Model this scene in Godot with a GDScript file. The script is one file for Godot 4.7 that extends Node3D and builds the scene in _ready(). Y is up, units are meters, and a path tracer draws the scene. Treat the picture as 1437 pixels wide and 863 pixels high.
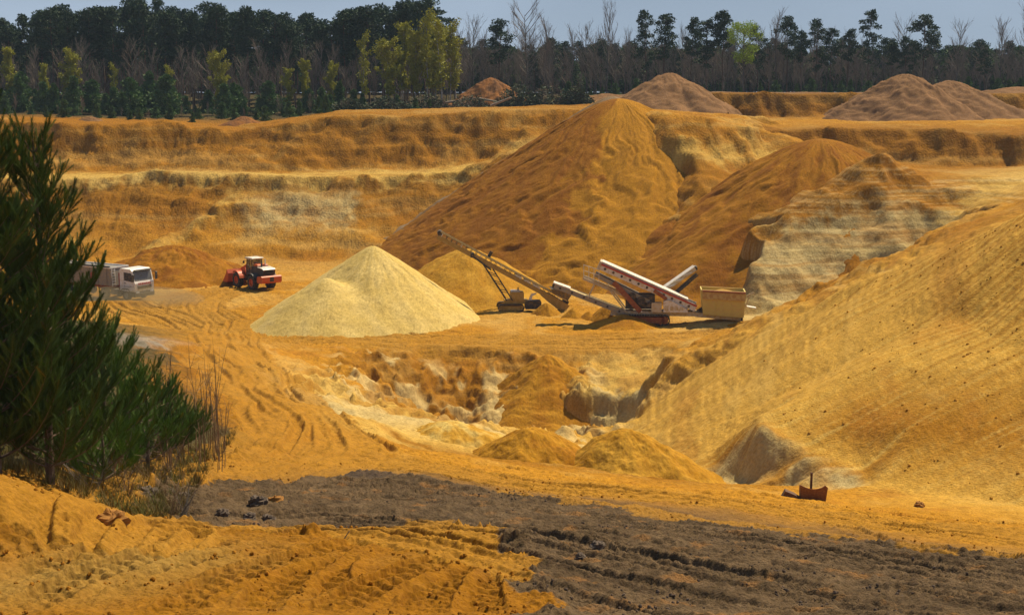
extends Node3D
# A sand quarry: x runs across, y up, and the pit lies towards -z. Distances d below are metres along -z.

var rng := RandomNumberGenerator.new()
var used := {}
var mats := {}
# survey points of the quarry: x, d, height, soil
var SURVEY := PackedFloat32Array([
	-11.01,17.00,14.12,2, -7.47,17.20,14.23,2, -4.81,17.50,14.21,2, -2.06,17.80,14.13,2, 0.78,18.00,14.06,2, 3.64,18.00,14.06,2, 7.46,18.00,14.06,2, 11.28,18.00,14.06,2,
	-10.48,19.50,14.19,10, -7.33,19.30,14.04,10, -6.31,20.00,14.01,10, -5.18,21.00,13.89,10, -3.15,20.00,14.01,2, -1.78,20.00,14.01,2, -0.20,20.00,14.01,2, 3.05,20.50,13.73,2,
	6.24,20.30,13.68,2, 9.32,20.00,13.68,2, -9.18,21.00,15.43,2, -8.06,21.50,15.18,2, -7.56,22.00,14.84,2, -7.16,22.30,14.42,2, -8.74,19.80,14.35,2, -7.79,20.60,14.16,2,
	-7.23,21.20,14.06,2, -6.87,22.60,13.78,2, -10.49,24.00,14.57,2, -9.37,25.00,14.17,2, -8.94,26.00,13.82,2, -8.74,27.50,13.31,2, -8.17,27.00,13.18,2, -6.91,24.00,13.47,2,
	-5.19,23.60,13.46,2, -3.61,23.80,13.40,2, -3.55,23.40,13.44,2, -2.45,23.50,13.43,2, -1.47,23.60,13.46,2, -0.86,23.80,13.44,2, -0.35,23.60,13.43,2, 0.13,22.00,13.62,2,
	-3.80,26.00,12.75,5, -2.20,26.50,12.68,5, -0.97,27.00,12.67,5, 0.02,26.00,12.84,5, -6.40,25.50,13.00,5, -7.81,28.50,12.60,5, -7.84,32.00,11.86,5, -6.90,34.00,11.41,5,
	-5.53,35.50,11.09,5, -4.16,36.50,10.89,5, -2.20,35.50,10.99,5, -0.33,34.00,11.16,5, 1.29,32.25,11.42,5, 2.90,30.50,11.68,5, 5.51,27.50,12.14,5, 7.65,25.00,12.65,5,
	8.94,23.60,12.92,5, 11.14,21.50,13.37,5, 0.45,20.60,13.80,5, 0.77,23.05,13.37,5, 1.09,25.50,12.93,5, 3.48,23.50,13.18,5, 5.46,21.50,13.49,5, 7.60,20.00,13.68,5,
	-7.90,27.00,12.86,2, -7.47,30.50,12.17,2, -7.29,32.75,11.73,2, -7.10,35.00,11.28,2, -6.79,37.00,10.92,2, -6.47,39.00,10.55,2, -6.35,41.00,10.22,2, -6.23,43.00,9.89,2,
	-7.64,35.00,11.40,2, -7.90,38.50,10.77,2, -8.17,42.00,10.15,2, -8.86,45.00,9.79,2, -9.56,48.00,9.42,2, -10.49,51.00,9.10,2, -11.42,54.00,8.78,2, -12.35,57.00,8.46,2,
	-13.56,60.75,8.06,2, -14.78,64.50,7.66,2, -16.00,68.25,7.26,2, -17.21,72.00,6.87,2, -18.32,75.67,6.51,2, -19.42,79.33,6.15,2, -20.53,83.00,5.79,2, -6.84,50.00,8.94,0,
	-7.83,53.50,8.55,0, -8.81,57.00,8.16,0, -9.78,60.33,7.76,0, -10.75,63.67,7.36,0, -11.72,67.00,6.97,0, -12.57,70.20,6.60,0, -13.42,73.40,6.24,0, -14.27,76.60,5.87,0,
	-15.13,79.80,5.51,0, -15.98,83.00,5.14,0, -16.85,86.33,4.82,0, -17.72,89.67,4.50,0, -18.59,93.00,4.17,0, -19.46,96.33,3.85,0, -20.33,99.67,3.53,0, -21.20,103.00,3.21,0,
	-9.47,26.00,14.01,7, -9.52,29.50,12.94,7, -8.92,33.00,12.07,7, -8.23,36.00,11.35,7, -8.34,40.00,10.75,7, -9.26,43.00,10.43,7, -10.18,46.00,10.10,7, -11.53,49.00,9.83,7,
	-12.88,52.00,9.56,7, -12.92,27.00,13.91,7, -13.68,30.50,13.35,7, -14.45,34.00,12.80,7, -14.84,36.67,12.45,7, -15.23,39.33,12.11,7, -15.62,42.00,11.76,7, -15.48,45.00,11.35,7,
	-15.34,48.00,10.95,7, -20.43,80.00,6.76,8, -21.41,82.00,6.58,8, -22.39,84.00,6.40,8, -18.31,72.00,7.43,7, -20.13,74.00,7.44,7, -21.87,76.00,7.28,7, -23.61,78.00,7.12,7,
	-24.47,81.20,6.79,7, -25.33,84.40,6.47,7, -26.20,87.60,6.14,7, -27.06,90.80,5.82,7, -27.92,94.00,5.50,7, -29.51,96.00,5.29,7, -31.11,98.00,5.09,7, -35.76,85.00,6.32,7,
	-34.85,88.50,5.95,7, -33.95,92.00,5.59,7, -56.52,120.00,2.14,0, -54.17,122.00,2.03,0, -51.82,124.00,1.91,0, -49.47,126.00,1.80,0, -47.12,128.00,1.68,0, -43.49,129.00,1.60,0,
	-39.86,130.00,1.51,0, -4.67,41.00,10.01,0, -2.41,39.00,10.34,0, -0.37,38.00,10.37,0, 1.53,36.00,10.58,0, 4.36,36.00,10.29,0, 7.81,34.50,10.27,0, 9.47,31.00,11.02,0,
	10.58,28.00,11.75,0, 12.92,25.00,12.54,0, -5.83,47.00,9.11,0, -3.96,48.00,8.65,0, -1.88,46.00,8.72,0, 1.00,46.00,8.33,0, 3.40,46.00,8.03,0, 6.15,45.00,8.02,0,
	8.32,44.00,8.03,0, 10.85,43.00,8.04,0, 12.65,41.50,8.27,0, 14.33,38.00,8.97,0, 15.68,35.50,9.58,0, 17.03,33.00,10.19,0, -6.96,54.00,8.26,1, -5.77,56.00,7.43,1,
	-5.36,58.00,6.79,1, -4.94,60.00,6.14,1, -4.63,58.00,6.33,2, -2.00,56.00,6.29,2, 0.61,54.00,6.39,2, 3.64,53.00,6.37,2, 6.68,53.00,6.17,2, -9.42,63.00,6.81,4,
	-9.01,66.00,6.27,4, -8.16,66.00,5.85,4, -8.15,72.00,4.78,1, -6.94,75.00,3.50,1, -11.86,72.00,5.73,1, -11.74,74.67,5.23,1, -11.63,77.33,4.74,1, -11.51,80.00,4.24,1,
	-10.11,82.00,3.39,1, -7.77,84.00,2.07,1, -15.59,88.00,3.96,0, -15.69,91.00,3.58,0, -15.80,94.00,3.20,0, -15.91,97.00,2.82,0, -15.86,100.00,2.43,0, -15.80,103.00,2.03,0,
	-15.74,106.00,1.64,0, -14.62,108.00,1.41,0, -13.50,110.00,1.19,0, -6.42,78.00,2.18,0, -5.95,80.00,1.44,0, -5.48,82.00,0.69,0, -9.66,105.00,0.94,2, -8.58,108.50,0.55,2,
	-7.37,107.00,-0.29,2, -6.81,104.00,-1.88,2, -6.17,102.00,-3.06,2, -6.71,109.80,-0.09,9, -4.46,110.20,0.06,9, -1.62,110.00,0.04,9, -0.20,108.60,-0.38,9, -5.93,105.60,-1.68,9,
	-3.74,105.60,-1.79,9, -1.55,105.00,-1.82,9, -5.62,101.60,-3.13,9, -3.59,101.00,-3.42,9, -0.96,100.40,-3.54,9, 0.90,105.00,-0.88,9, 2.48,103.20,-1.82,9, -0.19,102.20,-2.79,9,
	-2.82,101.40,-3.35,9, -3.72,101.80,-3.23,4, -2.05,102.80,-2.60,4, -0.35,103.60,-2.12,4, -14.64,102.00,1.78,0, -13.35,100.00,1.77,0, -12.06,98.00,1.76,0, -10.75,95.00,1.62,0,
	-9.44,92.00,1.49,0, -8.67,90.00,1.52,0, -7.90,88.00,1.55,0, -6.80,111.50,0.81,0, -3.93,111.25,0.76,0, -1.06,111.00,0.72,0, 1.78,110.50,0.76,0, 4.62,110.00,0.79,0,
	7.49,110.50,0.79,0, 10.37,111.00,0.78,0, 13.37,112.00,0.83,0, 16.36,113.00,0.89,0, 4.30,102.00,-0.69,1, 7.00,103.00,-0.85,1, 9.48,101.00,-0.79,1, 4.18,101.60,-0.87,4,
	6.97,102.50,-1.06,4, 9.35,100.60,-1.03,4, 2.70,101.00,-3.47,4, 5.82,100.40,-3.76,4, 8.59,99.40,-2.98,4, 5.62,107.30,-0.18,1, 8.83,106.00,-0.09,1, 11.31,103.60,0.28,1,
	1.20,108.00,-0.03,9, 3.11,106.50,-0.63,9, 4.44,105.50,-0.54,9, 7.09,89.00,-0.57,11, 7.25,85.33,0.00,11, 7.41,81.67,0.57,11, 7.57,78.00,1.14,11, 7.62,75.33,1.64,11,
	7.66,72.67,2.13,11, 7.71,70.00,2.62,11, 7.82,66.50,3.28,11, 7.93,63.00,3.95,11, 8.00,60.50,4.42,11, 8.07,58.00,4.90,11, 8.85,60.20,4.13,4, 9.57,58.80,4.49,4,
	10.24,57.40,4.82,4, 11.42,54.40,5.43,4, 12.81,52.00,6.12,4, 8.16,57.50,4.73,0, 9.89,55.40,5.14,0, 11.04,52.60,5.77,0, 12.43,50.40,6.41,0, 9.30,61.20,4.60,9,
	9.95,60.60,5.61,9, 10.62,59.20,6.78,9, 11.28,58.10,6.64,9, 11.95,55.50,6.52,9, 12.65,54.00,6.47,9, 13.52,52.70,6.45,9, 9.24,63.00,4.46,11, 10.12,62.50,5.52,11,
	10.96,60.80,6.79,11, 11.58,59.40,6.67,11, 12.28,56.80,6.51,11, 12.98,55.20,6.45,11, 13.85,53.80,6.41,11, 9.34,60.40,4.65,4, 9.97,59.60,5.67,4, 10.48,58.40,6.79,4,
	11.12,57.60,6.61,4, 11.81,55.10,6.50,4, 12.48,53.60,6.47,4, 13.28,52.30,6.45,4, 13.63,51.00,6.57,11, 15.26,48.50,6.83,11, 17.31,46.00,7.14,11, 19.22,43.50,7.58,11,
	21.13,41.00,8.02,11, 8.76,93.00,-0.94,11, 10.78,92.00,1.05,11, 13.21,91.00,3.14,11, 16.62,89.50,5.82,11, 18.46,87.75,7.32,11, 20.31,86.00,8.82,11, 22.36,84.00,10.40,11,
	23.96,82.00,11.58,11, 25.51,80.00,12.47,11, 26.67,77.00,13.57,11, 27.35,75.00,14.42,11, 29.22,72.50,16.31,11, 31.09,70.00,18.21,11, 33.40,68.00,19.77,11, 35.72,66.00,21.33,11,
	21.47,58.00,10.07,11, 23.38,57.00,11.28,11, 25.29,56.00,12.49,11, 19.23,51.50,8.30,9, 16.30,54.00,7.97,9, 14.25,57.00,7.25,9, 15.65,63.00,8.47,11, 14.00,64.50,7.47,11,
	12.35,66.00,6.48,11, 10.09,69.00,4.35,11, 13.83,68.67,6.34,11, 17.58,68.33,8.33,11, 21.32,68.00,10.31,11, 20.24,70.50,9.73,11, 19.16,73.00,9.15,11, 17.34,74.00,8.01,11,
	15.51,75.00,6.87,11, 20.57,108.00,4.03,0, 18.10,108.00,3.19,0, 15.63,108.00,2.34,0, 14.05,105.33,2.11,0, 12.48,102.67,1.87,0, 10.90,100.00,1.63,0, 29.05,92.00,12.22,9,
	32.02,94.00,12.57,9, 34.99,96.00,12.91,9, 38.65,95.50,14.11,9, 42.32,95.00,15.30,9, 29.06,100.00,10.85,0, 31.20,102.00,11.28,0, 33.34,104.00,11.71,0, 36.33,106.00,12.16,0,
	39.32,108.00,12.61,0, 42.42,108.50,13.34,0, 45.51,109.00,14.06,0, 48.61,109.50,14.79,0, 51.70,110.00,15.51,0, 28.40,99.00,10.29,9, 20.77,124.00,1.13,4, 23.82,125.00,1.10,4,
	25.91,125.75,1.11,4, 27.99,126.50,1.12,4, 30.77,127.25,1.34,4, 33.55,128.00,1.55,4, 36.05,128.75,1.77,4, 38.56,129.50,1.99,4, 40.95,131.00,3.13,4, 23.74,136.00,7.88,9,
	26.01,138.00,9.09,9, 29.08,139.50,10.52,9, 31.44,140.75,11.86,9, 33.81,142.00,13.20,9, 35.70,142.50,14.04,9, 38.02,143.00,15.02,9, 40.16,143.00,13.72,9, 41.98,141.50,11.66,9,
	43.09,139.50,10.10,9, 25.34,136.00,7.33,9, 28.63,137.00,8.48,9, 30.86,137.75,9.37,9, 33.09,138.50,10.25,9, 37.06,138.80,11.28,9, 40.68,138.00,9.80,9, 24.43,134.60,6.44,4,
	26.40,135.10,6.90,4, 28.37,135.60,7.37,4, 30.52,136.05,8.02,4, 32.67,136.50,8.67,4, 36.53,136.50,9.36,4, 38.54,136.45,8.85,4, 40.56,136.40,8.33,4, 22.68,130.00,3.93,4,
	25.81,130.75,4.34,4, 28.95,131.50,4.75,4, 32.02,131.75,5.06,4, 35.10,132.00,5.37,4, 37.48,132.60,5.64,4, 39.87,133.20,5.91,4, 36.94,149.00,14.02,9, 39.93,149.00,14.24,9,
	43.18,147.00,12.56,9, 43.74,137.00,9.60,1, 45.48,138.50,10.40,1, 47.23,140.00,11.19,1, 49.76,142.00,11.71,1, 52.29,144.00,12.22,1, 55.69,145.00,12.38,1, 59.09,146.00,12.55,1,
	62.48,147.00,12.71,1, 65.88,148.00,12.87,1, 37.89,118.00,9.14,1, 40.04,120.00,9.71,1, 42.19,122.00,10.29,1, 44.75,123.33,10.75,1, 47.31,124.67,11.21,1, 49.87,126.00,11.66,1,
	40.72,128.00,9.31,0, 42.98,129.50,9.97,0, 45.25,131.00,10.63,0, 47.82,132.00,11.14,0, 50.40,133.00,11.65,0, 52.97,134.00,12.16,0, 43.19,158.00,12.72,9, 45.99,158.00,12.52,9,
	48.79,158.00,12.32,9, 52.11,159.33,12.47,9, 55.42,160.67,12.61,9, 58.74,162.00,12.76,9, 62.40,162.75,12.76,9, 66.07,163.50,12.76,9, 69.73,164.25,12.77,9, 73.39,165.00,12.77,9,
	35.09,190.00,13.05,9, 38.21,190.00,12.86,9, 41.33,190.00,12.67,9, 45.23,190.25,12.47,9, 49.14,190.50,12.26,9, 52.00,189.33,11.88,9, 54.86,188.17,11.49,9, 57.73,187.00,11.11,9,
	61.21,187.33,11.22,9, 64.69,187.67,11.32,9, 68.17,188.00,11.43,9, 71.54,188.00,11.46,9, 74.90,188.00,11.50,9, 78.27,188.00,11.53,9, 81.63,188.00,11.56,9, 85.00,188.00,11.59,9,
	88.37,188.00,11.62,9, 34.01,184.00,12.56,9, 37.03,184.00,12.38,9, 40.05,184.00,12.19,9, 43.77,184.00,11.91,9, 47.50,184.00,11.64,9, 50.20,182.67,11.40,9, 52.89,181.33,11.17,9,
	55.59,180.00,10.93,9, 58.83,180.00,11.06,9, 62.06,180.00,11.18,9, 65.30,180.00,11.30,9, 33.74,192.00,15.85,2, 36.83,192.50,15.98,2, 39.93,193.00,16.11,2, 43.44,193.50,16.14,2,
	46.96,194.00,16.18,2, 50.86,194.00,16.18,2, 54.76,194.00,16.18,2, 58.35,193.00,15.92,2, 61.94,192.00,15.65,2, 65.66,192.00,15.56,2, 69.39,192.00,15.46,2, 72.82,192.00,15.43,2,
	76.25,192.00,15.40,2, 79.68,192.00,15.37,2, 83.11,192.00,15.34,2, 86.54,192.00,15.30,2, 89.97,192.00,15.27,2, 36.21,205.00,16.32,0, 39.74,205.75,16.40,0, 43.26,206.50,16.49,0,
	46.79,207.25,16.58,0, 50.31,208.00,16.66,0, 53.99,208.67,16.72,0, 57.66,209.33,16.77,0, 61.34,210.00,16.83,0, 64.77,209.50,16.79,0, 68.21,209.00,16.75,0, 71.64,208.50,16.70,0,
	75.08,208.00,16.66,0, 78.79,208.00,16.66,0, 82.50,208.00,16.66,0, 86.21,208.00,16.66,0, 89.92,208.00,16.66,0, 93.63,208.00,16.66,0, 97.34,208.00,16.66,0, 14.61,175.00,19.18,0,
	16.33,172.50,18.95,0, 18.04,170.00,18.72,0, 20.93,169.25,18.40,0, 23.82,168.50,18.07,0, 26.07,169.25,17.59,0, 28.32,170.00,17.12,0, 29.53,172.50,16.88,0, 30.75,175.00,16.65,0,
	16.75,184.00,18.99,0, 19.93,184.67,18.74,0, 23.10,185.33,18.49,0, 26.28,186.00,18.23,0, 29.26,187.00,17.75,0, 32.25,188.00,17.27,0, 17.64,166.00,17.21,9, 19.88,165.50,16.85,9,
	22.11,165.00,16.49,9, 24.56,166.00,16.17,9, 27.01,167.00,15.85,9, 28.55,169.50,15.60,9, 30.08,172.00,15.35,9, 19.80,162.80,14.76,1, 21.81,162.40,14.08,1, 23.82,162.00,13.41,1,
	26.28,165.00,13.77,1, 28.74,168.00,14.14,1, 20.65,159.50,12.72,9, 23.40,159.00,12.43,9, 25.75,161.00,12.32,9, 28.11,163.00,12.21,9, 21.03,147.00,6.67,9, 20.77,154.00,10.37,9,
	22.65,153.50,10.09,9, 24.49,155.25,10.36,9, 26.33,157.00,10.64,9, 24.24,200.00,18.22,0, 27.04,202.00,18.19,0, 29.84,204.00,18.17,0, 33.10,205.00,17.79,0, 36.36,206.00,17.42,0,
	30.54,228.50,18.73,2, 33.59,227.75,17.84,2, 36.65,227.00,16.94,2, 40.06,227.00,17.06,2, 43.48,227.00,17.17,2, 46.51,227.00,17.32,2, 49.55,227.00,17.47,2, 52.58,227.00,17.62,2,
	55.93,226.75,17.51,2, 59.28,226.50,17.40,2, 62.63,226.25,17.30,2, 65.98,226.00,17.19,2, 69.87,226.00,17.21,2, 73.75,226.00,17.24,2, 77.64,226.00,17.27,2, 81.52,226.00,17.30,2,
	84.97,226.00,17.30,2, 88.43,226.00,17.30,2, 91.88,226.00,17.30,2, 95.33,226.00,17.30,2, 98.78,226.00,17.30,2, 102.23,226.00,17.30,2, 105.69,226.00,17.30,2, 35.69,221.00,16.61,0,
	39.02,221.00,16.67,0, 42.35,221.00,16.72,0, 45.30,221.00,16.76,0, 48.26,221.00,16.79,0, 51.22,221.00,16.83,0, 54.41,220.50,16.81,0, 57.59,220.00,16.80,0, 60.78,219.50,16.78,0,
	63.96,219.00,16.76,0, 67.73,219.00,16.79,0, 71.49,219.00,16.81,0, 75.26,219.00,16.84,0, 79.03,219.00,16.87,0, 82.93,219.00,16.87,0, 86.83,219.00,16.87,0, 90.74,219.00,16.87,0,
	94.64,219.00,16.87,0, 98.55,219.00,16.87,0, 102.45,219.00,16.87,0, 30.83,231.00,20.77,3, 33.93,230.50,20.83,3, 37.03,230.00,20.89,3, 40.11,230.00,20.81,3, 43.18,230.00,20.73,3,
	46.25,230.00,20.66,3, 49.71,230.00,20.77,3, 53.16,230.00,20.89,3, 56.55,229.75,20.80,3, 59.93,229.50,20.72,3, 63.32,229.25,20.63,3, 66.71,229.00,20.55,3, 70.63,229.00,20.63,3,
	74.55,229.00,20.72,3, 78.48,229.00,20.80,3, 82.40,229.00,20.89,3, 85.89,229.00,20.89,3, 89.38,229.00,20.89,3, 92.87,229.00,20.89,3, 96.36,229.00,20.89,3, 99.85,229.00,20.89,3,
	103.34,229.00,20.89,3, 106.83,229.00,20.89,3, 15.81,240.00,20.52,6, 19.55,241.00,20.64,6, 23.30,242.00,20.76,6, 27.04,243.00,20.88,6, 30.79,244.00,21.00,6, 34.53,245.00,21.12,6,
	38.04,245.00,21.10,6, 41.55,245.00,21.09,6, 45.05,245.00,21.07,6, 48.56,245.00,21.05,6, 52.06,245.00,21.03,6, 55.57,245.00,21.02,6, 59.08,245.00,21.00,6, 63.23,245.00,21.02,6,
	67.38,245.00,21.03,6, 71.53,245.00,21.05,6, 75.69,245.00,21.07,6, 79.84,245.00,21.09,6, 83.99,245.00,21.10,6, 88.15,245.00,21.12,6, 92.76,245.00,21.12,6, 97.37,245.00,21.12,6,
	101.97,245.00,21.12,6, 106.58,245.00,21.12,6, 111.19,245.00,21.12,6, 115.80,245.00,21.12,6, 120.41,245.00,21.12,6, -115.75,206.00,16.70,9, -109.84,206.00,16.75,9, -103.92,206.00,16.79,9,
	-98.00,206.00,16.84,9, -92.09,206.00,16.88,9, -86.17,206.00,16.92,9, -80.26,206.00,16.97,9, -74.34,206.00,17.01,9, -71.08,205.50,16.82,9, -67.82,205.00,16.62,9, -64.73,205.00,16.57,9,
	-61.65,205.00,16.52,9, -58.56,205.00,16.47,9, -55.47,205.00,16.42,9, -52.74,205.50,16.87,9, -50.01,206.00,17.32,9, -47.24,205.00,16.11,9, -43.55,204.50,15.82,9, -39.85,204.00,15.52,9,
	-36.33,204.50,16.12,9, -32.80,205.00,16.72,9, -30.09,205.33,17.13,9, -27.37,205.67,17.53,9, -24.66,206.00,17.93,9, -21.85,205.33,17.81,9, -19.04,204.67,17.68,9, -16.23,204.00,17.56,9,
	-13.50,204.00,17.76,9, -10.77,204.00,17.96,9, -8.04,204.00,18.17,9, -4.96,204.00,18.42,9, -1.89,204.00,18.67,9, 0.84,204.00,18.71,9, 3.56,204.00,18.74,9, 6.29,204.00,18.77,9,
	8.98,203.33,18.68,9, 11.66,202.67,18.59,9, 14.34,202.00,18.50,9, -120.19,214.00,17.18,9, -114.05,214.00,17.21,9, -107.91,214.00,17.24,9, -101.77,214.00,17.27,9, -95.62,214.00,17.30,9,
	-89.48,214.00,17.33,9, -83.34,214.00,17.36,9, -77.20,214.00,17.39,9, -73.33,214.00,17.28,9, -69.47,214.00,17.18,9, -65.61,214.00,17.07,9, -61.74,214.00,16.96,9, -57.88,214.00,16.86,9,
	-54.62,213.80,16.69,9, -51.36,213.60,16.52,9, -48.10,213.40,16.36,9, -44.85,213.20,16.19,9, -41.59,213.00,16.03,9, -38.44,213.60,16.49,9, -35.29,214.20,16.94,9, -32.14,214.80,17.40,9,
	-29.00,215.40,17.86,9, -25.85,216.00,18.32,9, -22.38,216.00,18.39,9, -18.91,216.00,18.45,9, -15.44,216.00,18.51,9, -11.97,216.00,18.58,9, -8.51,216.00,18.64,9, -5.02,216.40,18.70,9,
	-1.54,216.80,18.76,9, 1.94,217.20,18.83,9, 5.43,217.60,18.89,9, 8.91,218.00,18.95,9, -114.75,204.00,15.32,3, -108.89,204.00,15.36,3, -103.02,204.00,15.41,3, -97.16,204.00,15.45,3,
	-91.29,204.00,15.50,3, -85.43,204.00,15.54,3, -79.56,204.00,15.58,3, -73.70,204.00,15.63,3, -70.53,203.70,15.43,3, -67.36,203.40,15.24,3, -64.30,203.40,15.19,3, -61.23,203.40,15.13,3,
	-58.16,203.40,15.08,3, -55.10,203.40,15.03,3, -52.34,203.70,15.43,3, -49.58,204.00,15.83,3, -46.92,203.40,14.73,3, -43.27,203.00,14.49,3, -39.62,202.60,14.25,3, -36.10,203.00,14.79,3,
	-32.58,203.40,15.34,3, -29.87,203.60,15.67,3, -27.16,203.80,16.00,3, -24.45,204.00,16.34,3, -21.68,203.47,16.22,3, -18.90,202.93,16.09,3, -16.13,202.40,15.97,3, -13.41,202.40,16.17,3,
	-10.70,202.40,16.37,3, -7.98,202.40,16.58,3, -113.31,201.00,12.49,9, -107.52,201.00,12.53,9, -101.73,201.00,12.57,9, -95.94,201.00,12.62,9, -90.15,201.00,12.66,9, -84.36,201.00,12.70,9,
	-78.56,201.00,12.75,9, -72.77,201.00,12.79,9, -69.70,200.88,12.72,9, -66.63,200.75,12.65,9, -63.55,200.62,12.58,9, -60.48,200.50,12.51,9, -57.17,200.38,12.46,9, -53.86,200.25,12.42,9,
	-50.55,200.12,12.37,9, -47.23,200.00,12.33,9, -43.45,200.00,12.45,9, -39.67,200.00,12.58,9, -35.88,200.00,12.71,9, -32.10,200.00,12.83,9, -29.41,200.00,13.06,9, -26.72,200.00,13.30,9,
	-24.02,200.00,13.53,9, -21.00,200.00,13.71,9, -17.98,200.00,13.88,9, -14.95,200.00,14.06,9, -11.93,200.00,14.23,9, -8.57,200.00,14.67,9, -5.22,200.00,15.10,9, -1.86,200.00,15.53,9,
	0.82,200.00,15.76,9, 3.50,200.00,16.00,9, 6.18,200.00,16.23,9, -111.27,197.00,10.18,9, -105.58,197.00,10.18,9, -99.90,197.00,10.18,9, -94.22,197.00,10.18,9, -88.53,197.00,10.18,9,
	-82.85,197.00,10.18,9, -77.16,197.00,10.18,9, -71.48,197.00,10.18,9, -68.21,196.88,10.19,9, -64.94,196.75,10.20,9, -61.67,196.62,10.20,9, -58.40,196.50,10.21,9, -54.42,196.50,10.28,9,
	-50.45,196.50,10.34,9, -46.48,196.50,10.41,9, -42.74,196.38,10.37,9, -39.00,196.25,10.32,9, -35.26,196.12,10.28,9, -31.52,196.00,10.24,9, -27.56,196.00,10.34,9, -23.60,196.00,10.43,9,
	-19.64,196.00,10.50,9, -15.68,196.00,10.57,9, -11.73,196.00,10.63,9, -8.76,196.33,11.08,9, -5.80,196.67,11.52,9, -2.83,197.00,11.97,9, -109.34,193.50,9.79,1, -103.76,193.50,9.79,1,
	-98.17,193.50,9.79,1, -92.58,193.50,9.79,1, -87.00,193.50,9.79,1, -81.41,193.50,9.79,1, -75.83,193.50,9.79,1, -70.24,193.50,9.79,1, -67.02,193.38,9.80,1, -63.81,193.25,9.80,1,
	-60.60,193.12,9.81,1, -57.38,193.00,9.82,1, -53.48,193.00,9.95,1, -49.57,193.00,10.08,1, -45.67,193.00,10.21,1, -41.99,192.88,10.14,1, -38.32,192.75,10.08,1, -34.65,192.62,10.01,1,
	-30.97,192.50,9.94,1, -27.08,192.50,10.04,1, -23.19,192.50,10.14,1, -19.30,192.50,10.17,1, -15.41,192.50,10.20,1, -11.52,192.50,10.24,1, -7.64,192.75,10.71,1, -3.75,193.00,11.18,1,
	-105.98,187.50,9.76,1, -100.57,187.50,9.76,1, -95.15,187.50,9.76,1, -89.74,187.50,9.76,1, -84.33,187.50,9.76,1, -78.91,187.50,9.76,1, -73.50,187.50,9.76,1, -68.08,187.50,9.76,1,
	-64.97,187.38,9.77,1, -61.85,187.25,9.77,1, -58.73,187.12,9.78,1, -55.61,187.00,9.79,1, -52.01,187.75,10.31,1, -48.40,188.50,10.84,1, -44.48,188.00,10.68,1, -40.59,187.50,10.56,1,
	-36.69,187.00,10.45,1, -33.21,186.83,10.33,1, -29.73,186.67,10.22,1, -26.24,186.50,10.10,1, -23.10,186.50,10.13,1, -19.96,186.50,10.16,1, -16.82,186.50,10.20,1, -13.69,186.83,10.33,1,
	-10.56,187.17,10.47,1, -7.43,187.50,10.61,1, -105.25,186.00,8.54,3, -99.87,186.00,8.54,3, -94.49,186.00,8.54,3, -89.12,186.00,8.54,3, -83.74,186.00,8.54,3, -78.36,186.00,8.54,3,
	-72.99,186.00,8.54,3, -67.61,186.00,8.54,3, -64.52,185.90,8.54,3, -61.43,185.80,8.55,3, -58.35,185.70,8.56,3, -55.26,185.60,8.56,3, -51.66,186.30,8.99,3, -48.07,187.00,9.41,3,
	-44.15,186.40,9.26,3, -40.30,185.95,9.10,3, -36.45,185.50,8.94,3, -32.99,185.33,8.86,3, -29.52,185.17,8.78,3, -26.06,185.00,8.70,3, -22.94,185.00,8.73,3, -19.82,185.00,8.76,3,
	-16.70,185.00,8.79,3, -13.91,185.33,8.89,3, -11.12,185.67,9.00,3, -8.32,186.00,9.10,3, -102.70,181.00,5.57,9, -97.45,181.00,5.57,9, -92.21,181.00,5.57,9, -86.96,181.00,5.57,9,
	-81.71,181.00,5.57,9, -76.47,181.00,5.57,9, -71.22,181.00,5.57,9, -65.97,181.00,5.57,9, -62.50,180.88,5.53,9, -59.02,180.75,5.50,9, -55.54,180.62,5.46,9, -52.06,180.50,5.43,9,
	-48.61,180.38,5.37,9, -45.15,180.25,5.31,9, -41.69,180.12,5.26,9, -38.23,180.00,5.20,9, -35.15,179.83,5.36,9, -32.08,179.67,5.53,9, -29.00,179.50,5.70,9, -25.95,179.33,5.71,9,
	-22.90,179.17,5.73,9, -19.84,179.00,5.74,9, -16.83,179.33,5.71,9, -13.83,179.67,5.68,9, -10.82,180.00,5.65,9, -100.13,176.00,2.86,0, -95.02,176.00,2.86,0, -89.90,176.00,2.86,0,
	-84.79,176.00,2.86,0, -79.67,176.00,2.86,0, -74.55,176.00,2.86,0, -69.44,176.00,2.86,0, -64.32,176.00,2.86,0, -60.93,175.88,2.87,0, -57.54,175.75,2.88,0, -54.14,175.62,2.90,0,
	-50.75,175.50,2.91,0, -47.35,175.25,2.87,0, -43.95,175.00,2.83,0, -40.55,174.75,2.79,0, -37.16,174.50,2.75,0, -34.17,174.33,2.85,0, -31.18,174.17,2.96,0, -28.19,174.00,3.06,0,
	-25.24,174.00,3.15,0, -22.29,174.00,3.24,0, -19.33,174.00,3.33,0, -98.00,172.00,1.60,9, -93.00,172.00,1.57,9, -87.99,172.00,1.55,9, -82.98,172.00,1.52,9, -77.98,172.00,1.50,9,
	-72.97,172.00,1.47,9, -67.97,172.00,1.45,9, -62.96,172.00,1.42,9, -59.64,171.88,1.39,9, -56.32,171.75,1.36,9, -53.00,171.62,1.33,9, -49.68,171.50,1.30,9, -46.30,171.00,1.25,9,
	-42.92,170.50,1.20,9, -39.54,170.00,1.15,9, -36.16,169.50,1.10,9, -33.28,169.50,1.10,9, -30.40,169.50,1.10,9, -27.52,169.50,1.10,9, -24.50,169.50,1.10,9, -21.47,169.50,1.10,9,
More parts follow.
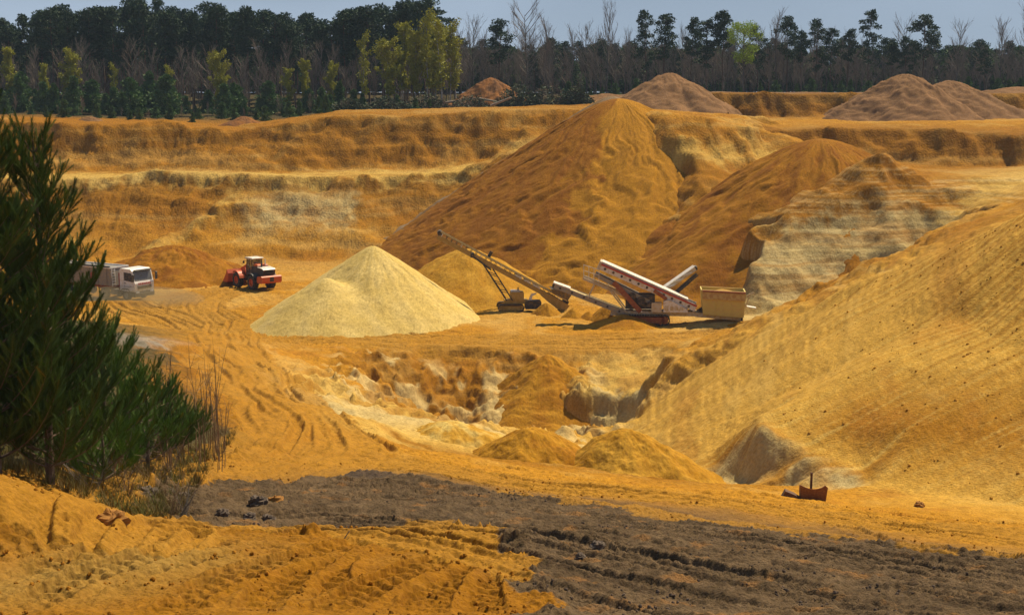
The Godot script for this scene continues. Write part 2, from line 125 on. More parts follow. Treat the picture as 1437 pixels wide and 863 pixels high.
	-18.49,170.00,1.52,9, -15.50,170.50,1.94,9, -95.81,168.00,1.02,0, -90.92,168.00,1.02,0, -86.02,168.00,1.02,0, -81.13,168.00,1.02,0, -76.23,168.00,1.02,0, -71.34,168.00,1.02,0,
	-66.44,168.00,1.02,0, -61.55,168.00,1.02,0, -58.30,167.88,1.03,0, -55.05,167.75,1.05,0, -51.80,167.62,1.06,0, -48.55,167.50,1.08,0, -45.22,166.88,1.02,0, -41.89,166.25,0.97,0,
	-38.56,165.62,0.92,0, -35.22,165.00,0.86,0, -32.42,165.00,0.86,0, -29.61,165.00,0.86,0, -26.81,165.00,0.86,0, -23.38,164.50,0.84,0, -19.96,164.00,0.82,0, -17.27,162.00,0.90,0,
	-14.58,160.00,0.98,0, -44.52,169.50,1.62,1, -43.15,171.80,2.59,1, -41.89,174.00,3.51,1, -40.55,176.00,4.38,1, -39.12,177.80,5.39,1, -37.74,180.00,6.39,1, -36.28,182.00,7.33,1,
	-46.31,172.00,1.60,9, -44.90,174.20,2.60,9, -43.63,176.40,3.54,9, -42.26,178.40,4.52,9, -40.80,180.20,5.56,9, -39.34,182.00,6.59,9, -43.07,170.20,1.10,0, -41.61,172.60,2.15,0,
	-40.36,175.00,3.14,0, -38.98,177.00,4.11,0, -37.55,179.00,5.21,0, -36.11,181.00,6.30,0, -31.67,180.30,6.54,4, -29.47,180.30,6.64,4, -27.28,180.30,6.73,4, -24.04,179.95,6.57,4,
	-20.81,179.60,6.42,4, -31.48,179.00,5.29,4, -29.29,179.00,5.38,4, -27.11,179.00,5.47,4, -24.36,178.80,5.53,4, -21.61,178.60,5.59,4, -143.70,235.00,17.74,7, -135.28,235.00,17.74,7,
	-126.85,235.00,17.74,7, -118.43,235.00,17.74,7, -110.01,235.00,17.74,7, -101.58,235.00,17.74,7, -93.16,235.00,17.74,7, -84.73,235.00,17.74,7, -81.26,234.57,17.63,7, -77.78,234.14,17.52,7,
	-74.31,233.71,17.41,7, -70.83,233.29,17.30,7, -67.35,232.86,17.19,7, -63.88,232.43,17.08,7, -60.40,232.00,16.97,7, -56.52,232.00,16.97,7, -52.63,232.00,16.97,7, -48.75,232.00,16.97,7,
	-44.87,232.00,16.97,7, -40.98,232.00,16.97,7, -37.10,232.00,16.97,7, -33.60,232.00,17.23,7, -30.10,232.00,17.49,7, -26.61,232.00,17.75,7, -23.11,232.00,18.01,7, -19.65,233.00,18.23,7,
	-16.20,234.00,18.45,7, -12.74,235.00,18.67,7, -9.29,236.00,18.89,7, -5.49,236.40,19.03,7, -1.69,236.80,19.17,7, 2.12,237.20,19.31,7, 5.92,237.60,19.45,7, 9.72,238.00,19.58,7,
	-195.64,275.00,18.27,7, -181.85,275.00,18.27,7, -168.06,275.00,18.27,7, -154.27,275.00,18.27,7, -140.47,275.00,18.27,7, -126.68,275.00,18.27,7, -112.89,275.00,18.27,7, -99.10,275.00,18.27,7,
	-93.19,275.00,18.23,7, -87.28,275.00,18.20,7, -81.37,275.00,18.16,7, -75.46,275.00,18.12,7, -69.55,275.00,18.08,7, -63.64,275.00,18.04,7, -57.73,275.00,18.00,7, -53.79,275.00,18.12,7,
	-49.84,275.00,18.23,7, -45.90,275.00,18.35,7, -41.96,275.00,18.47,7, -38.01,275.00,18.59,7, -34.07,275.00,18.70,7, -30.13,275.00,18.82,7, -26.27,275.00,18.98,7, -22.40,275.00,19.15,7,
	-18.54,275.00,19.31,7, -14.68,275.00,19.47,7, -10.82,275.00,19.64,7, -7.14,275.00,19.77,7, -3.47,275.00,19.91,7, 0.20,275.00,20.05,7, 3.88,275.00,20.18,7, 7.55,275.00,20.32,7,
	11.23,275.00,20.46,7, 15.16,275.00,20.51,7, 19.10,275.00,20.57,7, 23.03,275.00,20.63,7, 26.97,275.00,20.69,7, 30.90,275.00,20.75,7, 34.83,275.00,20.81,7, 38.77,275.00,20.86,7,
	44.67,275.00,20.88,7, 50.57,275.00,20.90,7, 56.47,275.00,20.92,7, 62.38,275.00,20.94,7, 68.28,275.00,20.96,7, 74.18,275.00,20.98,7, 80.08,275.00,21.00,7, 87.95,275.00,21.00,7,
	95.82,275.00,21.00,7, 103.69,275.00,21.00,7, 111.56,275.00,21.00,7, 119.43,275.00,21.00,7, 127.30,275.00,21.00,7, 135.17,275.00,21.00,7, -90.00,158.00,0.70,0, -60.00,158.00,0.70,0,
	-45.00,158.00,0.70,0, -30.00,158.00,0.70,0, -18.00,158.00,0.70,0, -5.00,158.00,0.70,0, 8.00,158.00,0.70,0, -85.00,148.00,0.70,0, -55.00,148.00,0.70,0, -40.00,148.00,0.70,0,
	-25.00,148.00,0.70,0, -10.00,148.00,0.70,0, 4.00,148.00,0.70,0, -80.00,138.00,0.70,0, -50.00,138.00,0.70,0, -33.00,138.00,0.70,0, -20.00,138.00,0.70,0, -8.00,138.00,0.70,0,
	4.00,138.00,0.70,0, 14.00,138.00,0.70,0, 22.00,138.00,0.70,0, -38.00,128.00,0.70,0, -27.00,128.00,0.70,0, -17.00,128.00,0.70,0, -6.00,128.00,0.70,0, 4.00,128.00,0.70,0,
	14.00,128.00,0.70,0, 19.00,128.00,0.70,0, -26.00,118.00,0.70,0, -15.00,118.00,0.70,0, -5.00,118.00,0.70,0, 5.00,118.00,0.70,0, 13.00,118.00,0.70,0, 18.00,118.00,0.70,0,
	-18.00,113.00,0.70,0, -8.00,113.00,0.70,0, 2.00,113.00,0.70,0, 11.00,113.00,0.70,0, 16.00,113.00,0.70,0, -3.00,95.00,-2.60,9, 3.00,95.00,-2.60,9, 7.00,93.00,-2.00,9,
	0.00,86.00,-2.00,9, 4.50,85.00,-1.60,9, -3.00,86.00,-1.00,9, -160.00,300.00,20.40,7, -60.00,300.00,20.40,7, 0.00,300.00,20.40,7, 60.00,300.00,20.40,7, 160.00,300.00,20.40,7,
	-170.00,352.00,21.00,7, 0.00,352.00,21.00,7, 170.00,352.00,21.00,7, -30.00,10.00,17.20,2, -10.00,8.00,17.50,2, 0.00,8.00,17.60,2, 10.00,8.00,17.40,2, 30.00,10.00,17.20,2,
	-30.00,-12.00,19.20,2, 0.00,-12.00,19.20,2, 30.00,-12.00,19.20,2, 0.00,0.00,18.90,2, -12.00,0.00,18.80,2, 12.00,0.00,18.80,2, -60.00,20.00,17.00,2, 60.00,20.00,18.00,2,
	-160.00,-12.00,19.00,2, 160.00,-12.00,19.00,2, -160.00,60.00,17.00,2, 160.00,60.00,24.00,2, -160.00,130.00,10.00,2, 160.00,130.00,22.00,2, -160.00,200.00,16.00,2, 160.00,200.00,16.00,2,
	70.00,50.00,22.00,2, 70.00,90.00,20.00,2
])
# soils, as linear base colours
var SOIL := [Vector3(0.45, 0.218, 0.021), Vector3(0.56, 0.36, 0.085), Vector3(0.27, 0.118, 0.009), Vector3(0.25, 0.115, 0.010), Vector3(0.48, 0.37, 0.165), Vector3(0.085, 0.062, 0.045), Vector3(0.22, 0.135, 0.075), Vector3(0.085, 0.068, 0.03), Vector3(0.27, 0.24, 0.20), Vector3(0.335, 0.15, 0.012), Vector3(0.30, 0.185, 0.045), Vector3(0.54, 0.315, 0.055)]
const SLOPE_OUTLINE := [7.09, 89.00, 7.57, 78.00, 7.71, 70.00, 7.93, 63.00, 8.07, 58.00, 9.77, 58.40, 10.48, 58.40, 11.09, 57.40, 11.79, 55.00, 12.48, 53.60, 13.31, 52.40, 13.63, 51.00, 15.26, 48.50, 17.31, 46.00, 21.13, 41.00, 36.26, 67.00, 31.53, 71.00, 27.67, 76.00, 25.80, 81.00, 24.24, 83.00, 20.53, 87.00, 16.89, 91.00, 13.35, 92.00, 8.85, 94.00]
const PEAT_OUTLINE := [-7.97, 28.80, -7.02, 26.60, -5.58, 25.40, -3.82, 25.20, -2.16, 26.00, -0.96, 26.60, -0.18, 25.20, 0.18, 21.20, 0.37, 17.00, 2.39, 16.00, 8.35, 16.00, 12.79, 20.50, 11.14, 21.50, 8.94, 23.60, 7.65, 25.00, 5.51, 27.50, 2.90, 30.50, -0.33, 34.00, -2.20, 35.50, -4.16, 36.50, -5.53, 35.50, -6.90, 34.00, -7.71, 31.50]
const HAUL_OUTLINE := [-7.76, 26.50, -7.75, 35.50, -8.26, 42.50, -9.66, 48.50, -12.35, 57.00, -17.21, 72.00, -20.53, 83.00, -23.96, 104.00, -20.76, 104.00, -16.14, 85.00, -11.54, 68.00, -8.67, 58.00, -6.58, 50.00, -6.01, 43.00, -6.39, 38.50, -7.00, 34.50, -7.35, 30.00]
const NEAR_TRACKS := [[2.1, 0.3, 0.09, -7.50, 18.20, -6.81, 19.60, -5.96, 21.00, -5.02, 22.80, -3.88, 23.20],
	[2.1, 0.3, 0.09, -8.17, 19.40, -7.43, 20.80, -6.87, 22.60, -6.66, 24.00],
	[2.1, 0.3, 0.09, -5.65, 17.20, -5.08, 19.30, -4.30, 21.00, -3.43, 22.60],
	[2.2, 0.28, 0.09, -1.46, 17.30, -1.56, 18.80, -1.64, 20.40, -1.68, 22.20],
	[2.2, 0.28, 0.09, -2.28, 17.30, -2.22, 19.20, -1.79, 21.40, -0.96, 23.20],
	[2.1, 0.3, 0.09, -3.63, 17.60, -3.04, 19.30, -2.20, 21.00, -1.40, 22.40],
	[2.1, 0, 0.04, -7.46, 25.56, -7.30, 29.10, -7.09, 34.60, -7.01, 41.00, -7.73, 47.00, -9.34, 52.00],
	[2.1, 0, 0.04, -7.52, 25.98, -7.39, 29.80, -7.10, 35.30, -6.80, 41.00, -7.39, 47.00, -8.96, 52.00],
	[2.1, 0, 0.04, -7.59, 26.40, -7.47, 30.50, -7.11, 36.00, -6.59, 41.00, -7.05, 47.00, -8.59, 52.00],
	[2.1, 0, 0.04, -7.65, 26.82, -7.55, 31.20, -7.11, 36.70, -6.38, 41.00, -6.71, 47.00, -8.21, 52.00],
	[2.1, 0, 0.04, -7.71, 27.24, -7.63, 31.90, -7.11, 37.40, -6.17, 41.00, -6.36, 47.00, -7.83, 52.00],
	[2.1, 0, 0.055, -7.35, 33.60, -4.79, 34.10, -0.32, 32.60, 3.56, 29.34, 6.66, 26.28, 9.65, 23.42],
	[2.1, 0, 0.055, -7.11, 32.50, -4.63, 33.00, -0.31, 31.50, 3.45, 28.35, 6.44, 25.40, 9.34, 22.65],
	[2.1, 0, 0.055, -6.90, 31.50, -4.50, 32.00, -0.30, 30.50, 3.34, 27.45, 6.24, 24.60, 9.06, 21.95],
	[2.1, 0, 0.055, -6.66, 30.40, -4.34, 30.90, -0.29, 29.40, 3.22, 26.46, 6.02, 23.72, 8.75, 21.18],
	[2.1, 0, 0.055, -6.44, 29.40, -4.20, 29.90, -0.28, 28.40, 3.11, 25.56, 5.82, 22.92, 8.46, 20.48],
	[2.1, 0, 0.055, -6.23, 28.40, -4.07, 28.90, -0.27, 27.40, 3.01, 24.66, 5.62, 22.12, 8.18, 19.78],
	[2.1, 0, 0.055, -6.01, 27.40, -3.93, 27.90, -0.26, 26.40, 2.90, 23.76, 5.42, 21.32, 7.90, 19.08],
	[2.1, 0, 0.055, -5.75, 26.20, -3.76, 26.70, -0.25, 25.20, 2.77, 22.68, 5.19, 20.36, 7.56, 18.24],
	[2.1, 0.28, 0.06, -6.01, 40.00, -3.35, 40.50, 0.81, 37.50, 5.16, 35.00, 8.29, 32.80, 11.51, 28.00],
	[2.1, 0.28, 0.06, -6.15, 40.96, -3.43, 41.46, 0.84, 38.78, 5.39, 36.60, 8.69, 34.40, 12.17, 29.60],
	[2.1, 0.28, 0.06, -6.30, 41.92, -3.51, 42.42, 0.87, 40.06, 5.63, 38.20, 9.09, 36.00, 12.82, 31.20],
	[2.1, 0.28, 0.06, -6.42, 42.76, -3.57, 43.26, 0.89, 41.18, 5.83, 39.60, 9.44, 37.40, 13.40, 32.60],
	[2.1, 0.28, 0.06, -6.57, 43.72, -3.65, 44.22, 0.92, 42.46, 6.07, 41.20, 9.84, 39.00, 14.05, 34.20],
	[2.1, 0.28, 0.06, -6.69, 44.56, -3.72, 45.06, 0.94, 43.58, 6.27, 42.60, 10.19, 40.40, 14.62, 35.60],
	[2.1, 0.28, 0.06, -6.82, 45.40, -3.79, 45.90, 0.97, 44.70, 6.48, 44.00, 10.55, 41.80, 15.19, 37.00],
	[2.1, 0.3, 0.09, 4.18, 44.00, 6.78, 43.00, 7.98, 37.00, 8.49, 31.00, 8.69, 27.00],
	[2.1, 0.3, 0.09, 6.77, 46.00, 8.41, 40.00, 10.79, 38.00, 13.21, 35.00]]

const LANES := [[9, 3, -20.37, 102.00, -18.99, 116.00, -11.69, 114.50, -1.08, 114.00, 10.64, 114.00, 19.85, 116.50],
	[7, 9, -26.18, 122.00, -31.00, 135.00, -29.01, 146.00, -22.58, 148.00],
	[6, 12, -21.71, 106.00, -30.43, 124.00, -34.53, 130.00, -40.98, 136.00],
	[6.5, 22, -6.17, 42.50, -2.53, 41.00, 1.64, 38.50, 5.53, 37.50, 8.97, 35.50, 11.90, 31.50, 12.99, 28.00],
	[5.6, 31, -7.28, 21.00, -7.73, 24.60, -7.70, 26.80, -7.47, 30.50, -7.16, 35.30, -6.56, 39.50, -6.59, 45.50, -7.73, 52.00, -10.38, 62.00, -14.93, 79.00, -19.88, 97.00, -23.20, 112.00, -24.89, 125.00],
	[12, 41, -7.95, 28.20, -5.90, 29.00, -3.39, 29.60, -0.27, 28.00, 2.99, 24.60, 5.54, 21.80, 7.85, 19.00]]
const RIDGES := [[0.2, 0.55, -3.58, 23.60, -2.75, 24.00, -2.03, 24.40, -1.28, 24.80, -0.70, 25.00, -0.30, 24.20, 0.02, 22.60],
	[0.16, 0.5, -6.23, 24.80, -4.98, 24.40, -3.67, 24.20],
	[0.2, 0.6, -7.67, 28.00, -7.90, 29.40, -7.74, 31.60, -7.30, 33.40],
	[0.16, 0.5, 0.02, 24.60, 0.30, 21.20, 0.46, 18.60, 0.56, 17.00],
	[0.14, 0.5, -4.17, 36.60, -0.33, 34.00, 2.90, 30.50, 5.51, 27.50, 7.65, 25.00, 8.94, 23.60],
	[0.22, 0.8, -8.18, 27.50, -8.04, 31.50, -7.64, 35.00, -8.07, 41.50, -9.29, 47.00]]

const X0 := -165.0
const D0 := -14.0
const CELL := 0.5
const NX := 660
const ND := 736
# a closer survey of the pit itself
const IX0 := -30.0
const ID0 := 38.0
const IC := 0.2
const INX := 420
const IND := 570
var ih := PackedFloat32Array()
var ir := PackedFloat32Array()
var ig := PackedFloat32Array()
var ib := PackedFloat32Array()
var hb := PackedFloat32Array()
var cr := PackedFloat32Array()
var cg := PackedFloat32Array()
var cb := PackedFloat32Array()
var slope_mask := PackedFloat32Array()
# finer layer for wheel tracks and the peat road near the viewer
const FX0 := -22.0
const FD0 := 13.0
const FC := 0.045
const FNX := 960
const FND := 850
var trk := PackedFloat32Array()
var peat := PackedFloat32Array()
# coarser layer for the tracks on the pit floor
const MX0 := -48.0
const MD0 := 45.0
const MC := 0.13
const MNX := 580
const MND := 900
var mtrk := PackedFloat32Array()
var road_f := PackedFloat32Array()
var road_m := PackedFloat32Array()
var nA := FastNoiseLite.new()
var nB := FastNoiseLite.new()
var nW := FastNoiseLite.new()
var nC := FastNoiseLite.new()
var rows_v := []
var rows_n := []
var rows_c := []
var rows_z := []
var row_d := PackedFloat32Array()
var col_t := PackedFloat32Array()

func _ready():
	rng.seed = 77
	make_camera_and_light()
	setup_noise()
	survey_raster()
	stamp_layers()
	build_ground()
	build_outer_ground()
	build_piles()
	build_forest()
	build_machines()
	build_near_plants()
	build_small_things()

func make_camera_and_light():
	var cam := Camera3D.new()
	cam.name = "camera"
	add_child(cam)
	cam.position = Vector3(0, 21, 0)
	cam.rotation.x = -atan(301.5 / 1974.0)
	cam.fov = rad_to_deg(2.0 * atan(431.5 / 1974.0))
	cam.near = 0.1
	cam.far = 5000.0
	cam.current = true
	var e := Environment.new()
	e.background_mode = Environment.BG_SKY
	var sky := Sky.new()
	var sm := ProceduralSkyMaterial.new()
	sm.sky_top_color = Color(0.38, 0.49, 0.64)
	sm.sky_horizon_color = Color(0.70, 0.77, 0.84)
	sm.sky_curve = 0.16
	sm.ground_bottom_color = Color(0.30, 0.27, 0.20)
	sm.ground_horizon_color = Color(0.50, 0.52, 0.52)
	sm.sun_angle_max = 8.0
	sm.sky_cover = sky_clouds()
	sm.sky_cover_modulate = Color(0.62, 0.66, 0.72, 0.30)
	sky.sky_material = sm
	e.sky = sky
	e.background_energy_multiplier = 0.62
	e.tonemap_mode = Environment.TONE_MAPPER_LINEAR
	e.tonemap_exposure = 1.36
	e.sdfgi_enabled = true
	e.ssao_enabled = true
	e.ssil_enabled = true
	e.fog_enabled = true
	e.fog_density = 0.00016
	e.fog_light_color = Color(0.66, 0.74, 0.84)
	e.volumetric_fog_enabled = true
	e.volumetric_fog_density = 0.0
	var we := WorldEnvironment.new()
	we.name = "world_environment"
	we.environment = e
	add_child(we)
	var sun := DirectionalLight3D.new()
	sun.name = "sun"
	sun.light_energy = 1.6
	sun.light_color = Color(1.0, 0.93, 0.80)
	sun.light_angular_distance = 0.6
	sun.shadow_enabled = true
	add_child(sun)
	# the sun stands to the right and a little beyond the pit, half way up
	var az := deg_to_rad(40.0)
	var el := deg_to_rad(55.0)
	var to_sun := Vector3(sin(az) * cos(el), sin(el), -cos(az) * cos(el))
	sun.look_at_from_position(to_sun * 50.0, Vector3.ZERO, Vector3.UP)

func sky_clouds() -> ImageTexture:
	var n := FastNoiseLite.new()
	n.seed = 9
	n.frequency = 1.3
	n.fractal_octaves = 5
	var w := 1024
	var h := 512
	var im := Image.create(w, h, false, Image.FORMAT_RGBA8)
	for j in h:
		var lat := (0.5 - (j + 0.5) / h) * PI
		if lat < -0.05:
			continue
		for i in w:
			var lon := (i + 0.5) / w * TAU
			var p := Vector3(cos(lon) * cos(lat), sin(lat) * 2.6, sin(lon) * cos(lat))
			var v := n.get_noise_3d(p.x * 1.4, p.y * 1.4, p.z * 1.4) * 0.5 + 0.5
			v = smoothstep(0.36, 0.72, v)
			im.set_pixel(i, j, Color(1, 1, 1, v))
	return ImageTexture.create_from_image(im)

# ---------------------------------------------------------------- helpers
func lin(r: float, g: float, b: float) -> Color:
	return Color(r, g, b).linear_to_srgb()

func numbered(called: String) -> String:
	if not used.has(called):
		used[called] = 0
		return called
	used[called] += 1
	return "%s_%03d" % [called, used[called]]

func paint(key: String, c: Color, rough := 0.6, metal := 0.0) -> StandardMaterial3D:
	if mats.has(key):
		return mats[key]
	var m := StandardMaterial3D.new()
	m.resource_name = key
	m.albedo_color = c
	m.roughness = rough
	m.metallic = metal
	mats[key] = m
	return m

# paint that carries dust and wear as mottled matter
func worn(key: String, c: Color, dust: Color, amount: float, rough := 0.65, metal := 0.0, scale := 0.5) -> StandardMaterial3D:
	if mats.has(key):
		return mats[key]
	var m := paint(key, Color.WHITE, rough, metal)
	var t := NoiseTexture2D.new()
	t.width = 256
	t.height = 256
	t.seamless = true
	var n := FastNoiseLite.new()
	n.seed = hash(key) % 1000
	n.frequency = 0.02
	n.fractal_octaves = 5
	t.noise = n
	var g := Gradient.new()
	g.offsets = PackedFloat32Array([0.0, clampf(0.62 - amount * 0.5, 0.0, 1.0), clampf(0.95 - amount * 0.35, 0.0, 1.0)])
	g.colors = PackedColorArray([c, c, c.lerp(dust, clampf(amount + 0.25, 0.0, 0.9))])
	t.color_ramp = g
	m.albedo_texture = t
	m.uv1_triplanar = true
	m.uv1_scale = Vector3.ONE * scale
	return m

func begin() -> SurfaceTool:
	var st := SurfaceTool.new()
	st.begin(Mesh.PRIMITIVE_TRIANGLES)
	st.set_smooth_group(-1)
	return st

func commit(st: SurfaceTool, called: String, m: Material, parent: Node) -> MeshInstance3D:
	st.generate_normals()
	var o := MeshInstance3D.new()
	o.name = numbered(called) if parent == self else called
	o.mesh = st.commit()
	o.material_override = m
	parent.add_child(o, true)
	return o

func thing(called: String, label: String, category: String, at := Vector3.ZERO, turn := 0.0, group := "") -> Node3D:
	var o := Node3D.new()
	o.name = numbered(called)
	add_child(o)
	o.position = at
	o.rotation.y = turn
	tag(o, label, category, group)
	return o

func tag(o: Node, label: String, category: String, group := "", kind := "") -> void:
	o.set_meta("label", label)
	if category:
		o.set_meta("category", category)
	if group:
		o.set_meta("group", group)
	if kind:
		o.set_meta("kind", kind)

func quad(st: SurfaceTool, a: Vector3, b: Vector3, c: Vector3, d: Vector3) -> void:
	st.add_vertex(a); st.add_vertex(b); st.add_vertex(c)
	st.add_vertex(a); st.add_vertex(c); st.add_vertex(d)

func box(st: SurfaceTool, c: Vector3, s: Vector3, b := Basis()) -> void:
	var p := []
	for i in 8:
		p.append(c + b * Vector3((0.5 if i & 1 else -0.5) * s.x, (0.5 if i & 2 else -0.5) * s.y, (0.5 if i & 4 else -0.5) * s.z))
	quad(st, p[0], p[1], p[3], p[2]); quad(st, p[5], p[4], p[6], p[7]); quad(st, p[4], p[0], p[2], p[6])
	quad(st, p[1], p[5], p[7], p[3]); quad(st, p[2], p[3], p[7], p[6]); quad(st, p[4], p[5], p[1], p[0])

# a box with chamfered long edges
func cbox(st: SurfaceTool, c: Vector3, s: Vector3, ch := 0.04, b := Basis()) -> void:
	var hx := s.x * 0.5
	var hy := s.y * 0.5
	var pl := PackedVector2Array([Vector2(-hx + ch, -hy), Vector2(hx - ch, -hy), Vector2(hx, -hy + ch), Vector2(hx, hy - ch), Vector2(hx - ch, hy), Vector2(-hx + ch, hy), Vector2(-hx, hy - ch), Vector2(-hx, -hy + ch)])
	prism(st, pl, -s.z * 0.5, s.z * 0.5, Transform3D(b, c))

func prism(st: SurfaceTool, pl: PackedVector2Array, z0: float, z1: float, t := Transform3D()) -> void:
	var n := pl.size()
	for i in n:
		var a := pl[i]
		var b := pl[(i + 1) % n]
		quad(st, t * Vector3(a.x, a.y, z1), t * Vector3(b.x, b.y, z1), t * Vector3(b.x, b.y, z0), t * Vector3(a.x, a.y, z0))
	var tri := Geometry2D.triangulate_polygon(pl)
	for k in range(0, tri.size(), 3):
		for j in 3:
			var q := pl[tri[k + j]]
			st.add_vertex(t * Vector3(q.x, q.y, z1))
		for j in [0, 2, 1]:
			var q2 := pl[tri[k + j]]
			st.add_vertex(t * Vector3(q2.x, q2.y, z0))

func aim(a: Vector3, b: Vector3) -> Basis:
	var z := (b - a).normalized()
	var x := Vector3.UP.cross(z)
	if x.length() < 0.01:
		x = Vector3.RIGHT
	x = x.normalized()
	return Basis(x, z.cross(x), z)

func beam(st: SurfaceTool, a: Vector3, b: Vector3, wide: float, high: float) -> void:
	box(st, (a + b) * 0.5, Vector3(wide, high, a.distance_to(b)), aim(a, b))

func tube(st: SurfaceTool, a: Vector3, b: Vector3, r0: float, r1: float, n := 8, caps := true) -> void:
	var bs := aim(a, b)
	for i in n:
		var p := bs.x * cos(TAU * i / n) + bs.y * sin(TAU * i / n)
		var q := bs.x * cos(TAU * (i + 1) / n) + bs.y * sin(TAU * (i + 1) / n)
		quad(st, a + p * r0, b + p * r1, b + q * r1, a + q * r0)
		if caps:
			st.add_vertex(a); st.add_vertex(a + p * r0); st.add_vertex(a + q * r0)
			st.add_vertex(b); st.add_vertex(b + q * r1); st.add_vertex(b + p * r1)

func lathe(st: SurfaceTool, prof: PackedVector2Array, n: int, t: Transform3D) -> void:
	# profile x = radius, y = along local z
	for i in n:
		var a0 := TAU * i / n
		var a1 := TAU * (i + 1) / n
		for k in prof.size() - 1:
			var p := prof[k]
			var q := prof[k + 1]
			quad(st, t * Vector3(p.x * cos(a0), p.x * sin(a0), p.y), t * Vector3(q.x * cos(a0), q.x * sin(a0), q.y), t * Vector3(q.x * cos(a1), q.x * sin(a1), q.y), t * Vector3(p.x * cos(a1), p.x * sin(a1), p.y))

# ---------------------------------------------------------------- the quarry ground
func setup_noise():
	nA.seed = 3
	nA.frequency = 1.0
	nA.noise_type = FastNoiseLite.TYPE_SIMPLEX_SMOOTH
	nA.fractal_type = FastNoiseLite.FRACTAL_FBM
	nA.fractal_octaves = 4
	nW.seed = 17
	nW.frequency = 1.0
	nW.noise_type = FastNoiseLite.TYPE_SIMPLEX_SMOOTH
	nW.fractal_type = FastNoiseLite.FRACTAL_FBM
	nW.fractal_octaves = 2
	nB.seed = 11
	nB.frequency = 1.0
	nB.noise_type = FastNoiseLite.TYPE_SIMPLEX
	nB.fractal_type = FastNoiseLite.FRACTAL_FBM
	nB.fractal_octaves = 3
	nC.seed = 29
	nC.frequency = 1.0
	nC.noise_type = FastNoiseLite.TYPE_SIMPLEX
	nC.fractal_type = FastNoiseLite.FRACTAL_RIDGED
	nC.fractal_octaves = 3

func fill_raster(pts: PackedVector2Array, tri: PackedInt32Array, x0: float, d0: float, c: float, nx: int, nd: int) -> Array:
	var total := nx * nd
	var h := PackedFloat32Array()
	var r := PackedFloat32Array()
	var g := PackedFloat32Array()
	var l := PackedFloat32Array()
	h.resize(total); r.resize(total); g.resize(total); l.resize(total)
	h.fill(20.0); r.fill(0.1); g.fill(0.08); l.fill(0.04)
	for t in range(0, tri.size(), 3):
		var ia := tri[t]
		var ib := tri[t + 1]
		var ic := tri[t + 2]
		var a := pts[ia]
		var b := pts[ib]
		var e := pts[ic]
		var den := (b.y - e.y) * (a.x - e.x) + (e.x - b.x) * (a.y - e.y)
		if absf(den) < 1e-6:
			continue
		var i0 := maxi(0, int(ceil((minf(a.x, minf(b.x, e.x)) - x0) / c)))
		var i1 := mini(nx - 1, int(floor((maxf(a.x, maxf(b.x, e.x)) - x0) / c)))
		var j0 := maxi(0, int(ceil((minf(a.y, minf(b.y, e.y)) - d0) / c)))
		var j1 := mini(nd - 1, int(floor((maxf(a.y, maxf(b.y, e.y)) - d0) / c)))
		var ha := SURVEY[ia * 4 + 2]
		var hb_ := SURVEY[ib * 4 + 2]
		var hc := SURVEY[ic * 4 + 2]
		var sa: Vector3 = SOIL[int(SURVEY[ia * 4 + 3])]
		var sb: Vector3 = SOIL[int(SURVEY[ib * 4 + 3])]
		var sc: Vector3 = SOIL[int(SURVEY[ic * 4 + 3])]
		for j in range(j0, j1 + 1):
			var y := d0 + j * c
			for i in range(i0, i1 + 1):
				var x := x0 + i * c
				var u := ((b.y - e.y) * (x - e.x) + (e.x - b.x) * (y - e.y)) / den
				var v := ((e.y - a.y) * (x - e.x) + (a.x - e.x) * (y - e.y)) / den
				var w := 1.0 - u - v
				if u < -0.001 or v < -0.001 or w < -0.001:
					continue
				var k := j * nx + i
				h[k] = u * ha + v * hb_ + w * hc
				var s := sa * u + sb * v + sc * w
				r[k] = s.x; g[k] = s.y; l[k] = s.z
	return [h, r, g, l]

func survey_raster():
	var n := SURVEY.size() / 4
	var pts := PackedVector2Array()
	for i in n:
		pts.append(Vector2(SURVEY[i * 4], SURVEY[i * 4 + 1]))
	var tri := Geometry2D.triangulate_delaunay(pts)
	var wide := fill_raster(pts, tri, X0, D0, CELL, NX, ND)
	var inner := fill_raster(pts, tri, IX0, ID0, IC, INX, IND)
	hb = blurred(wide[0], 0, ND, 1, NX, ND)
	hb = blurred(hb, 0, 100, 4, NX, ND)
	cr = blurred(wide[1], 0, ND, 1, NX, ND); cg = blurred(wide[2], 0, ND, 1, NX, ND); cb = blurred(wide[3], 0, ND, 1, NX, ND)
	ih = blurred(inner[0], 0, IND, 2, INX, IND)
	ir = blurred(inner[1], 0, IND, 1, INX, IND); ig = blurred(inner[2], 0, IND, 1, INX, IND); ib = blurred(inner[3], 0, IND, 1, INX, IND)
	# the big slope at the side, where loose sand runs down in streaks
	slope_mask.resize(NX * ND)
	var pl := outline(SLOPE_OUTLINE)
	for j in range(100, 230):
		for i in range(330, 520):
			if Geometry2D.is_point_in_polygon(Vector2(X0 + i * CELL, D0 + j * CELL), pl):
				slope_mask[j * NX + i] = 1.0
	slope_mask = blurred(slope_mask, 90, 240, 3, NX, ND)

func blurred(a: PackedFloat32Array, ja: int, jb: int, times: int, nx: int, nd: int) -> PackedFloat32Array:
	for n in times:
		var b := a.duplicate()
		for j in range(maxi(ja, 1), mini(jb, nd - 1)):
			var o := j * nx
			for i in range(1, nx - 1):
				var k := o + i
				b[k] = a[k] * 0.36 + (a[k - 1] + a[k + 1] + a[k - nx] + a[k + nx]) * 0.16
		a = b
	return a

func coarse(a: PackedFloat32Array, x: float, d: float) -> float:
	var fx := clampf((x - X0) / CELL, 0.0, NX - 1.001)
	var fd := clampf((d - D0) / CELL, 0.0, ND - 1.001)
	var i := int(fx)
	var j := int(fd)
	fx -= i
	fd -= j
	var k := j * NX + i
	return (a[k] * (1.0 - fx) + a[k + 1] * fx) * (1.0 - fd) + (a[k + NX] * (1.0 - fx) + a[k + NX + 1] * fx) * fd

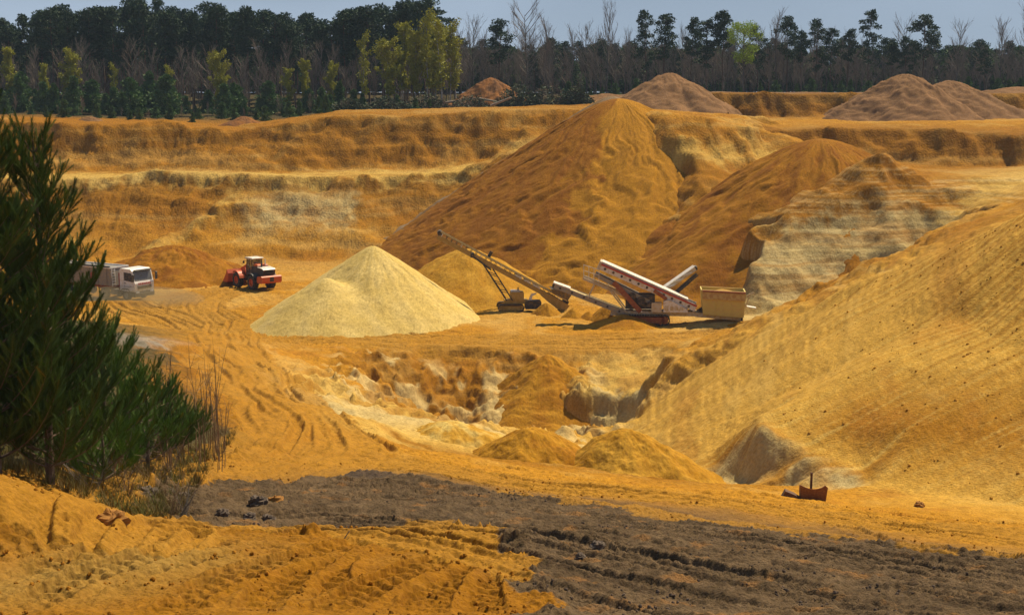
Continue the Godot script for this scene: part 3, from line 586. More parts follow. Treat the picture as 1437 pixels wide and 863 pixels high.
# inside the pit the closer survey counts
func grid2(a: PackedFloat32Array, b: PackedFloat32Array, x: float, d: float) -> float:
	var fx := (x - IX0) / IC
	var fd := (d - ID0) / IC
	if fx < 1.0 or fd < 1.0 or fx >= INX - 2 or fd >= IND - 2:
		return coarse(a, x, d)
	var m := minf(minf(fx, fd), minf(INX - 2 - fx, IND - 2 - fd)) * IC / 2.5
	var i := int(fx)
	var j := int(fd)
	fx -= i
	fd -= j
	var k := j * INX + i
	var v := (b[k] * (1.0 - fx) + b[k + 1] * fx) * (1.0 - fd) + (b[k + INX] * (1.0 - fx) + b[k + INX + 1] * fx) * fd
	if m < 1.0:
		return lerpf(coarse(a, x, d), v, m)
	return v

func height(x: float, d: float) -> float:
	return grid2(hb, ih, x, d)

func ground_y(x: float, d: float) -> float:
	return relief(x, d, height(x, d))

func spot(x: float, d: float, lift := 0.0) -> Vector3:
	return Vector3(x, ground_y(x, d) + lift, -d)

# height with everything but the wheel tracks
func relief(x: float, d: float, h: float) -> float:
	var gx := height(x + 0.8, d) - height(x - 0.8, d)
	var gd := height(x, d + 0.8) - height(x, d - 0.8)
	var steep := clampf((sqrt(gx * gx + gd * gd) / 1.6 - 0.22) * 2.2, 0.0, 1.0)
	var sm := coarse(slope_mask, x, d)
	var far := clampf((d - 20.0) / 90.0, 0.0, 1.0)
	var y := h
	y += nW.get_noise_2d(x * 0.11, d * 0.11) * (0.10 + 0.30 * far) * (0.45 + steep)
	y += nB.get_noise_2d(x * 0.9, d * 0.9) * (0.045 + 0.03 * far) * (1.0 - 0.6 * sm)
	if d < 60.0:
		y += nB.get_noise_2d(x * 4.2, d * 4.2) * 0.022
	var broken := smoothstep(-15.0, -11.0, x) * smoothstep(9.0, 5.0, x) * smoothstep(66.0, 74.0, d) * smoothstep(111.0, 107.0, d)
	if broken > 0.01:
		# diggers left ridges and small steps in the inner cut
		y += broken * (nC.get_noise_2d(x * 0.17 + 4.0, d * 0.13) * 0.7 + nB.get_noise_2d(x * 0.6, d * 0.4) * 0.12)
		var tr := y / 0.7 + nW.get_noise_2d(x * 0.2, d * 0.2) * 0.8
		var fr := tr - floorf(tr)
		y += broken * (smoothstep(0.4, 0.95, fr) - fr) * 0.3
	if steep > 0.02 and d > 36.0:
		# loose sand runs down in streaks: noise drawn out along the fall line
		var wide := 3.0
		var fx := height(x + wide, d) - height(x - wide, d)
		var fd := height(x, d + wide) - height(x, d - wide)
		var fl := maxf(sqrt(fx * fx + fd * fd), 0.001)
		fx /= fl
		fd /= fl
		if sm > 0.3:
			fd = lerpf(0.42, -0.06, clampf((d - 58.0) / 22.0, 0.0, 1.0))
			fx = sqrt(1.0 - fd * fd)
		var q := lerpf(2.1, 0.9, far)
		var cliff := clampf((x - 19.0) * 0.4, 0.0, 1.0) * clampf((d - 119.0) * 0.5, 0.0, 1.0) * clampf((147.0 - d) * 0.5, 0.0, 1.0)
		var run := 0.0
		var run2 := 0.0
		for k in range(-8, 9):
			var reach := k * 0.62 / q
			var px := x + fx * reach
			var pd := d + fd * reach
			run += nB.get_noise_2d(px * q, pd * q)
			if k & 1:
				run2 += nB.get_noise_2d(px * q * 0.33 + 60.0, pd * q * 0.33)
		run /= 17.0
		run2 /= 8.0
		var calm := clampf(0.5 + nA.get_noise_2d(x * 0.03 + 80.0, d * 0.03) * 1.6, 0.1, 1.0)
		calm = lerpf(calm, 1.0, sm) * (1.0 - 0.85 * cliff)
		y += steep * calm * (run * (0.42 + 0.25 * far) * (1.0 - 0.5 * sm) + run2 * (0.30 + 0.15 * far) * (1.0 - 0.5 * sm))
		if sm > 0.01:
			var rough := clampf((x - 20.0) * 0.09 + nA.get_noise_2d(x * 0.08 + 9.0, d * 0.08) * 0.9, 0.0, 1.0)
			y += sm * rough * (nB.get_noise_2d(x * 1.1, d * 1.1) * 0.07 + nB.get_noise_2d(x * 3.0, d * 3.0) * 0.06)
		else:
			# ledges where beds of firmer sand stand out
			var bed := y + nA.get_noise_2d(x * 0.05 + 50.0, d * 0.05) * 1.2 * (1.0 - 0.8 * cliff)
			y += steep * (sin(bed * 4.4) * 0.09 + sin(bed * 10.5 + 1.0) * 0.05) * (1.0 - 0.55 * cliff)
			y += steep * nB.get_noise_2d(x * 0.45 + 20.0, d * 0.45) * 0.14 * far * (1.0 - 0.85 * cliff)
	return y

func fine_layer(a: PackedFloat32Array, x: float, d: float, x0: float, d0: float, c: float, nx: int, nd: int) -> float:
	var fx := (x - x0) / c
	var fd := (d - d0) / c
	if fx < 0.0 or fd < 0.0 or fx >= nx - 1 or fd >= nd - 1:
		return 0.0
	var i := int(fx)
	var j := int(fd)
	fx -= i
	fd -= j
	var k := j * nx + i
	return (a[k] * (1.0 - fx) + a[k + 1] * fx) * (1.0 - fd) + (a[k + nx] * (1.0 - fx) + a[k + nx + 1] * fx) * fd

func inside(p: Vector2, pl: PackedVector2Array) -> bool:
	return Geometry2D.is_point_in_polygon(p, pl)

func outline(a: Array) -> PackedVector2Array:
	var pl := PackedVector2Array()
	for i in range(0, a.size(), 2):
		pl.append(Vector2(a[i], a[i + 1]))
	return pl

func peat_row(j: int):
	var pl := outline(PEAT_OUTLINE)
	var row := PackedFloat32Array()
	row.resize(FNX)
	var d := FD0 + j * FC
	for i in FNX:
		var x := FX0 + i * FC
		var wx := x + nA.get_noise_2d(x * 0.5, d * 0.5) * 0.9 + nB.get_noise_2d(x * 2.5, d * 2.5) * 0.22
		var wd := d + nA.get_noise_2d(x * 0.5 + 70.0, d * 0.5) * 1.1 + nB.get_noise_2d(x * 2.5, d * 2.5 + 30.0) * 0.25
		if inside(Vector2(wx, wd), pl):
			row[i] = 1.0
	rows_v[j] = row

func stamp_layers():
	trk.resize(FNX * FND)
	peat.resize(FNX * FND)
	mtrk.resize(MNX * MND)
	rows_v.resize(FND)
	var job := WorkerThreadPool.add_group_task(peat_row, FND)
	WorkerThreadPool.wait_for_group_task_completion(job)
	peat = PackedFloat32Array()
	for q in FND:
		peat.append_array(rows_v[q])
	# wheel tracks: x, d pairs, after the lane gauge, lug spacing and depth
	for t in NEAR_TRACKS:
		var pts := PackedVector2Array()
		for i in range(3, t.size(), 2):
			pts.append(Vector2(t[i], t[i + 1]))
		var cv := Curve2D.new()
		for i in pts.size():
			var tan := (pts[mini(i + 1, pts.size() - 1)] - pts[maxi(i - 1, 0)]) / 6.0
			cv.add_point(pts[i], -tan, tan)
		for side: float in [-1.0, 1.0]:
			stamp_lane(cv, side * t[0] * 0.5, t[1], t[2])
	for t in RIDGES:
		var cv := Curve2D.new()
		for i in range(2, t.size(), 2):
			var p := Vector2(t[i], t[i + 1])
			var a := Vector2(t[maxi(i - 2, 2)], t[maxi(i - 2, 2) + 1])
			var b := Vector2(t[mini(i + 2, t.size() - 2)], t[mini(i + 2, t.size() - 2) + 1])
			cv.add_point(p, (a - b) / 6.0, (b - a) / 6.0)
		stamp_ridge(cv, t[0], t[1])
	# pit floor: many passes of loaders and lorries
	var r := RandomNumberGenerator.new()
	r.seed = 5
	for n in 90:
		var cv := Curve2D.new()
		var a: Vector2
		var b: Vector2
		var c: Vector2
		match n % 5:
			0:
				a = Vector2(r.randf_range(-34, -20), r.randf_range(132, 152)); b = Vector2(r.randf_range(-24, -14), r.randf_range(112, 126)); c = Vector2(r.randf_range(-18, -12), r.randf_range(62, 84))
			1:
				a = Vector2(r.randf_range(-40, -22), r.randf_range(120, 140)); b = Vector2(r.randf_range(-10, 0), r.randf_range(112, 117)); c = Vector2(r.randf_range(14, 24), r.randf_range(112, 118))
			2:
				a = Vector2(r.randf_range(-36, -22), r.randf_range(142, 158)); b = Vector2(r.randf_range(-18, -8), r.randf_range(138, 148)); c = Vector2(r.randf_range(0, 12), r.randf_range(132, 142))
			3:
				a = Vector2(r.randf_range(-22, -10), r.randf_range(112, 118)); b = Vector2(r.randf_range(-4, 4), r.randf_range(112, 116)); c = Vector2(r.randf_range(14, 22), r.randf_range(114, 121))
			4:
				a = Vector2(r.randf_range(-22, -16), r.randf_range(100, 118)); b = Vector2(r.randf_range(-17, -13), r.randf_range(78, 90)); c = Vector2(r.randf_range(-9.5, -6.5), r.randf_range(50, 58))
		cv.add_point(a, Vector2.ZERO, (b - a) * 0.5)
		cv.add_point(b, (a - c) * 0.22, (c - a) * 0.22)
		cv.add_point(c, (b - c) * 0.5, Vector2.ZERO)
		for side: float in [-1.0, 1.0]:
			var len := cv.get_baked_length()
			var s := 0.0
			while s < len:
				var tf := cv.sample_baked_with_rotation(s)
				for q in range(-6, 7):
					var off := q * 0.09
					var p := tf.origin + tf.y * (side * 1.05 + off)
					var i := int((p.x - MX0) / MC)
					var j := int((p.y - MD0) / MC)
					if i >= 0 and j >= 0 and i < MNX and j < MND:
						var v := -0.05 if absf(off) < 0.36 else 0.035
						mtrk[j * MNX + i] = lerpf(mtrk[j * MNX + i], v, 0.6)
				s += 0.1
	road_f.resize(FNX * FND)
	road_m.resize(MNX * MND)
	for t in LANES:
		var cv := Curve2D.new()
		cv.bake_interval = 0.5
		for i in range(2, t.size(), 2):
			var p := Vector2(t[i], t[i + 1])
			var a := Vector2(t[maxi(i - 2, 2)], t[maxi(i - 2, 2) + 1])
			var b := Vector2(t[mini(i + 2, t.size() - 2)], t[mini(i + 2, t.size() - 2) + 1])
			cv.add_point(p, (a - b) / 6.0, (b - a) / 6.0)
		stamp_road(cv, t[0], t[1])
		stamp_ruts(cv, t[0], t[1])


# a driven lane: many passes have worn long ruts and ridges into it
func stamp_road(cv: Curve2D, wide: float, sd: float):
	var len := cv.get_baked_length()
	var s := 0.0
	var n := int(wide * 0.5 / 0.036)
	while s < len:
		var tf := cv.sample_baked_with_rotation(s)
		var near := tf.origin.y < 54.0
		var st := 1 if near else 3
		for q in range(-n, n + 1, st):
			var t := q * 0.036
			var p := tf.origin + tf.y * t
			var edge := 1.0 - absf(t) / (wide * 0.5)
			var v := 0.5 + 0.8 * nW.get_noise_2d(t * 1.1 + sd, s * 0.03) + 0.2 * nW.get_noise_2d(t * 3.2 + sd, s * 0.08)
			v = clampf(v, 0.08, 1.0)
			if edge < 0.25 and nA.get_noise_2d(p.x * 0.6, p.y * 0.6) * 0.4 + edge * 4.0 < 0.4:
				continue
			var i := int((p.x - FX0) / FC)
			var j := int((p.y - FD0) / FC)
			if i >= 0 and j >= 0 and i < FNX and j < FND:
				road_f[j * FNX + i] = v
			i = int((p.x - MX0) / MC)
			j = int((p.y - MD0) / MC)
			if i >= 0 and j >= 0 and i < MNX and j < MND:
				road_m[j * MNX + i] = v
		s += 0.034 if near else 0.1

# wheel ruts that run along a lane, each with its own wander, with soil squeezed up beside it
func stamp_ruts(cv: Curve2D, wide: float, sd: float):
	var len := cv.get_baked_length()
	var n := int(wide / 0.72)
	for r in n:
		var off := -wide * 0.46 + wide * 0.92 * (r + 0.5) / n
		var s := 0.0
		while s < len:
			var tf := cv.sample_baked_with_rotation(s)
			var near := tf.origin.y < 52.0
			var wander := nW.get_noise_2d(s * 0.06, r * 9.0 + sd) * 0.7
			var worn_in := clampf(0.6 + nW.get_noise_2d(s * 0.05 + 40.0, r * 5.0 + sd) * 1.6, 0.0, 1.0)
			var deep := (0.11 if near else 0.18) * worn_in
			for q in range(-11, 12):
				var t := q * 0.034
				var p := tf.origin + tf.y * (off + wander + t)
				var at := absf(t)
				var v := -deep if at < 0.19 else deep * 0.7 * (1.0 - absf(at - 0.27) / 0.1)
				if at >= 0.19 and v < 0.0:
					continue
				var i := int((p.x - FX0) / FC)
				var j := int((p.y - FD0) / FC)
				if i >= 0 and j >= 0 and i < FNX and j < FND:
					trk[j * FNX + i] = lerpf(trk[j * FNX + i], v, 0.7)
				i = int((p.x - MX0) / MC)
				j = int((p.y - MD0) / MC)
				if i >= 0 and j >= 0 and i < MNX and j < MND:
					mtrk[j * MNX + i] = lerpf(mtrk[j * MNX + i], v, 0.7)
			s += 0.04 if near else 0.11

# a windrow pushed up along an edge
func stamp_ridge(cv: Curve2D, high: float, wide: float):
	var len := cv.get_baked_length()
	var s := 0.0
	var done := {}
	while s < len:
		var tf := cv.sample_baked_with_rotation(s)
		var n := int(wide / 0.03)
		for q in range(-n, n + 1):
			var t := q * 0.03
			var p := tf.origin + tf.y * t
			var i := int((p.x - FX0) / FC)
			var j := int((p.y - FD0) / FC)
			if i < 0 or j < 0 or i >= FNX or j >= FND:
				continue
			var k := j * FNX + i
			if done.has(k):
				continue
			done[k] = true
			var f := absf(t) / wide
			var lump := 0.75 + 0.5 * nB.get_noise_2d(p.x * 3.1, p.y * 3.1) + 0.5 * nW.get_noise_2d(p.x * 0.5, p.y * 0.5)
			trk[k] += high * (1.0 - f) * (1.0 - f * f) * lump + (1.0 - f) * 0.05 * nB.get_noise_2d(p.x * 6.0, p.y * 6.0)
		s += 0.032

func stamp_lane(cv: Curve2D, off: float, lug: float, deep: float):
	var len := cv.get_baked_length()
	var s := 0.0
	while s < len:
		var tf := cv.sample_baked_with_rotation(s)
		var fade := smoothstep(0.0, 1.5, s) * smoothstep(0.0, 1.5, len - s)
		fade *= clampf(0.95 + nA.get_noise_2d(tf.origin.x * 0.35, tf.origin.y * 0.35) * 1.2, 0.3, 1.0)
		for q in range(-18, 19):
			var t := q * 0.03
			var p := tf.origin + tf.y * (off + t)
			var i := int((p.x - FX0) / FC)
			var j := int((p.y - FD0) / FC)
			if i < 0 or j < 0 or i >= FNX or j >= FND:
				continue
			var at := absf(t)
			var v := 0.0
			if at < 0.36:
				v = -deep
				if lug > 0.0:
					var ph := s / lug + (0.5 if t > 0.0 else 0.0) + at * 0.9
					v += deep * 0.85 * smoothstep(0.38, 0.62, absf(fposmod(ph, 1.0) - 0.5) * 2.0)
			else:
				v = deep * 0.9 * (1.0 - (at - 0.36) / 0.2)
			var k := j * FNX + i
			trk[k] = lerpf(trk[k], v, fade)
		s += 0.032

func make_row(j: int):
	var d := row_d[j]
	var n := col_t.size()
	var vs := PackedVector3Array()
	var cs := PackedColorArray()
	var zs := PackedByteArray()
	vs.resize(n); cs.resize(n); zs.resize(n)
	var haul := outline(HAUL_OUTLINE)
	var far := clampf((d - 20.0) / 90.0, 0.0, 1.0)
	for i in n:
		var x := col_t[i] * d
		var wob := 0.25 + 0.9 * far
		var sway := (0.2 + 1.1 * far) * (1.0 - coarse(slope_mask, x, d))
		var wx := x + nW.get_noise_2d(x * 0.16, d * 0.16) * sway
		var wd := d + nW.get_noise_2d(x * 0.16 + 31.0, d * 0.16) * sway
		var h := height(wx, wd)
		var y := relief(x, d, h)
		var pt := 0.0
		var rut := 0.0
		var road := 0.0
		if d < FD0 + FND * FC - 0.2:
			y += fine_layer(trk, x, d, FX0, FD0, FC, FNX, FND)
			pt = fine_layer(peat, x, d, FX0, FD0, FC, FNX, FND)
			road = fine_layer(road_f, x, d, FX0, FD0, FC, FNX, FND)
			if pt > 0.0:
				y += pt * (nC.get_noise_2d(x * 1.6, d * 1.6) * 0.016 + nB.get_noise_2d(x * 6.0, d * 6.0) * 0.022 + nB.get_noise_2d(x * 0.5 + d * 0.3, d * 2.6 + x * 0.9) * 0.015)
		if d > MD0 + 1.0 and d < 161.0:
			rut = fine_layer(mtrk, x, d, MX0, MD0, MC, MNX, MND)
			y += rut
			if d > 51.0:
				road = fine_layer(road_m, x, d, MX0, MD0, MC, MNX, MND)
		if road > 0.0:
			y += (road - 0.5) * (0.07 if pt > 0.5 else lerpf(0.06, 0.12, clampf((d - 28.0) / 40.0, 0.0, 1.0)))
		# what the soil is made of
		var sm := coarse(slope_mask, x, d)
		var wz := wob * (1.2 - sm)
		var wx2 := x + nB.get_noise_2d(x * 0.5 + 5.0, d * 0.5) * wz
		var wd2 := d + nB.get_noise_2d(x * 0.5, d * 0.5 + 9.0) * wz
		var c := Vector3(grid2(cr, ir, wx2, wd2), grid2(cg, ig, wx2, wd2), grid2(cb, ib, wx2, wd2))
		var fs := lerpf(1.0, 0.3, far)
		var p1 := nA.get_noise_2d(x * 0.35 * fs + 100.0, d * 0.35 * fs)
		var p2 := nB.get_noise_2d(x * 1.9 * fs, d * 1.9 * fs + 200.0)
		var is_sand := clampf((c.x - 0.2) * 6.0, 0.0, 1.0)
		c = c.lerp(Vector3(0.56, 0.40, 0.13), is_sand * smoothstep(0.15, 0.55, p1) * lerpf(0.10, 0.24, clampf((d - 30.0) / 40.0, 0.0, 1.0)))
		c = c.lerp(Vector3(0.34, 0.14, 0.018), is_sand * smoothstep(0.15, 0.55, -p1) * 0.40)
		if d > 60.0:
			# beds of different sand, level in the ground
			var bed := nB.get_noise_2d(y * 0.55 + nA.get_noise_2d(x * 0.04, d * 0.04) * 0.8, 3.0 + x * 0.012)
			c = c.lerp(Vector3(0.58, 0.42, 0.15), is_sand * (1.0 - sm) * smoothstep(0.12, 0.5, bed) * 0.25)
			c = c.lerp(Vector3(0.31, 0.135, 0.013), is_sand * (1.0 - sm) * smoothstep(0.12, 0.5, -bed) * 0.45)
		var cliff := clampf((x - 19.0) * 0.4, 0.0, 1.0) * clampf((d - 119.0) * 0.5, 0.0, 1.0) * clampf((147.0 - d) * 0.5, 0.0, 1.0)
		if cliff > 0.0:
			# thin level beds in the cut face
			var thin := nB.get_noise_2d((y + nW.get_noise_2d(x * 0.05, d * 0.05) * 0.25) * 4.2, x * 0.04)
			c = c.lerp(c * Vector3(0.62, 0.56, 0.45), cliff * smoothstep(0.02, 0.3, thin) * 0.45)
			c = c.lerp(Vector3(0.56, 0.44, 0.22), cliff * smoothstep(0.1, 0.4, -thin) * 0.3)
		var cut := smoothstep(-15.0, -11.0, x) * smoothstep(9.0, 5.0, x) * smoothstep(62.0, 72.0, d) * smoothstep(111.0, 107.0, d)
		if cut > 0.01:
			# cream and white sand laid open in patches
			c = c.lerp(Vector3(0.58, 0.44, 0.19), cut * smoothstep(0.12, 0.3, nA.get_noise_2d(x * 0.2 + 15.0, d * 0.14)) * 0.8)
			c = c.lerp(Vector3(0.33, 0.15, 0.014), cut * smoothstep(0.1, 0.3, nA.get_noise_2d(x * 0.17 - 25.0, d * 0.13)) * 0.6)
		if sm > 0.02:
			# tongues of different sand that ran down the slope
			var run := 0.0
			var lean := lerpf(0.42, -0.06, clampf((d - 58.0) / 22.0, 0.0, 1.0))
			for k in range(-12, 13):
				run += nB.get_noise_2d((x + k * 0.33) * 1.3, (d + k * 0.33 * lean) * 1.3)
			run = run / 25.0 * 3.0 - clampf((x - 19.0) * 0.03, 0.0, 0.2)
			c = c.lerp(Vector3(0.60, 0.41, 0.11), sm * smoothstep(0.05, 0.5, run) * 0.55)
			c = c.lerp(Vector3(0.34, 0.16, 0.016), sm * clampf(0.35 + (x - 16.0) * 0.05, 0.25, 0.9) * smoothstep(0.0, 0.4, -run))
		if road > 0.0:
			c = c.lerp(Vector3(0.36, 0.182, 0.024), clampf(road * 8.0, 0.0, 0.75))
		c *= 1.0 + p2 * 0.16
		if pt > 0.0:
			var k := Vector3(0.118, 0.080, 0.045) * (1.0 + 0.4 * nB.get_noise_2d(x * 2.2, d * 2.2) + 0.35 * p1)
			k = k.lerp(Vector3(0.30, 0.15, 0.05), smoothstep(0.28, 0.62, nA.get_noise_2d(x * 0.8 + 7.0, d * 0.8)) * 0.65)
			c = c.lerp(k, pt)
		var z := 0
		if pt > 0.5:
			z = 1
		elif d > 227.0:
			z = 4
		elif d > 160.0:
			z = 3
		elif coarse(slope_mask, x, d) > 0.5:
			z = 2
		elif d < 110.0 and d > 26.0 and inside(Vector2(wx, wd), haul):
			z = 5
		if z == 5:
			c = c.lerp(Vector3(0.38, 0.18, 0.02) * (1.0 + p2 * 0.2), 0.25)
		if z == 0 and d > 46.0:
			z = 6
		vs[i] = Vector3(x, y, -d)
		cs[i] = Color(c.x, c.y, c.z)
		zs[i] = z
	rows_v[j] = vs
	rows_c[j] = cs
	rows_z[j] = zs

func row_normals(j: int):
	var n := col_t.size()
	var ns := PackedVector3Array()
	ns.resize(n)
	var a: PackedVector3Array = rows_v[maxi(j - 1, 0)]
	var b: PackedVector3Array = rows_v[mini(j + 1, row_d.size() - 1)]
	var m: PackedVector3Array = rows_v[j]
	for i in n:
		var e := m[mini(i + 1, n - 1)] - m[maxi(i - 1, 0)]
		var f := b[i] - a[i]
		ns[i] = e.cross(f).normalized()
	rows_n[j] = ns

func build_ground():
	var d := 14.0
	while d < 352.0:
		row_d.append(d)
		if d < 26.0: d += 0.045
		elif d < 40.0: d += 0.075
		elif d < 72.0: d += 0.11
		elif d < 118.0: d += 0.22
		elif d < 146.0: d += 0.14
		elif d < 235.0: d += 0.40
		else: d += 1.6
	var nc := 680
	for i in nc:
		col_t.append(tan(deg_to_rad(-23.5 + 47.0 * i / (nc - 1.0))))
	var nr := row_d.size()
	rows_v.resize(nr); rows_c.resize(nr); rows_z.resize(nr); rows_n.resize(nr)
	var t := WorkerThreadPool.add_group_task(make_row, nr)
	WorkerThreadPool.wait_for_group_task_completion(t)
	t = WorkerThreadPool.add_group_task(row_normals, nr)
	WorkerThreadPool.wait_for_group_task_completion(t)
	var names := ["ground", "peat_road", "sand_slope", "quarry_wall", "forest_floor", "haul_road", "pit_floor"]
	var bumps := [2.6, 3.4, 6.0, 14.0, 20.0, 3.0, 6.0]
	var tiles := [0.7, 1.1, 0.4, 0.2, 0.16, 0.45, 0.28]
	for z in names.size():
		var remap := PackedInt32Array()
		remap.resize(nr * nc)
		remap.fill(-1)
		var pv := PackedVector3Array()
		var pn := PackedVector3Array()
		var pc := PackedColorArray()
		var ix := PackedInt32Array()
		for j in nr - 1:
			var zr: PackedByteArray = rows_z[j]
			if not zr.has(z):
				continue
			var quads := [[0, 0], [0, 1], [1, 1], [1, 0]]
			for i in nc - 1:
				if zr[i] != z:
					continue
				var id := [0, 0, 0, 0]
				for q in 4:
					var jj: int = j + quads[q][0]
					var ii: int = i + quads[q][1]
					var k := jj * nc + ii
					if remap[k] < 0:
						remap[k] = pv.size()
						pv.append(rows_v[jj][ii]); pn.append(rows_n[jj][ii]); pc.append(rows_c[jj][ii])
					id[q] = remap[k]
				ix.append(id[0]); ix.append(id[3]); ix.append(id[2])
				ix.append(id[0]); ix.append(id[2]); ix.append(id[1])
		if ix.is_empty():
			continue
		var arr := []
		arr.resize(Mesh.ARRAY_MAX)
		arr[Mesh.ARRAY_VERTEX] = pv
		arr[Mesh.ARRAY_NORMAL] = pn
		arr[Mesh.ARRAY_COLOR] = pc
		arr[Mesh.ARRAY_INDEX] = ix
		var am := ArrayMesh.new()
		am.add_surface_from_arrays(Mesh.PRIMITIVE_TRIANGLES, arr)
		var o := MeshInstance3D.new()
		o.name = names[z]
		o.mesh = am
		o.material_override = soil(names[z], bumps[z], tiles[z])
		o.set_meta("kind", "structure")
		add_child(o)

func soil(key: String, bump: float, tile: float) -> StandardMaterial3D:
	if mats.has(key):
		return mats[key]
	var m := paint(key, Color.WHITE, 0.97)
	m.metallic_specular = 0.2
	m.vertex_color_use_as_albedo = true
	m.uv1_triplanar = true
	m.uv1_world_triplanar = true
	m.uv1_scale = Vector3.ONE * tile
	var n := FastNoiseLite.new()
	n.seed = 40
	n.frequency = 0.012
	n.fractal_octaves = 7
	n.fractal_gain = 0.62
	var t := NoiseTexture2D.new()
	t.width = 1024
	t.height = 1024
	t.seamless = true
	t.noise = n
	m.heightmap_enabled = true
	m.heightmap_texture = t
	m.heightmap_scale = bump
	var n2 := FastNoiseLite.new()
	n2.seed = 41
	n2.frequency = 0.03
	n2.fractal_octaves = 5
	n2.fractal_gain = 0.7
	var t2 := NoiseTexture2D.new()
	t2.width = 512
	t2.height = 512
	t2.seamless = true
	t2.noise = n2
	var g := Gradient.new()
	g.offsets = PackedFloat32Array([0.0, 0.4, 0.7, 1.0])
	g.colors = PackedColorArray([Color(0.70, 0.66, 0.60), Color(0.90, 0.89, 0.87), Color(1, 1, 1), Color(1, 1, 1)])
	t2.color_ramp = g
	m.albedo_texture = t2
	return m

func build_outer_ground():
	# the land beside and behind the pit, in wide steps, and the plain beyond the wood
	var st := begin()
	st.set_smooth_group(0)
	var k := tan(deg_to_rad(23.3))
	var d := -13.0
	while d < 350.0:
		var step := 3.0
		var x := -164.0
		while x < 162.0:
			var mid := absf(x + 1.5)
			if d < 14.0 or mid > k * (d + 3.0) - 2.0:
				var p := []
				for q in [[0, 0], [step, 0], [step, step], [0, step]]:
					var xx: float = x + q[0]
					var dd: float = d + q[1]
					st.set_color(Color(0.36, 0.20, 0.05) if dd < 225.0 else Color(0.085, 0.068, 0.03))
					p.append(Vector3(xx, height(xx, dd) - 0.15, -dd))
					if p.size() == 3:
						for v in p: st.add_vertex(v)
				st.add_vertex(p[0]); st.add_vertex(p[2]); st.add_vertex(p[3])
			x += step
		d += step
	var o := commit(st, "outer_ground", soil("outer_ground", 3.0, 0.2), self)
	o.set_meta("kind", "structure")
	st = begin()
	st.set_color(Color(0.09, 0.08, 0.04))
	for s in [[-3000.0, 3000.0, 349.0, 4000.0], [-3000.0, -163.0, -3000.0, 349.0], [163.0, 3000.0, -3000.0, 349.0], [-163.0, 163.0, -3000.0, -12.5]]:
		quad(st, Vector3(s[0], 20.3, -s[2]), Vector3(s[0], 20.3, -s[3]), Vector3(s[1], 20.3, -s[3]), Vector3(s[1], 20.3, -s[2]))
	o = commit(st, "plain", soil("outer_ground", 3.0, 0.2), self)
	o.set_meta("kind", "structure")

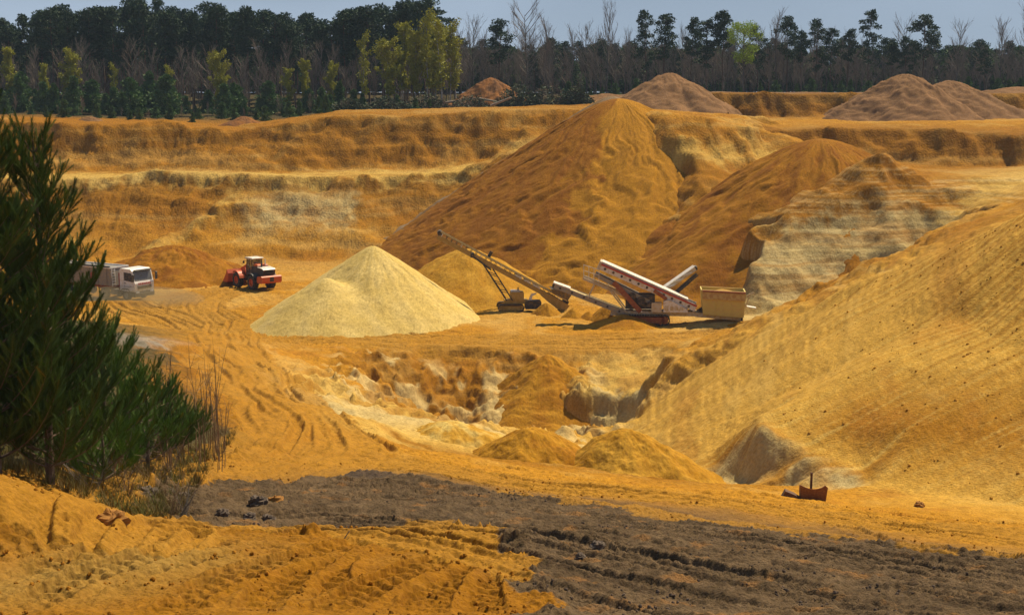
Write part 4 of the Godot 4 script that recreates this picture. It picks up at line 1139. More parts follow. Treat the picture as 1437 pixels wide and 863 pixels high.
# ---------------------------------------------------------------- heaps
# a heap of tipped sand: steep cone, rounded top, streaks down its sides
func heap(label: String, at: Vector3, high: float, radius: float, soil_a: Vector3, soil_b: Vector3, o := {}) -> MeshInstance3D:
	var nr: int = o.get("rings", 60)
	var na: int = o.get("spokes", 140)
	var sx: float = o.get("stretch", 1.0)
	var turn: float = o.get("turn", 0.0)
	var lump: float = o.get("lump", 0.12)
	var streak: float = o.get("streak", 0.12)
	var soft: float = o.get("soft", 0.10)
	var sd: float = o.get("seed", 1.0)
	var lobes: Array = o.get("lobes", [])
	var pv := PackedVector3Array()
	var pc := PackedColorArray()
	var ix := PackedInt32Array()
	var sag: float = o.get("skirt", 1.25)
	for j in nr + 1:
		for i in na + 1:
			var a := TAU * i / na
			var ca := cos(a)
			var sa := sin(a)
			var f := float(j) / nr * sag
			var uneven := 1.0 + nA.get_noise_2d(ca * 0.9 + sd * 7.0, sa * 0.9) * float(o.get("uneven", 0.22))
			var r := f * radius
			var lx := ca * r * sx
			var lz := sa * r
			var x := lx * cos(turn) + lz * sin(turn)
			var z := -lx * sin(turn) + lz * cos(turn)
			var ff := f / uneven
			var y := high * (1.0 + soft - sqrt(ff * ff + soft * soft) * (1.0 + soft * 0.5))
			for l in lobes:
				var dx: float = x - l[0]
				var dz: float = z - l[1]
				var q := sqrt(dx * dx + dz * dz) / float(l[3])
				var yl := float(l[2]) * (1.08 - sqrt(q * q + 0.012))
				var hm := clampf(0.5 + 0.5 * (yl - y) / 0.9, 0.0, 1.0)
				y = lerpf(y, yl, hm) + 0.9 * hm * (1.0 - hm)
			var wx := x + at.x
			var wd := z - at.z
			var env := smoothstep(0.0, 0.4, f)
			var ang := a * 9.0
			var kk := radius * 0.9
			var bend := nA.get_noise_2d(wx * 0.16 + sd, wd * 0.16) * 0.16
			var cw := cos(a + bend)
			var sw := sin(a + bend)
			y += streak * env * nB.get_noise_3d(cw * kk * 0.3 + sd, sw * kk * 0.3, f * 2.2) * high * 0.035
			y += streak * env * nB.get_noise_3d(cw * kk * 1.1 + sd, sw * kk * 1.1, f * 5.0) * minf(high * 0.016, 0.16)
			y += lump * env * nA.get_noise_2d(wx * 0.30 + sd, wd * 0.30) * high * 0.22
			y += lump * nB.get_noise_2d(wx * 1.2, wd * 1.2 + sd) * minf(high * 0.06, 0.22)
			pv.append(Vector3(x, y, z))
			var p := nB.get_noise_3d(cw * kk * 0.4 + sd * 3.0, sw * kk * 0.4, f * 2.8) * 0.7 + nA.get_noise_2d(wx * 0.25, wd * 0.25 + sd) * 0.9
			var mixv := smoothstep(-0.45, 0.55, p)
			var c := soil_a.lerp(soil_b, mixv)
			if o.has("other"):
				# two sand colours split by side; the left face's shade is painted in
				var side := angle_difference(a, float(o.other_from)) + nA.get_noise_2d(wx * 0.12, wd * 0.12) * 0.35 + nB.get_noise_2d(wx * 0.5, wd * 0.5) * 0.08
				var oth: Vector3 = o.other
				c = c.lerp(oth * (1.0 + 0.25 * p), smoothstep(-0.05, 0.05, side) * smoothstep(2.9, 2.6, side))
			c *= 1.0 + 0.16 * nB.get_noise_2d(wx * 1.7, wd * 1.7)
			pc.append(Color(c.x, c.y, c.z))
	for j in nr:
		for i in na:
			var k := j * (na + 1) + i
			ix.append_array(PackedInt32Array([k, k + na + 1, k + na + 2, k, k + na + 2, k + 1]))
	var st := SurfaceTool.new()
	var arr := []
	arr.resize(Mesh.ARRAY_MAX)
	arr[Mesh.ARRAY_VERTEX] = pv
	arr[Mesh.ARRAY_COLOR] = pc
	arr[Mesh.ARRAY_INDEX] = ix
	st.create_from_arrays(arr)
	st.generate_normals()
	var m := MeshInstance3D.new()
	m.name = numbered(o.get("called", "sand_heap"))
	m.mesh = st.commit()
	m.material_override = soil("heap_soil_fine" if o.get("bump", 3.0) < 2.5 else "heap_soil", 2.5 if o.get("bump", 3.0) < 2.5 else 5.0, 0.25)
	add_child(m)
	m.position = at
	tag(m, label, o.get("category", "sand heap"), o.get("group", ""))
	return m

func build_piles():
	var gold := Vector3(0.50, 0.275, 0.034)
	var pale := Vector3(0.62, 0.455, 0.14)
	var orange := Vector3(0.34, 0.15, 0.012)
	var rust := Vector3(0.25, 0.095, 0.009)
	var ochre := Vector3(0.44, 0.22, 0.02)
	var soilb := Vector3(0.21, 0.115, 0.052)
	heap("tall cone of pale yellow sand tipped below the long conveyor boom", Vector3(-12.75, 0.55, -128.0), 6.6, 9.9, pale, Vector3(0.66, 0.50, 0.18), {"called": "sand_cone", "category": "sand pile", "skirt": 1.6, "rings": 130, "spokes": 260, "soft": 0.05, "uneven": 0.12, "lump": 0.08, "streak": 0.3, "lobes": [[-3.6, 5.2, 4.4, 6.6]], "seed": 2.0, "bump": 2.0})
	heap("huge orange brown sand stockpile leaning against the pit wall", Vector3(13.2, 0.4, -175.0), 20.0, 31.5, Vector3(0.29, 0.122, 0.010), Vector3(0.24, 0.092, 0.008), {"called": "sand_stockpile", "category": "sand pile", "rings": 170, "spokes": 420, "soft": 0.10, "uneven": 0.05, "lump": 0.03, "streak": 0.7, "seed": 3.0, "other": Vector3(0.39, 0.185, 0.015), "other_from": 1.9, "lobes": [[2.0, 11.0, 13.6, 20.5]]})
	heap("strip of grey rubble along the back edge of the huge stockpile", Vector3(12.5, 0.4, -178.0), 20.2, 31.6, Vector3(0.25, 0.18, 0.11), Vector3(0.20, 0.12, 0.05), {"called": "rubble_bank", "category": "rubble", "rings": 110, "spokes": 300, "soft": 0.04, "uneven": 0.04, "lump": 0.12, "streak": 0.2, "seed": 5.0})
	heap("dark orange sand pile beside the pale layered cliff", Vector3(33.3, 0.4, -152.0), 15.9, 24.8, orange, rust, {"called": "sand_stockpile", "category": "sand pile", "rings": 130, "spokes": 320, "soft": 0.15, "uneven": 0.12, "lump": 0.06, "streak": 0.7, "seed": 6.0})
	heap("broad yellow sand pile under the conveyor boom behind the pale cone", Vector3(-4.6, 0.4, -140.0), 5.3, 9.0, gold, ochre, {"called": "sand_pile", "category": "sand pile", "rings": 70, "spokes": 180, "soft": 0.22, "uneven": 0.14, "lump": 0.2, "streak": 0.4, "seed": 7.0})
	heap("brown sand heap that the orange loader is digging into", Vector3(-37.5, 0.4, -154.5), 4.0, 8.6, orange, rust, {"called": "sand_heap", "rings": 60, "spokes": 160, "soft": 0.2, "uneven": 0.2, "lump": 0.5, "streak": 0.7, "seed": 8.0, "stretch": 1.15})
	var near := [["low smooth yellow heap at the edge of the inner hole, nearest the white block", -2.9, 62.0, 5.2, 1.15, 3.7, gold, pale, 11.0], ["crumbly ochre heap in the middle of the three by the hole", 0.8, 58.0, 5.6, 1.45, 3.2, ochre, orange, 12.0], ["steep ochre heap at the foot of the big sand slope", 4.75, 57.0, 5.6, 1.6, 3.4, ochre, gold, 13.0]]
	for q in near:
		heap(q[0], Vector3(q[1], q[3] - 0.5, -q[2]), q[4] + 0.5, q[5], q[6], q[7], {"called": "sand_heap", "rings": 70, "spokes": 180, "soft": 0.22, "uneven": 0.2, "lump": 0.55, "streak": 0.5, "seed": q[8], "bump": 3.0, "group": "sand heaps by the inner hole"})
	heap("brown peaked mound above the inner hole", Vector3(2.75, -1.5, -106.4), 2.6, 4.0, ochre, orange, {"called": "sand_heap", "skirt": 2.0, "rings": 80, "spokes": 130, "soft": 0.1, "uneven": 0.25, "lump": 0.4, "streak": 0.6, "seed": 17.0})
	var small := [[3.2, 129.0, 1.1, 1.3, "tiny cone of sand under the conveyor tail"], [5.6, 127.0, 0.9, 1.1, "tiny cone of sand just past the conveyor hopper"], [7.0, 126.5, 0.7, 1.0, "smallest sand cone between hopper and screening plant"], [8.7, 125.5, 1.5, 1.7, "pointed sand cone below the screening plant's low belt"], [9.8, 122.0, 1.1, 3.2, "low spread of brown sand in front of the crawler tracks"], [20.5, 121.0, 0.7, 2.6, "low sand spill in front of the feed hopper"]]
	for q in small:
		heap(q[4], Vector3(q[0], 0.45, -q[1]), q[2] + 0.2, q[3] + 0.2, ochre, orange, {"called": "sand_cone", "rings": 24, "spokes": 60, "soft": 0.15, "uneven": 0.25, "lump": 0.3, "seed": q[0]})
	var rim := [["tall grey brown soil heap with smooth sides on the far rim", 25.5, 230.0, 18.3, 5.9, 10.6, 1.0, 21.0], ["large rough soil heap on the far rim below the leaning pines", 62.5, 226.0, 17.4, 6.6, 10.5, 1.15, 22.0], ["second crest of the rough soil heap on the far rim", 71.0, 231.0, 18.0, 5.0, 9.5, 1.2, 23.0], ["orange brown soil mound behind the brush piles", -3.6, 238.0, 18.6, 4.9, 6.2, 1.2, 24.0], ["small soil mound in front of the young pines on the rim", -40.5, 214.0, 15.6, 1.9, 3.4, 1.3, 25.0], ["low soil mound on the rim below the yellow birches", -25.5, 216.0, 16.6, 1.8, 4.2, 1.3, 26.0], ["small twiggy soil mound on the rim beside the pine tops", -63.5, 213.0, 16.2, 1.3, 2.6, 1.4, 27.0], ["low dark soil ridge between the brush and the smooth heap", 15.5, 233.0, 19.2, 1.7, 5.0, 1.5, 28.0], ["low pale soil ridge at the far end of the rim", 85.5, 240.0, 19.6, 2.4, 8.0, 1.8, 29.0]]
	for q in rim:
		var sa: Vector3 = soilb
		var sb := Vector3(0.27, 0.15, 0.07)
		if q[7] == 24.0 or q[7] == 25.0 or q[7] == 26.0:
			sa = Vector3(0.28, 0.12, 0.035); sb = Vector3(0.20, 0.10, 0.045)
		heap(q[0], Vector3(q[1], q[3], -q[2]), q[4], q[5], sa, sb, {"called": "soil_heap", "category": "soil heap", "rings": 60, "spokes": 150, "soft": 0.14, "uneven": 0.22, "lump": 0.45, "streak": 0.35, "seed": q[7], "stretch": q[6], "group": "soil heaps on the far rim"})

# ---------------------------------------------------------------- trees
func leafy(key: String, c: Color, back: Color) -> StandardMaterial3D:
	if mats.has(key):
		return mats[key]
	var m := paint(key, c, 0.7)
	m.vertex_color_use_as_albedo = true
	m.cull_mode = BaseMaterial3D.CULL_DISABLED
	m.metallic_specular = 0.25
	m.backlight_enabled = true
	m.backlight = back
	return m

func rv(s := 1.0) -> Vector3:
	return Vector3(rng.randf_range(-1, 1), rng.randf_range(-1, 1), rng.randf_range(-1, 1)) * s

func tuft(st: SurfaceTool, at: Vector3, size: float, tint: float, out := Vector3.ZERO) -> void:
	st.set_color(Color(tint, tint, tint))
	var d := (rv() + out).normalized()
	var s := d.cross(rv()).normalized()
	st.add_vertex(at - s * size * 0.45)
	st.add_vertex(at + s * size * 0.45)
	st.add_vertex(at + d * size)

func bent_trunk(st: SurfaceTool, high: float, r: float, bend: float, sides := 6, top := 0.25) -> PackedVector3Array:
	var p := PackedVector3Array()
	var x := 0.0
	var z := 0.0
	var n := 7
	for i in n + 1:
		p.append(Vector3(x, high * i / n, z))
		x += rng.randf_range(-bend, bend)
		z += rng.randf_range(-bend, bend)
	p[0].y = -0.4
	for i in n:
		tube(st, p[i], p[i + 1], r * lerpf(1.0, top, float(i) / n), r * lerpf(1.0, top, float(i + 1) / n), sides, false)
	return p

func along(p: PackedVector3Array, f: float) -> Vector3:
	var t := clampf(f, 0.0, 0.999) * (p.size() - 1)
	var i := int(t)
	return p[i].lerp(p[i + 1], t - i)

func tree_node(called: String) -> Node3D:
	var o := Node3D.new()
	o.name = called
	return o

func scots_pine(high: float, clear: float, wide: float, dense: int) -> Node3D:
	var t := tree_node("pine_tree")
	var st := begin()
	var p := bent_trunk(st, high * 0.96, 0.17, 0.16)
	var cr_st := begin()
	var n := 24 + rng.randi() % 10
	for k in n:
		var f := lerpf(clear, 0.985, pow((k + rng.randf()) / n, 0.8))
		var base := along(p, f)
		var g := (f - clear) / (1.0 - clear)
		var reach := wide * sin(PI * clampf(0.12 + 0.85 * g, 0.0, 1.0)) * rng.randf_range(0.35, 1.1) + 0.15
		var a := rng.randf() * TAU
		var c := base + Vector3(cos(a) * reach, reach * rng.randf_range(0.1, 0.35), sin(a) * reach)
		tube(st, base, c, 0.05, 0.02, 3, false)
		var rad := rng.randf_range(0.55, 1.15)
		var tone := rng.randf_range(0.75, 1.25)
		for q in dense:
			var v := rv().normalized() * pow(rng.randf(), 0.4)
			tuft(cr_st, c + Vector3(v.x * rad * 1.25, v.y * rad * 0.62, v.z * rad * 1.25), rng.randf_range(0.22, 0.46), tone * rng.randf_range(0.8, 1.2), v + Vector3.UP * 0.4)
	for k in 7:
		var b := along(p, rng.randf_range(clear * 0.5, clear))
		tube(st, b, b + Vector3(rng.randf_range(-1, 1), rng.randf_range(-0.2, 0.3), rng.randf_range(-1, 1)) * 1.4, 0.035, 0.01, 3, false)
	commit(st, "trunk", worn("pine_bark", lin(0.10, 0.06, 0.035), lin(0.16, 0.09, 0.05), 0.5, 0.9), t)
	commit(cr_st, "crown", leafy("pine_needles_far", lin(0.044, 0.078, 0.038), lin(0.04, 0.065, 0.02)), t)
	return t

func limb(st: SurfaceTool, a: Vector3, dir: Vector3, len: float, r: float, level: int, up: float) -> void:
	var mid := a + dir * len * 0.5 + rv(len * 0.05)
	var b := mid + (dir + Vector3.UP * up * 0.25).normalized() * len * 0.5
	var r1 := r * 0.62
	if level == 0:
		var s := dir.cross(rv()).normalized() * r
		st.add_vertex(a - s); st.add_vertex(a + s); st.add_vertex(b)
		return
	tube(st, a, mid, r, r * 0.8, 3, false)
	tube(st, mid, b, r * 0.8, r1, 3, false)
	var n := 5 if level == 1 else 4
	for k in n:
		var f := lerpf(0.3, 1.0, (k + rng.randf() * 0.6) / n)
		var s := (a.lerp(mid, f * 2.0) if f < 0.5 else mid.lerp(b, f * 2.0 - 1.0))
		var nd := (dir + rv(0.62) + Vector3.UP * up).normalized()
		limb(st, s, nd, len * rng.randf_range(0.42, 0.62), r1 * 0.72, level - 1, up)

func bare_tree(high: float, wide: float, fine: int) -> Node3D:
	var t := tree_node("bare_tree")
	var st := begin()
	var p := bent_trunk(st, high * 0.82, 0.14, 0.14, 6, 0.22)
	var tw := begin()
	var n := 22
	for k in n:
		var f := lerpf(0.25, 0.99, (k + rng.randf()) / n)
		var a := rng.randf() * TAU
		var dir := Vector3(cos(a) * wide, rng.randf_range(0.8, 1.4), sin(a) * wide).normalized()
		limb(tw, along(p, f), dir, high * rng.randf_range(0.16, 0.26) * (1.15 - 0.4 * f), 0.055, fine, 0.35)
	commit(st, "trunk", worn("bare_bark", lin(0.085, 0.07, 0.055), lin(0.15, 0.13, 0.10), 0.5, 0.9), t)
	commit(tw, "crown", paint("bare_twigs", lin(0.21, 0.165, 0.125), 0.9), t)
	return t

func birch(high: float, leaves: int, wide: float) -> Node3D:
	var t := tree_node("birch_tree")
	var st := begin()
	var p := bent_trunk(st, high, 0.085, 0.13, 6, 0.2)
	var tw := begin()
	var n := 22
	for k in n:
		var f := lerpf(0.22, 0.99, (k + rng.randf()) / n)
		var a := rng.randf() * TAU
		var len := wide * sin(PI * clampf(0.15 + 0.8 * (f - 0.2), 0.0, 1.0)) * rng.randf_range(0.6, 1.2)
		var b := along(p, f)
		var e := b + Vector3(cos(a) * len, len * rng.randf_range(0.5, 1.1), sin(a) * len)
		tube(st, b, e, 0.022, 0.008, 3, false)
		for q in leaves / n:
			var g := rng.randf()
			var c := b.lerp(e, g) + rv(0.32) + Vector3.DOWN * rng.randf() * 0.45
			tuft(tw, c, rng.randf_range(0.16, 0.3), rng.randf_range(0.7, 1.3))
	commit(st, "trunk", worn("birch_bark", lin(0.50, 0.48, 0.43), lin(0.12, 0.11, 0.10), 0.55, 0.8, 0.0, 0.8), t)
	commit(tw, "crown", leafy("birch_leaves", lin(0.30, 0.30, 0.035), lin(0.36, 0.35, 0.03)), t)
	return t

func young_conifer(high: float, wide: float, n: int) -> Node3D:
	var t := tree_node("young_pine")
	var st := begin()
	tube(st, Vector3(0, -0.3, 0), Vector3(0, high, 0), 0.07, 0.015, 5, false)
	var cr_st := begin()
	var sway := rng.randf() * 6.0
	for k in n:
		var f := pow(rng.randf(), 1.15)
		var a := rng.randf() * TAU
		var r := wide * pow(1.0 - f, 0.62) * sqrt(rng.randf()) * (0.8 + 0.3 * sin(f * 14.0 + sway) + 0.3 * sin(a * 3.0 + f * 5.0 + sway))
		var c := Vector3(cos(a) * r, 0.25 + high * f + r * 0.2, sin(a) * r)
		tuft(cr_st, c, rng.randf_range(0.22, 0.5), rng.randf_range(0.7, 1.3), Vector3(cos(a), 0.7, sin(a)))
	commit(st, "trunk", worn("pine_bark", lin(0.10, 0.06, 0.035), lin(0.16, 0.09, 0.05), 0.5, 0.9), t)
	commit(cr_st, "crown", leafy("young_needles", lin(0.10, 0.165, 0.06), lin(0.10, 0.16, 0.05)), t)
	return t

func broad_tree(high: float, wide: float) -> Node3D:
	var t := tree_node("broadleaf_tree")
	var st := begin()
	var p := bent_trunk(st, high * 0.85, 0.16, 0.12)
	var tw := begin()
	for k in 64:
		var f := rng.randf_range(0.42, 0.98)
		var a := rng.randf() * TAU
		var len := wide * (1.25 - absf(f - 0.68) * 2.2) * rng.randf_range(0.45, 1.0)
		var b := along(p, f * 0.9)
		var e := b + Vector3(cos(a) * len, len * 0.75, sin(a) * len)
		tube(st, b, e, 0.05, 0.015, 3, false)
		for q in 70:
			var c := e + rv().normalized() * pow(rng.randf(), 0.5) * Vector3(1.05, 0.75, 1.05)
			tuft(tw, c, rng.randf_range(0.13, 0.27), rng.randf_range(0.75, 1.25))
	commit(st, "trunk", worn("bare_bark", lin(0.085, 0.07, 0.055), lin(0.15, 0.13, 0.10), 0.5, 0.9), t)
	commit(tw, "crown", leafy("spring_leaves", lin(0.28, 0.36, 0.04), lin(0.32, 0.40, 0.03)), t)
	return t

# px: where a tree stands, as x over distance
func plant(kinds: Array, pick: int, x: float, d: float, scale: float, called: String, label: String, category: String, group: String) -> Node3D:
	var src: Node3D = kinds[pick % kinds.size()]
	var o: Node3D = src.duplicate()
	o.name = numbered(called)
	add_child(o)
	o.position = Vector3(x, height(x, d) - 0.15, -d)
	o.rotation.y = rng.randf() * TAU
	var broad := rng.randf_range(0.82, 1.25)
	o.scale = Vector3(scale * broad, scale, scale * broad)
	o.rotation.z = rng.randf_range(-0.04, 0.04)
	tag(o, label, category, group)
	return o

# how high a tree must be for its top to stand so many metres per metre of distance above the viewer's eye
func reach_up(x: float, d: float, rise: float) -> float:
	return 21.0 + rise * d - height(x, d)

# what a tree of the far wood stands above or behind, by its bearing
func beside(b: float) -> String:
	for q in [[-0.335, "beyond the near pine"], [-0.285, "above the white lorry"], [-0.235, "above the brown heap"], [-0.17, "above the orange loader"], [-0.12, "above the pale sand cone"], [-0.075, "behind the first birches"], [-0.03, "behind the birch group"], [0.03, "behind the brush piles"], [0.075, "behind the huge stockpile"], [0.13, "behind the smooth soil heap"], [0.19, "around the lime green tree"], [0.24, "above the dark orange pile"], [0.30, "behind the rough soil heap"]]:
		if b < q[0]:
			return q[1]
	return "at the wood's far end"

func build_forest():
	var pines := []
	for i in 6:
		pines.append(scots_pine(18.0, [0.42, 0.5, 0.36, 0.55, 0.45, 0.3][i], [2.3, 1.9, 2.6, 2.0, 2.4, 2.2][i], 95))
	var bares := []
	for i in 5:
		bares.append(bare_tree(16.0, [0.55, 0.4, 0.7, 0.5, 0.8][i], 3 if i != 3 else 3))
	var birches := []
	for i in 4:
		birches.append(birch(10.0, [3200, 4200, 1300, 4600][i], [1.3, 1.5, 1.1, 1.7][i]))
	var young := []
	for i in 4:
		young.append(young_conifer(6.0, [2.0, 2.4, 1.8, 2.8][i], 2200))
	# tall dark pine wood: u is the bearing (metres aside per metre away), rise how far the tops stand above eye level
	var u := -0.4248
	var k := 0
	while u < -0.0540:
		for row in 3:
			var d: float = [263.0, 276.0, 292.0][row] + rng.randf_range(-4, 4)
			var x := (u + rng.randf_range(-0.0046, 0.0046) + row * 0.0035) * d
			var top := 60.0 + 7.0 * sin(u * 25.0 + 8.2) + rng.randf_range(-8.5, 4.5) + (4.0 if u > -0.2120 else -3.0)
			plant(pines, k, x, d, reach_up(x, d, top * 0.001) / 18.0, "pine_tree", "tall dark pine in the %s row of the dense wood, %s" % [["front", "middle", "back"][row], beside(u)], "tree", "tall pines of the dense wood")
			k += 1
		u += 0.0106
	# brown leafless trees under and between the pines
	u = -0.4146
	while u < -0.0398:
		var d := rng.randf_range(248.0, 257.0)
		var x := (u + rng.randf_range(-0.0041, 0.0041)) * d
		var top := rng.randf_range(19.0, 40.0)
		plant(bares, k, x, d, reach_up(x, d, top * 0.001) / 16.0, "bare_tree", "brown leafless tree in front of the dark pines, %s" % beside(u), "tree", "leafless trees below the pines")
		k += 1
		u += 0.0076
	# young conifers along the rim
	u = -0.3944
	while u < -0.1006:
		var d := rng.randf_range(234.0, 247.0)
		var x := (u + rng.randf_range(-0.0030, 0.0030)) * d
		var top := rng.randf_range(-6.0, 11.0) + (5.0 if u < -0.2323 else -3.0)
		plant(young, k, x, d, reach_up(x, d, top * 0.001) / 6.0, "young_pine", "young blue green conifer in the rim thicket, %s" % beside(u), "tree", "young conifers along the rim")
		k += 1
		u += 0.0063
	# brown undergrowth before the pines and green growth before the leafless wood
	u = -0.39
	while u < -0.05:
		var d := rng.randf_range(246.0, 252.0)
		plant(bares, k, u * d, d, reach_up(u * d, d, rng.randf_range(0.004, 0.022)) / 16.0, "bare_shrub", "leafless brown undergrowth below the pine trunks, %s" % beside(u), "shrub", "leafless undergrowth below the pines")
		k += 1
		u += 0.0068
	u = -0.035
	while u < 0.38:
		var d := rng.randf_range(255.0, 266.0)
		plant(young, k, u * d, d, rng.randf_range(0.15, 0.5), "young_pine", "small dark conifer at the foot of the leafless wood, %s" % beside(u), "tree", "small conifers below the leafless wood")
		k += 1
		u += rng.randf_range(0.006, 0.016)
	# low shrubs that spill down to the edge of the quarry
	u = -0.40
	while u < -0.045:
		var d := rng.randf_range(217.0, 233.0)
		var x := u * d
		plant(young if k % 3 else bares, k, x, d, rng.randf_range(0.22, 0.5) * (1.0 if k % 3 else 0.5), "rim_shrub", "low %s shrub at the quarry's far edge, %s" % ["green" if k % 3 else "leafless", beside(u)], "shrub", "shrubs at the far edge of the quarry")
		k += 1
		u += rng.randf_range(0.004, 0.011)
	# birches coming into leaf
	var bl := [[-0.3528, 0.0314, "yellow green birch rising from the thicket near the pine tops"], [-0.3108, 0.0294, "broad pale green birch among the young conifers"], [-0.2789, 0.0203, "faint small birch in the thicket"], [-0.2069, 0.0274, "narrow bright birch standing alone before the dark pines"], [-0.1573, 0.0172, "small slim birch next to a brighter one"], [-0.1461, 0.0223, "small bright yellow birch above the rim"], [-0.1046, 0.0415, "tall yellow birch at the edge of the pine wood"], [-0.0864, 0.0355, "leafy birch beside the white trunks"], [-0.0773, 0.0486, "yellow green birch with a visible white trunk"], [-0.0676, 0.0426, "bushy birch within the birch group"], [-0.0600, 0.0567, "tallest bright birch of the group by the pine wood's end"], [-0.0540, 0.0456, "slender birch just past the tallest one"], [-0.0489, 0.0517, "thin leaning birch with bare white stem"], [-0.0438, 0.0496, "birch with bare white stem at the end of the group"], [-0.0393, 0.0426, "last slim birch before the leafless wood"], [-0.1259, 0.0203, "small birch behind the soil ridge"], [-0.3285, 0.0203, "low birch in the thicket"], [-0.2424, 0.0182, "low dull birch in the thicket"]]
	for b in bl:
		var d := rng.randf_range(240.0, 247.0)
		var x: float = b[0] * d
		var o := plant(birches, (2 if b[0] > -0.0509 else k), x, d, reach_up(x, d, b[1]) / 10.0, "birch_tree", b[2], "tree", "birches in spring leaf")
		o.rotation.z = rng.randf_range(-0.03, 0.05)
		k += 1
	# leafless wood on the other side
	u = -0.0489
	while u < 0.3959:
		for row in 3:
			var d: float = [284.0, 298.0, 314.0][row] + rng.randf_range(-5, 5)
			var x := (u + rng.randf_range(-0.0046, 0.0046) + row * 0.0030) * d
			var top := rng.randf_range(29.0, 50.0) - (7.0 if u > 0.2439 else 0.0) - (9.0 if row == 0 else 0.0)
			plant(bares, k, x, d, reach_up(x, d, top * 0.001) / 16.0, "bare_tree", "grey brown leafless tree in the %s row of the wood, %s" % [["front", "middle", "back"][row], beside(u)], "tree", "leafless trees beyond the soil heaps")
			k += 1
		u += 0.0096
	var tall := [[0.0109, 0.0669, "tall fan shaped leafless tree behind the orange soil mound"], [0.0666, 0.0669, "second tall fan shaped leafless tree"], [0.0236, 0.0557, "leafless tree beside the tall fan shaped one"], [0.3123, 0.0537, "spreading leafless tree against the sky"], [0.3427, 0.0527, "leafless tree near the picture's far edge"], [0.2753, 0.0547, "leafless tree before the leaning pine"], [0.3604, 0.0618, "tall leafless tree at the very edge of the view"], [0.1857, 0.0598, "leafless tree just past the lime green tree"], [-0.0271, 0.0567, "leafless tree close to the birches"]]
	for b in tall:
		var d := 280.0 + rng.randf_range(-3, 3)
		var x: float = b[0] * d
		plant(bares, k, x, d, reach_up(x, d, b[1]) / 16.0, "bare_tree", b[2], "tree", "tall leafless trees")
		k += 1
	var pl := [[-0.0094, 0.0527, "dark pine rising from the leafless wood"], [0.0945, 0.0588, "pine with a pointed top left of a twin pine"], [0.1071, 0.0567, "twin pine with a flat top"], [0.1264, 0.0537, "dark pine behind the smooth soil heap"], [0.1375, 0.0527, "dark pine beside the lime green tree"], [0.1477, 0.0588, "small topped pine overlapping the lime green tree"], [0.1933, 0.0547, "pine with a thin crown past the lime green tree"], [0.2135, 0.0527, "dark bushy pine with three tiers"], [0.2237, 0.0466, "short dark pine beside the bushy one"], [0.2363, 0.0456, "dark pine left of the tallest pine"], [0.2505, 0.0598, "tallest dark pine with a ragged crown against the sky"], [0.2667, 0.0365, "short pine in the gap of the wood"], [0.2885, 0.0557, "leaning pine with a narrow crown"], [0.2768, 0.0405, "low dark pine below the leaning one"], [0.3326, 0.0314, "low dark pine under the leafless trees"], [0.2034, 0.0446, "dark pine in the middle of the wood"], [0.1730, 0.0486, "dark pine behind the lime green tree"]]
	for b in pl:
		var d := 276.0 + rng.randf_range(-3, 3)
		var x: float = b[0] * d
		plant(pines, k, x, d, reach_up(x, d, b[1]) / 18.0, "pine_tree", b[2], "tree", "pines in the leafless wood")
		k += 1
	var xb := 0.1629 * 270.0
	var bt := broad_tree(13.0, 3.0)
	var src := [bt]
	plant(src, 0, xb * 262.0 / 270.0, 262.0, reach_up(xb, 262.0, 0.0567) / 13.0, "broadleaf_tree", "bright lime green tree in fresh leaf among dark pines", "tree", "")
	# low growth under the leafless wood
	u = -0.0474
	while u < 0.3858:
		var d := rng.randf_range(268.0, 276.0)
		var x := (u + rng.randf_range(-0.0030, 0.0030)) * d
		plant(bares, k, x, d, reach_up(x, d, rng.randf_range(0.009, 0.024)) / 16.0, "bare_shrub", "low brown leafless growth at the wood's edge, %s" % beside(u), "shrub", "leafless undergrowth at the wood's edge")
		k += 1
		u += 0.0081
	# the wood goes on behind as one dark mass
	for mass in [[pines, 0, -150.0, -12.0, 140, 0.7], [bares, 2, -20.0, 150.0, 170, 0.6], [pines, 5, -20.0, 150.0, 110, 0.62], [young, 1, -150.0, 150.0, 420, 1.5], [young, 3, -150.0, 150.0, 300, 1.1]]:
		for part in ["trunk", "crown"]:
			var mm := MultiMesh.new()
			mm.transform_format = MultiMesh.TRANSFORM_3D
			mm.mesh = (mass[0][mass[1]].get_node(part) as MeshInstance3D).mesh
			mm.instance_count = mass[4]
			var r2 := RandomNumberGenerator.new()
			r2.seed = 12 + int(mass[4])
			for i in int(mass[4]):
				var d := r2.randf_range(300.0, 346.0) if mass[0] != young else r2.randf_range(322.0, 348.0)
				var x := r2.randf_range(mass[2], mass[3])
				var s := float(mass[5]) * r2.randf_range(0.8, 1.15)
				mm.set_instance_transform(i, Transform3D(Basis(Vector3.UP, r2.randf() * TAU).scaled(Vector3(s * 1.2, s, s * 1.2)), Vector3(x, height(x, d), -d)))
			var mi := MultiMeshInstance3D.new()
			mi.name = numbered("deep_wood_" + part + "s")
			mi.multimesh = mm
			mi.material_override = (mass[0][mass[1]].get_node(part) as MeshInstance3D).material_override
			add_child(mi)
			tag(mi, "dark depth of the wood behind the front trees", "wood", "", "stuff")
	for a in [pines, bares, birches, young, src]:
		for o in a:
			o.free()

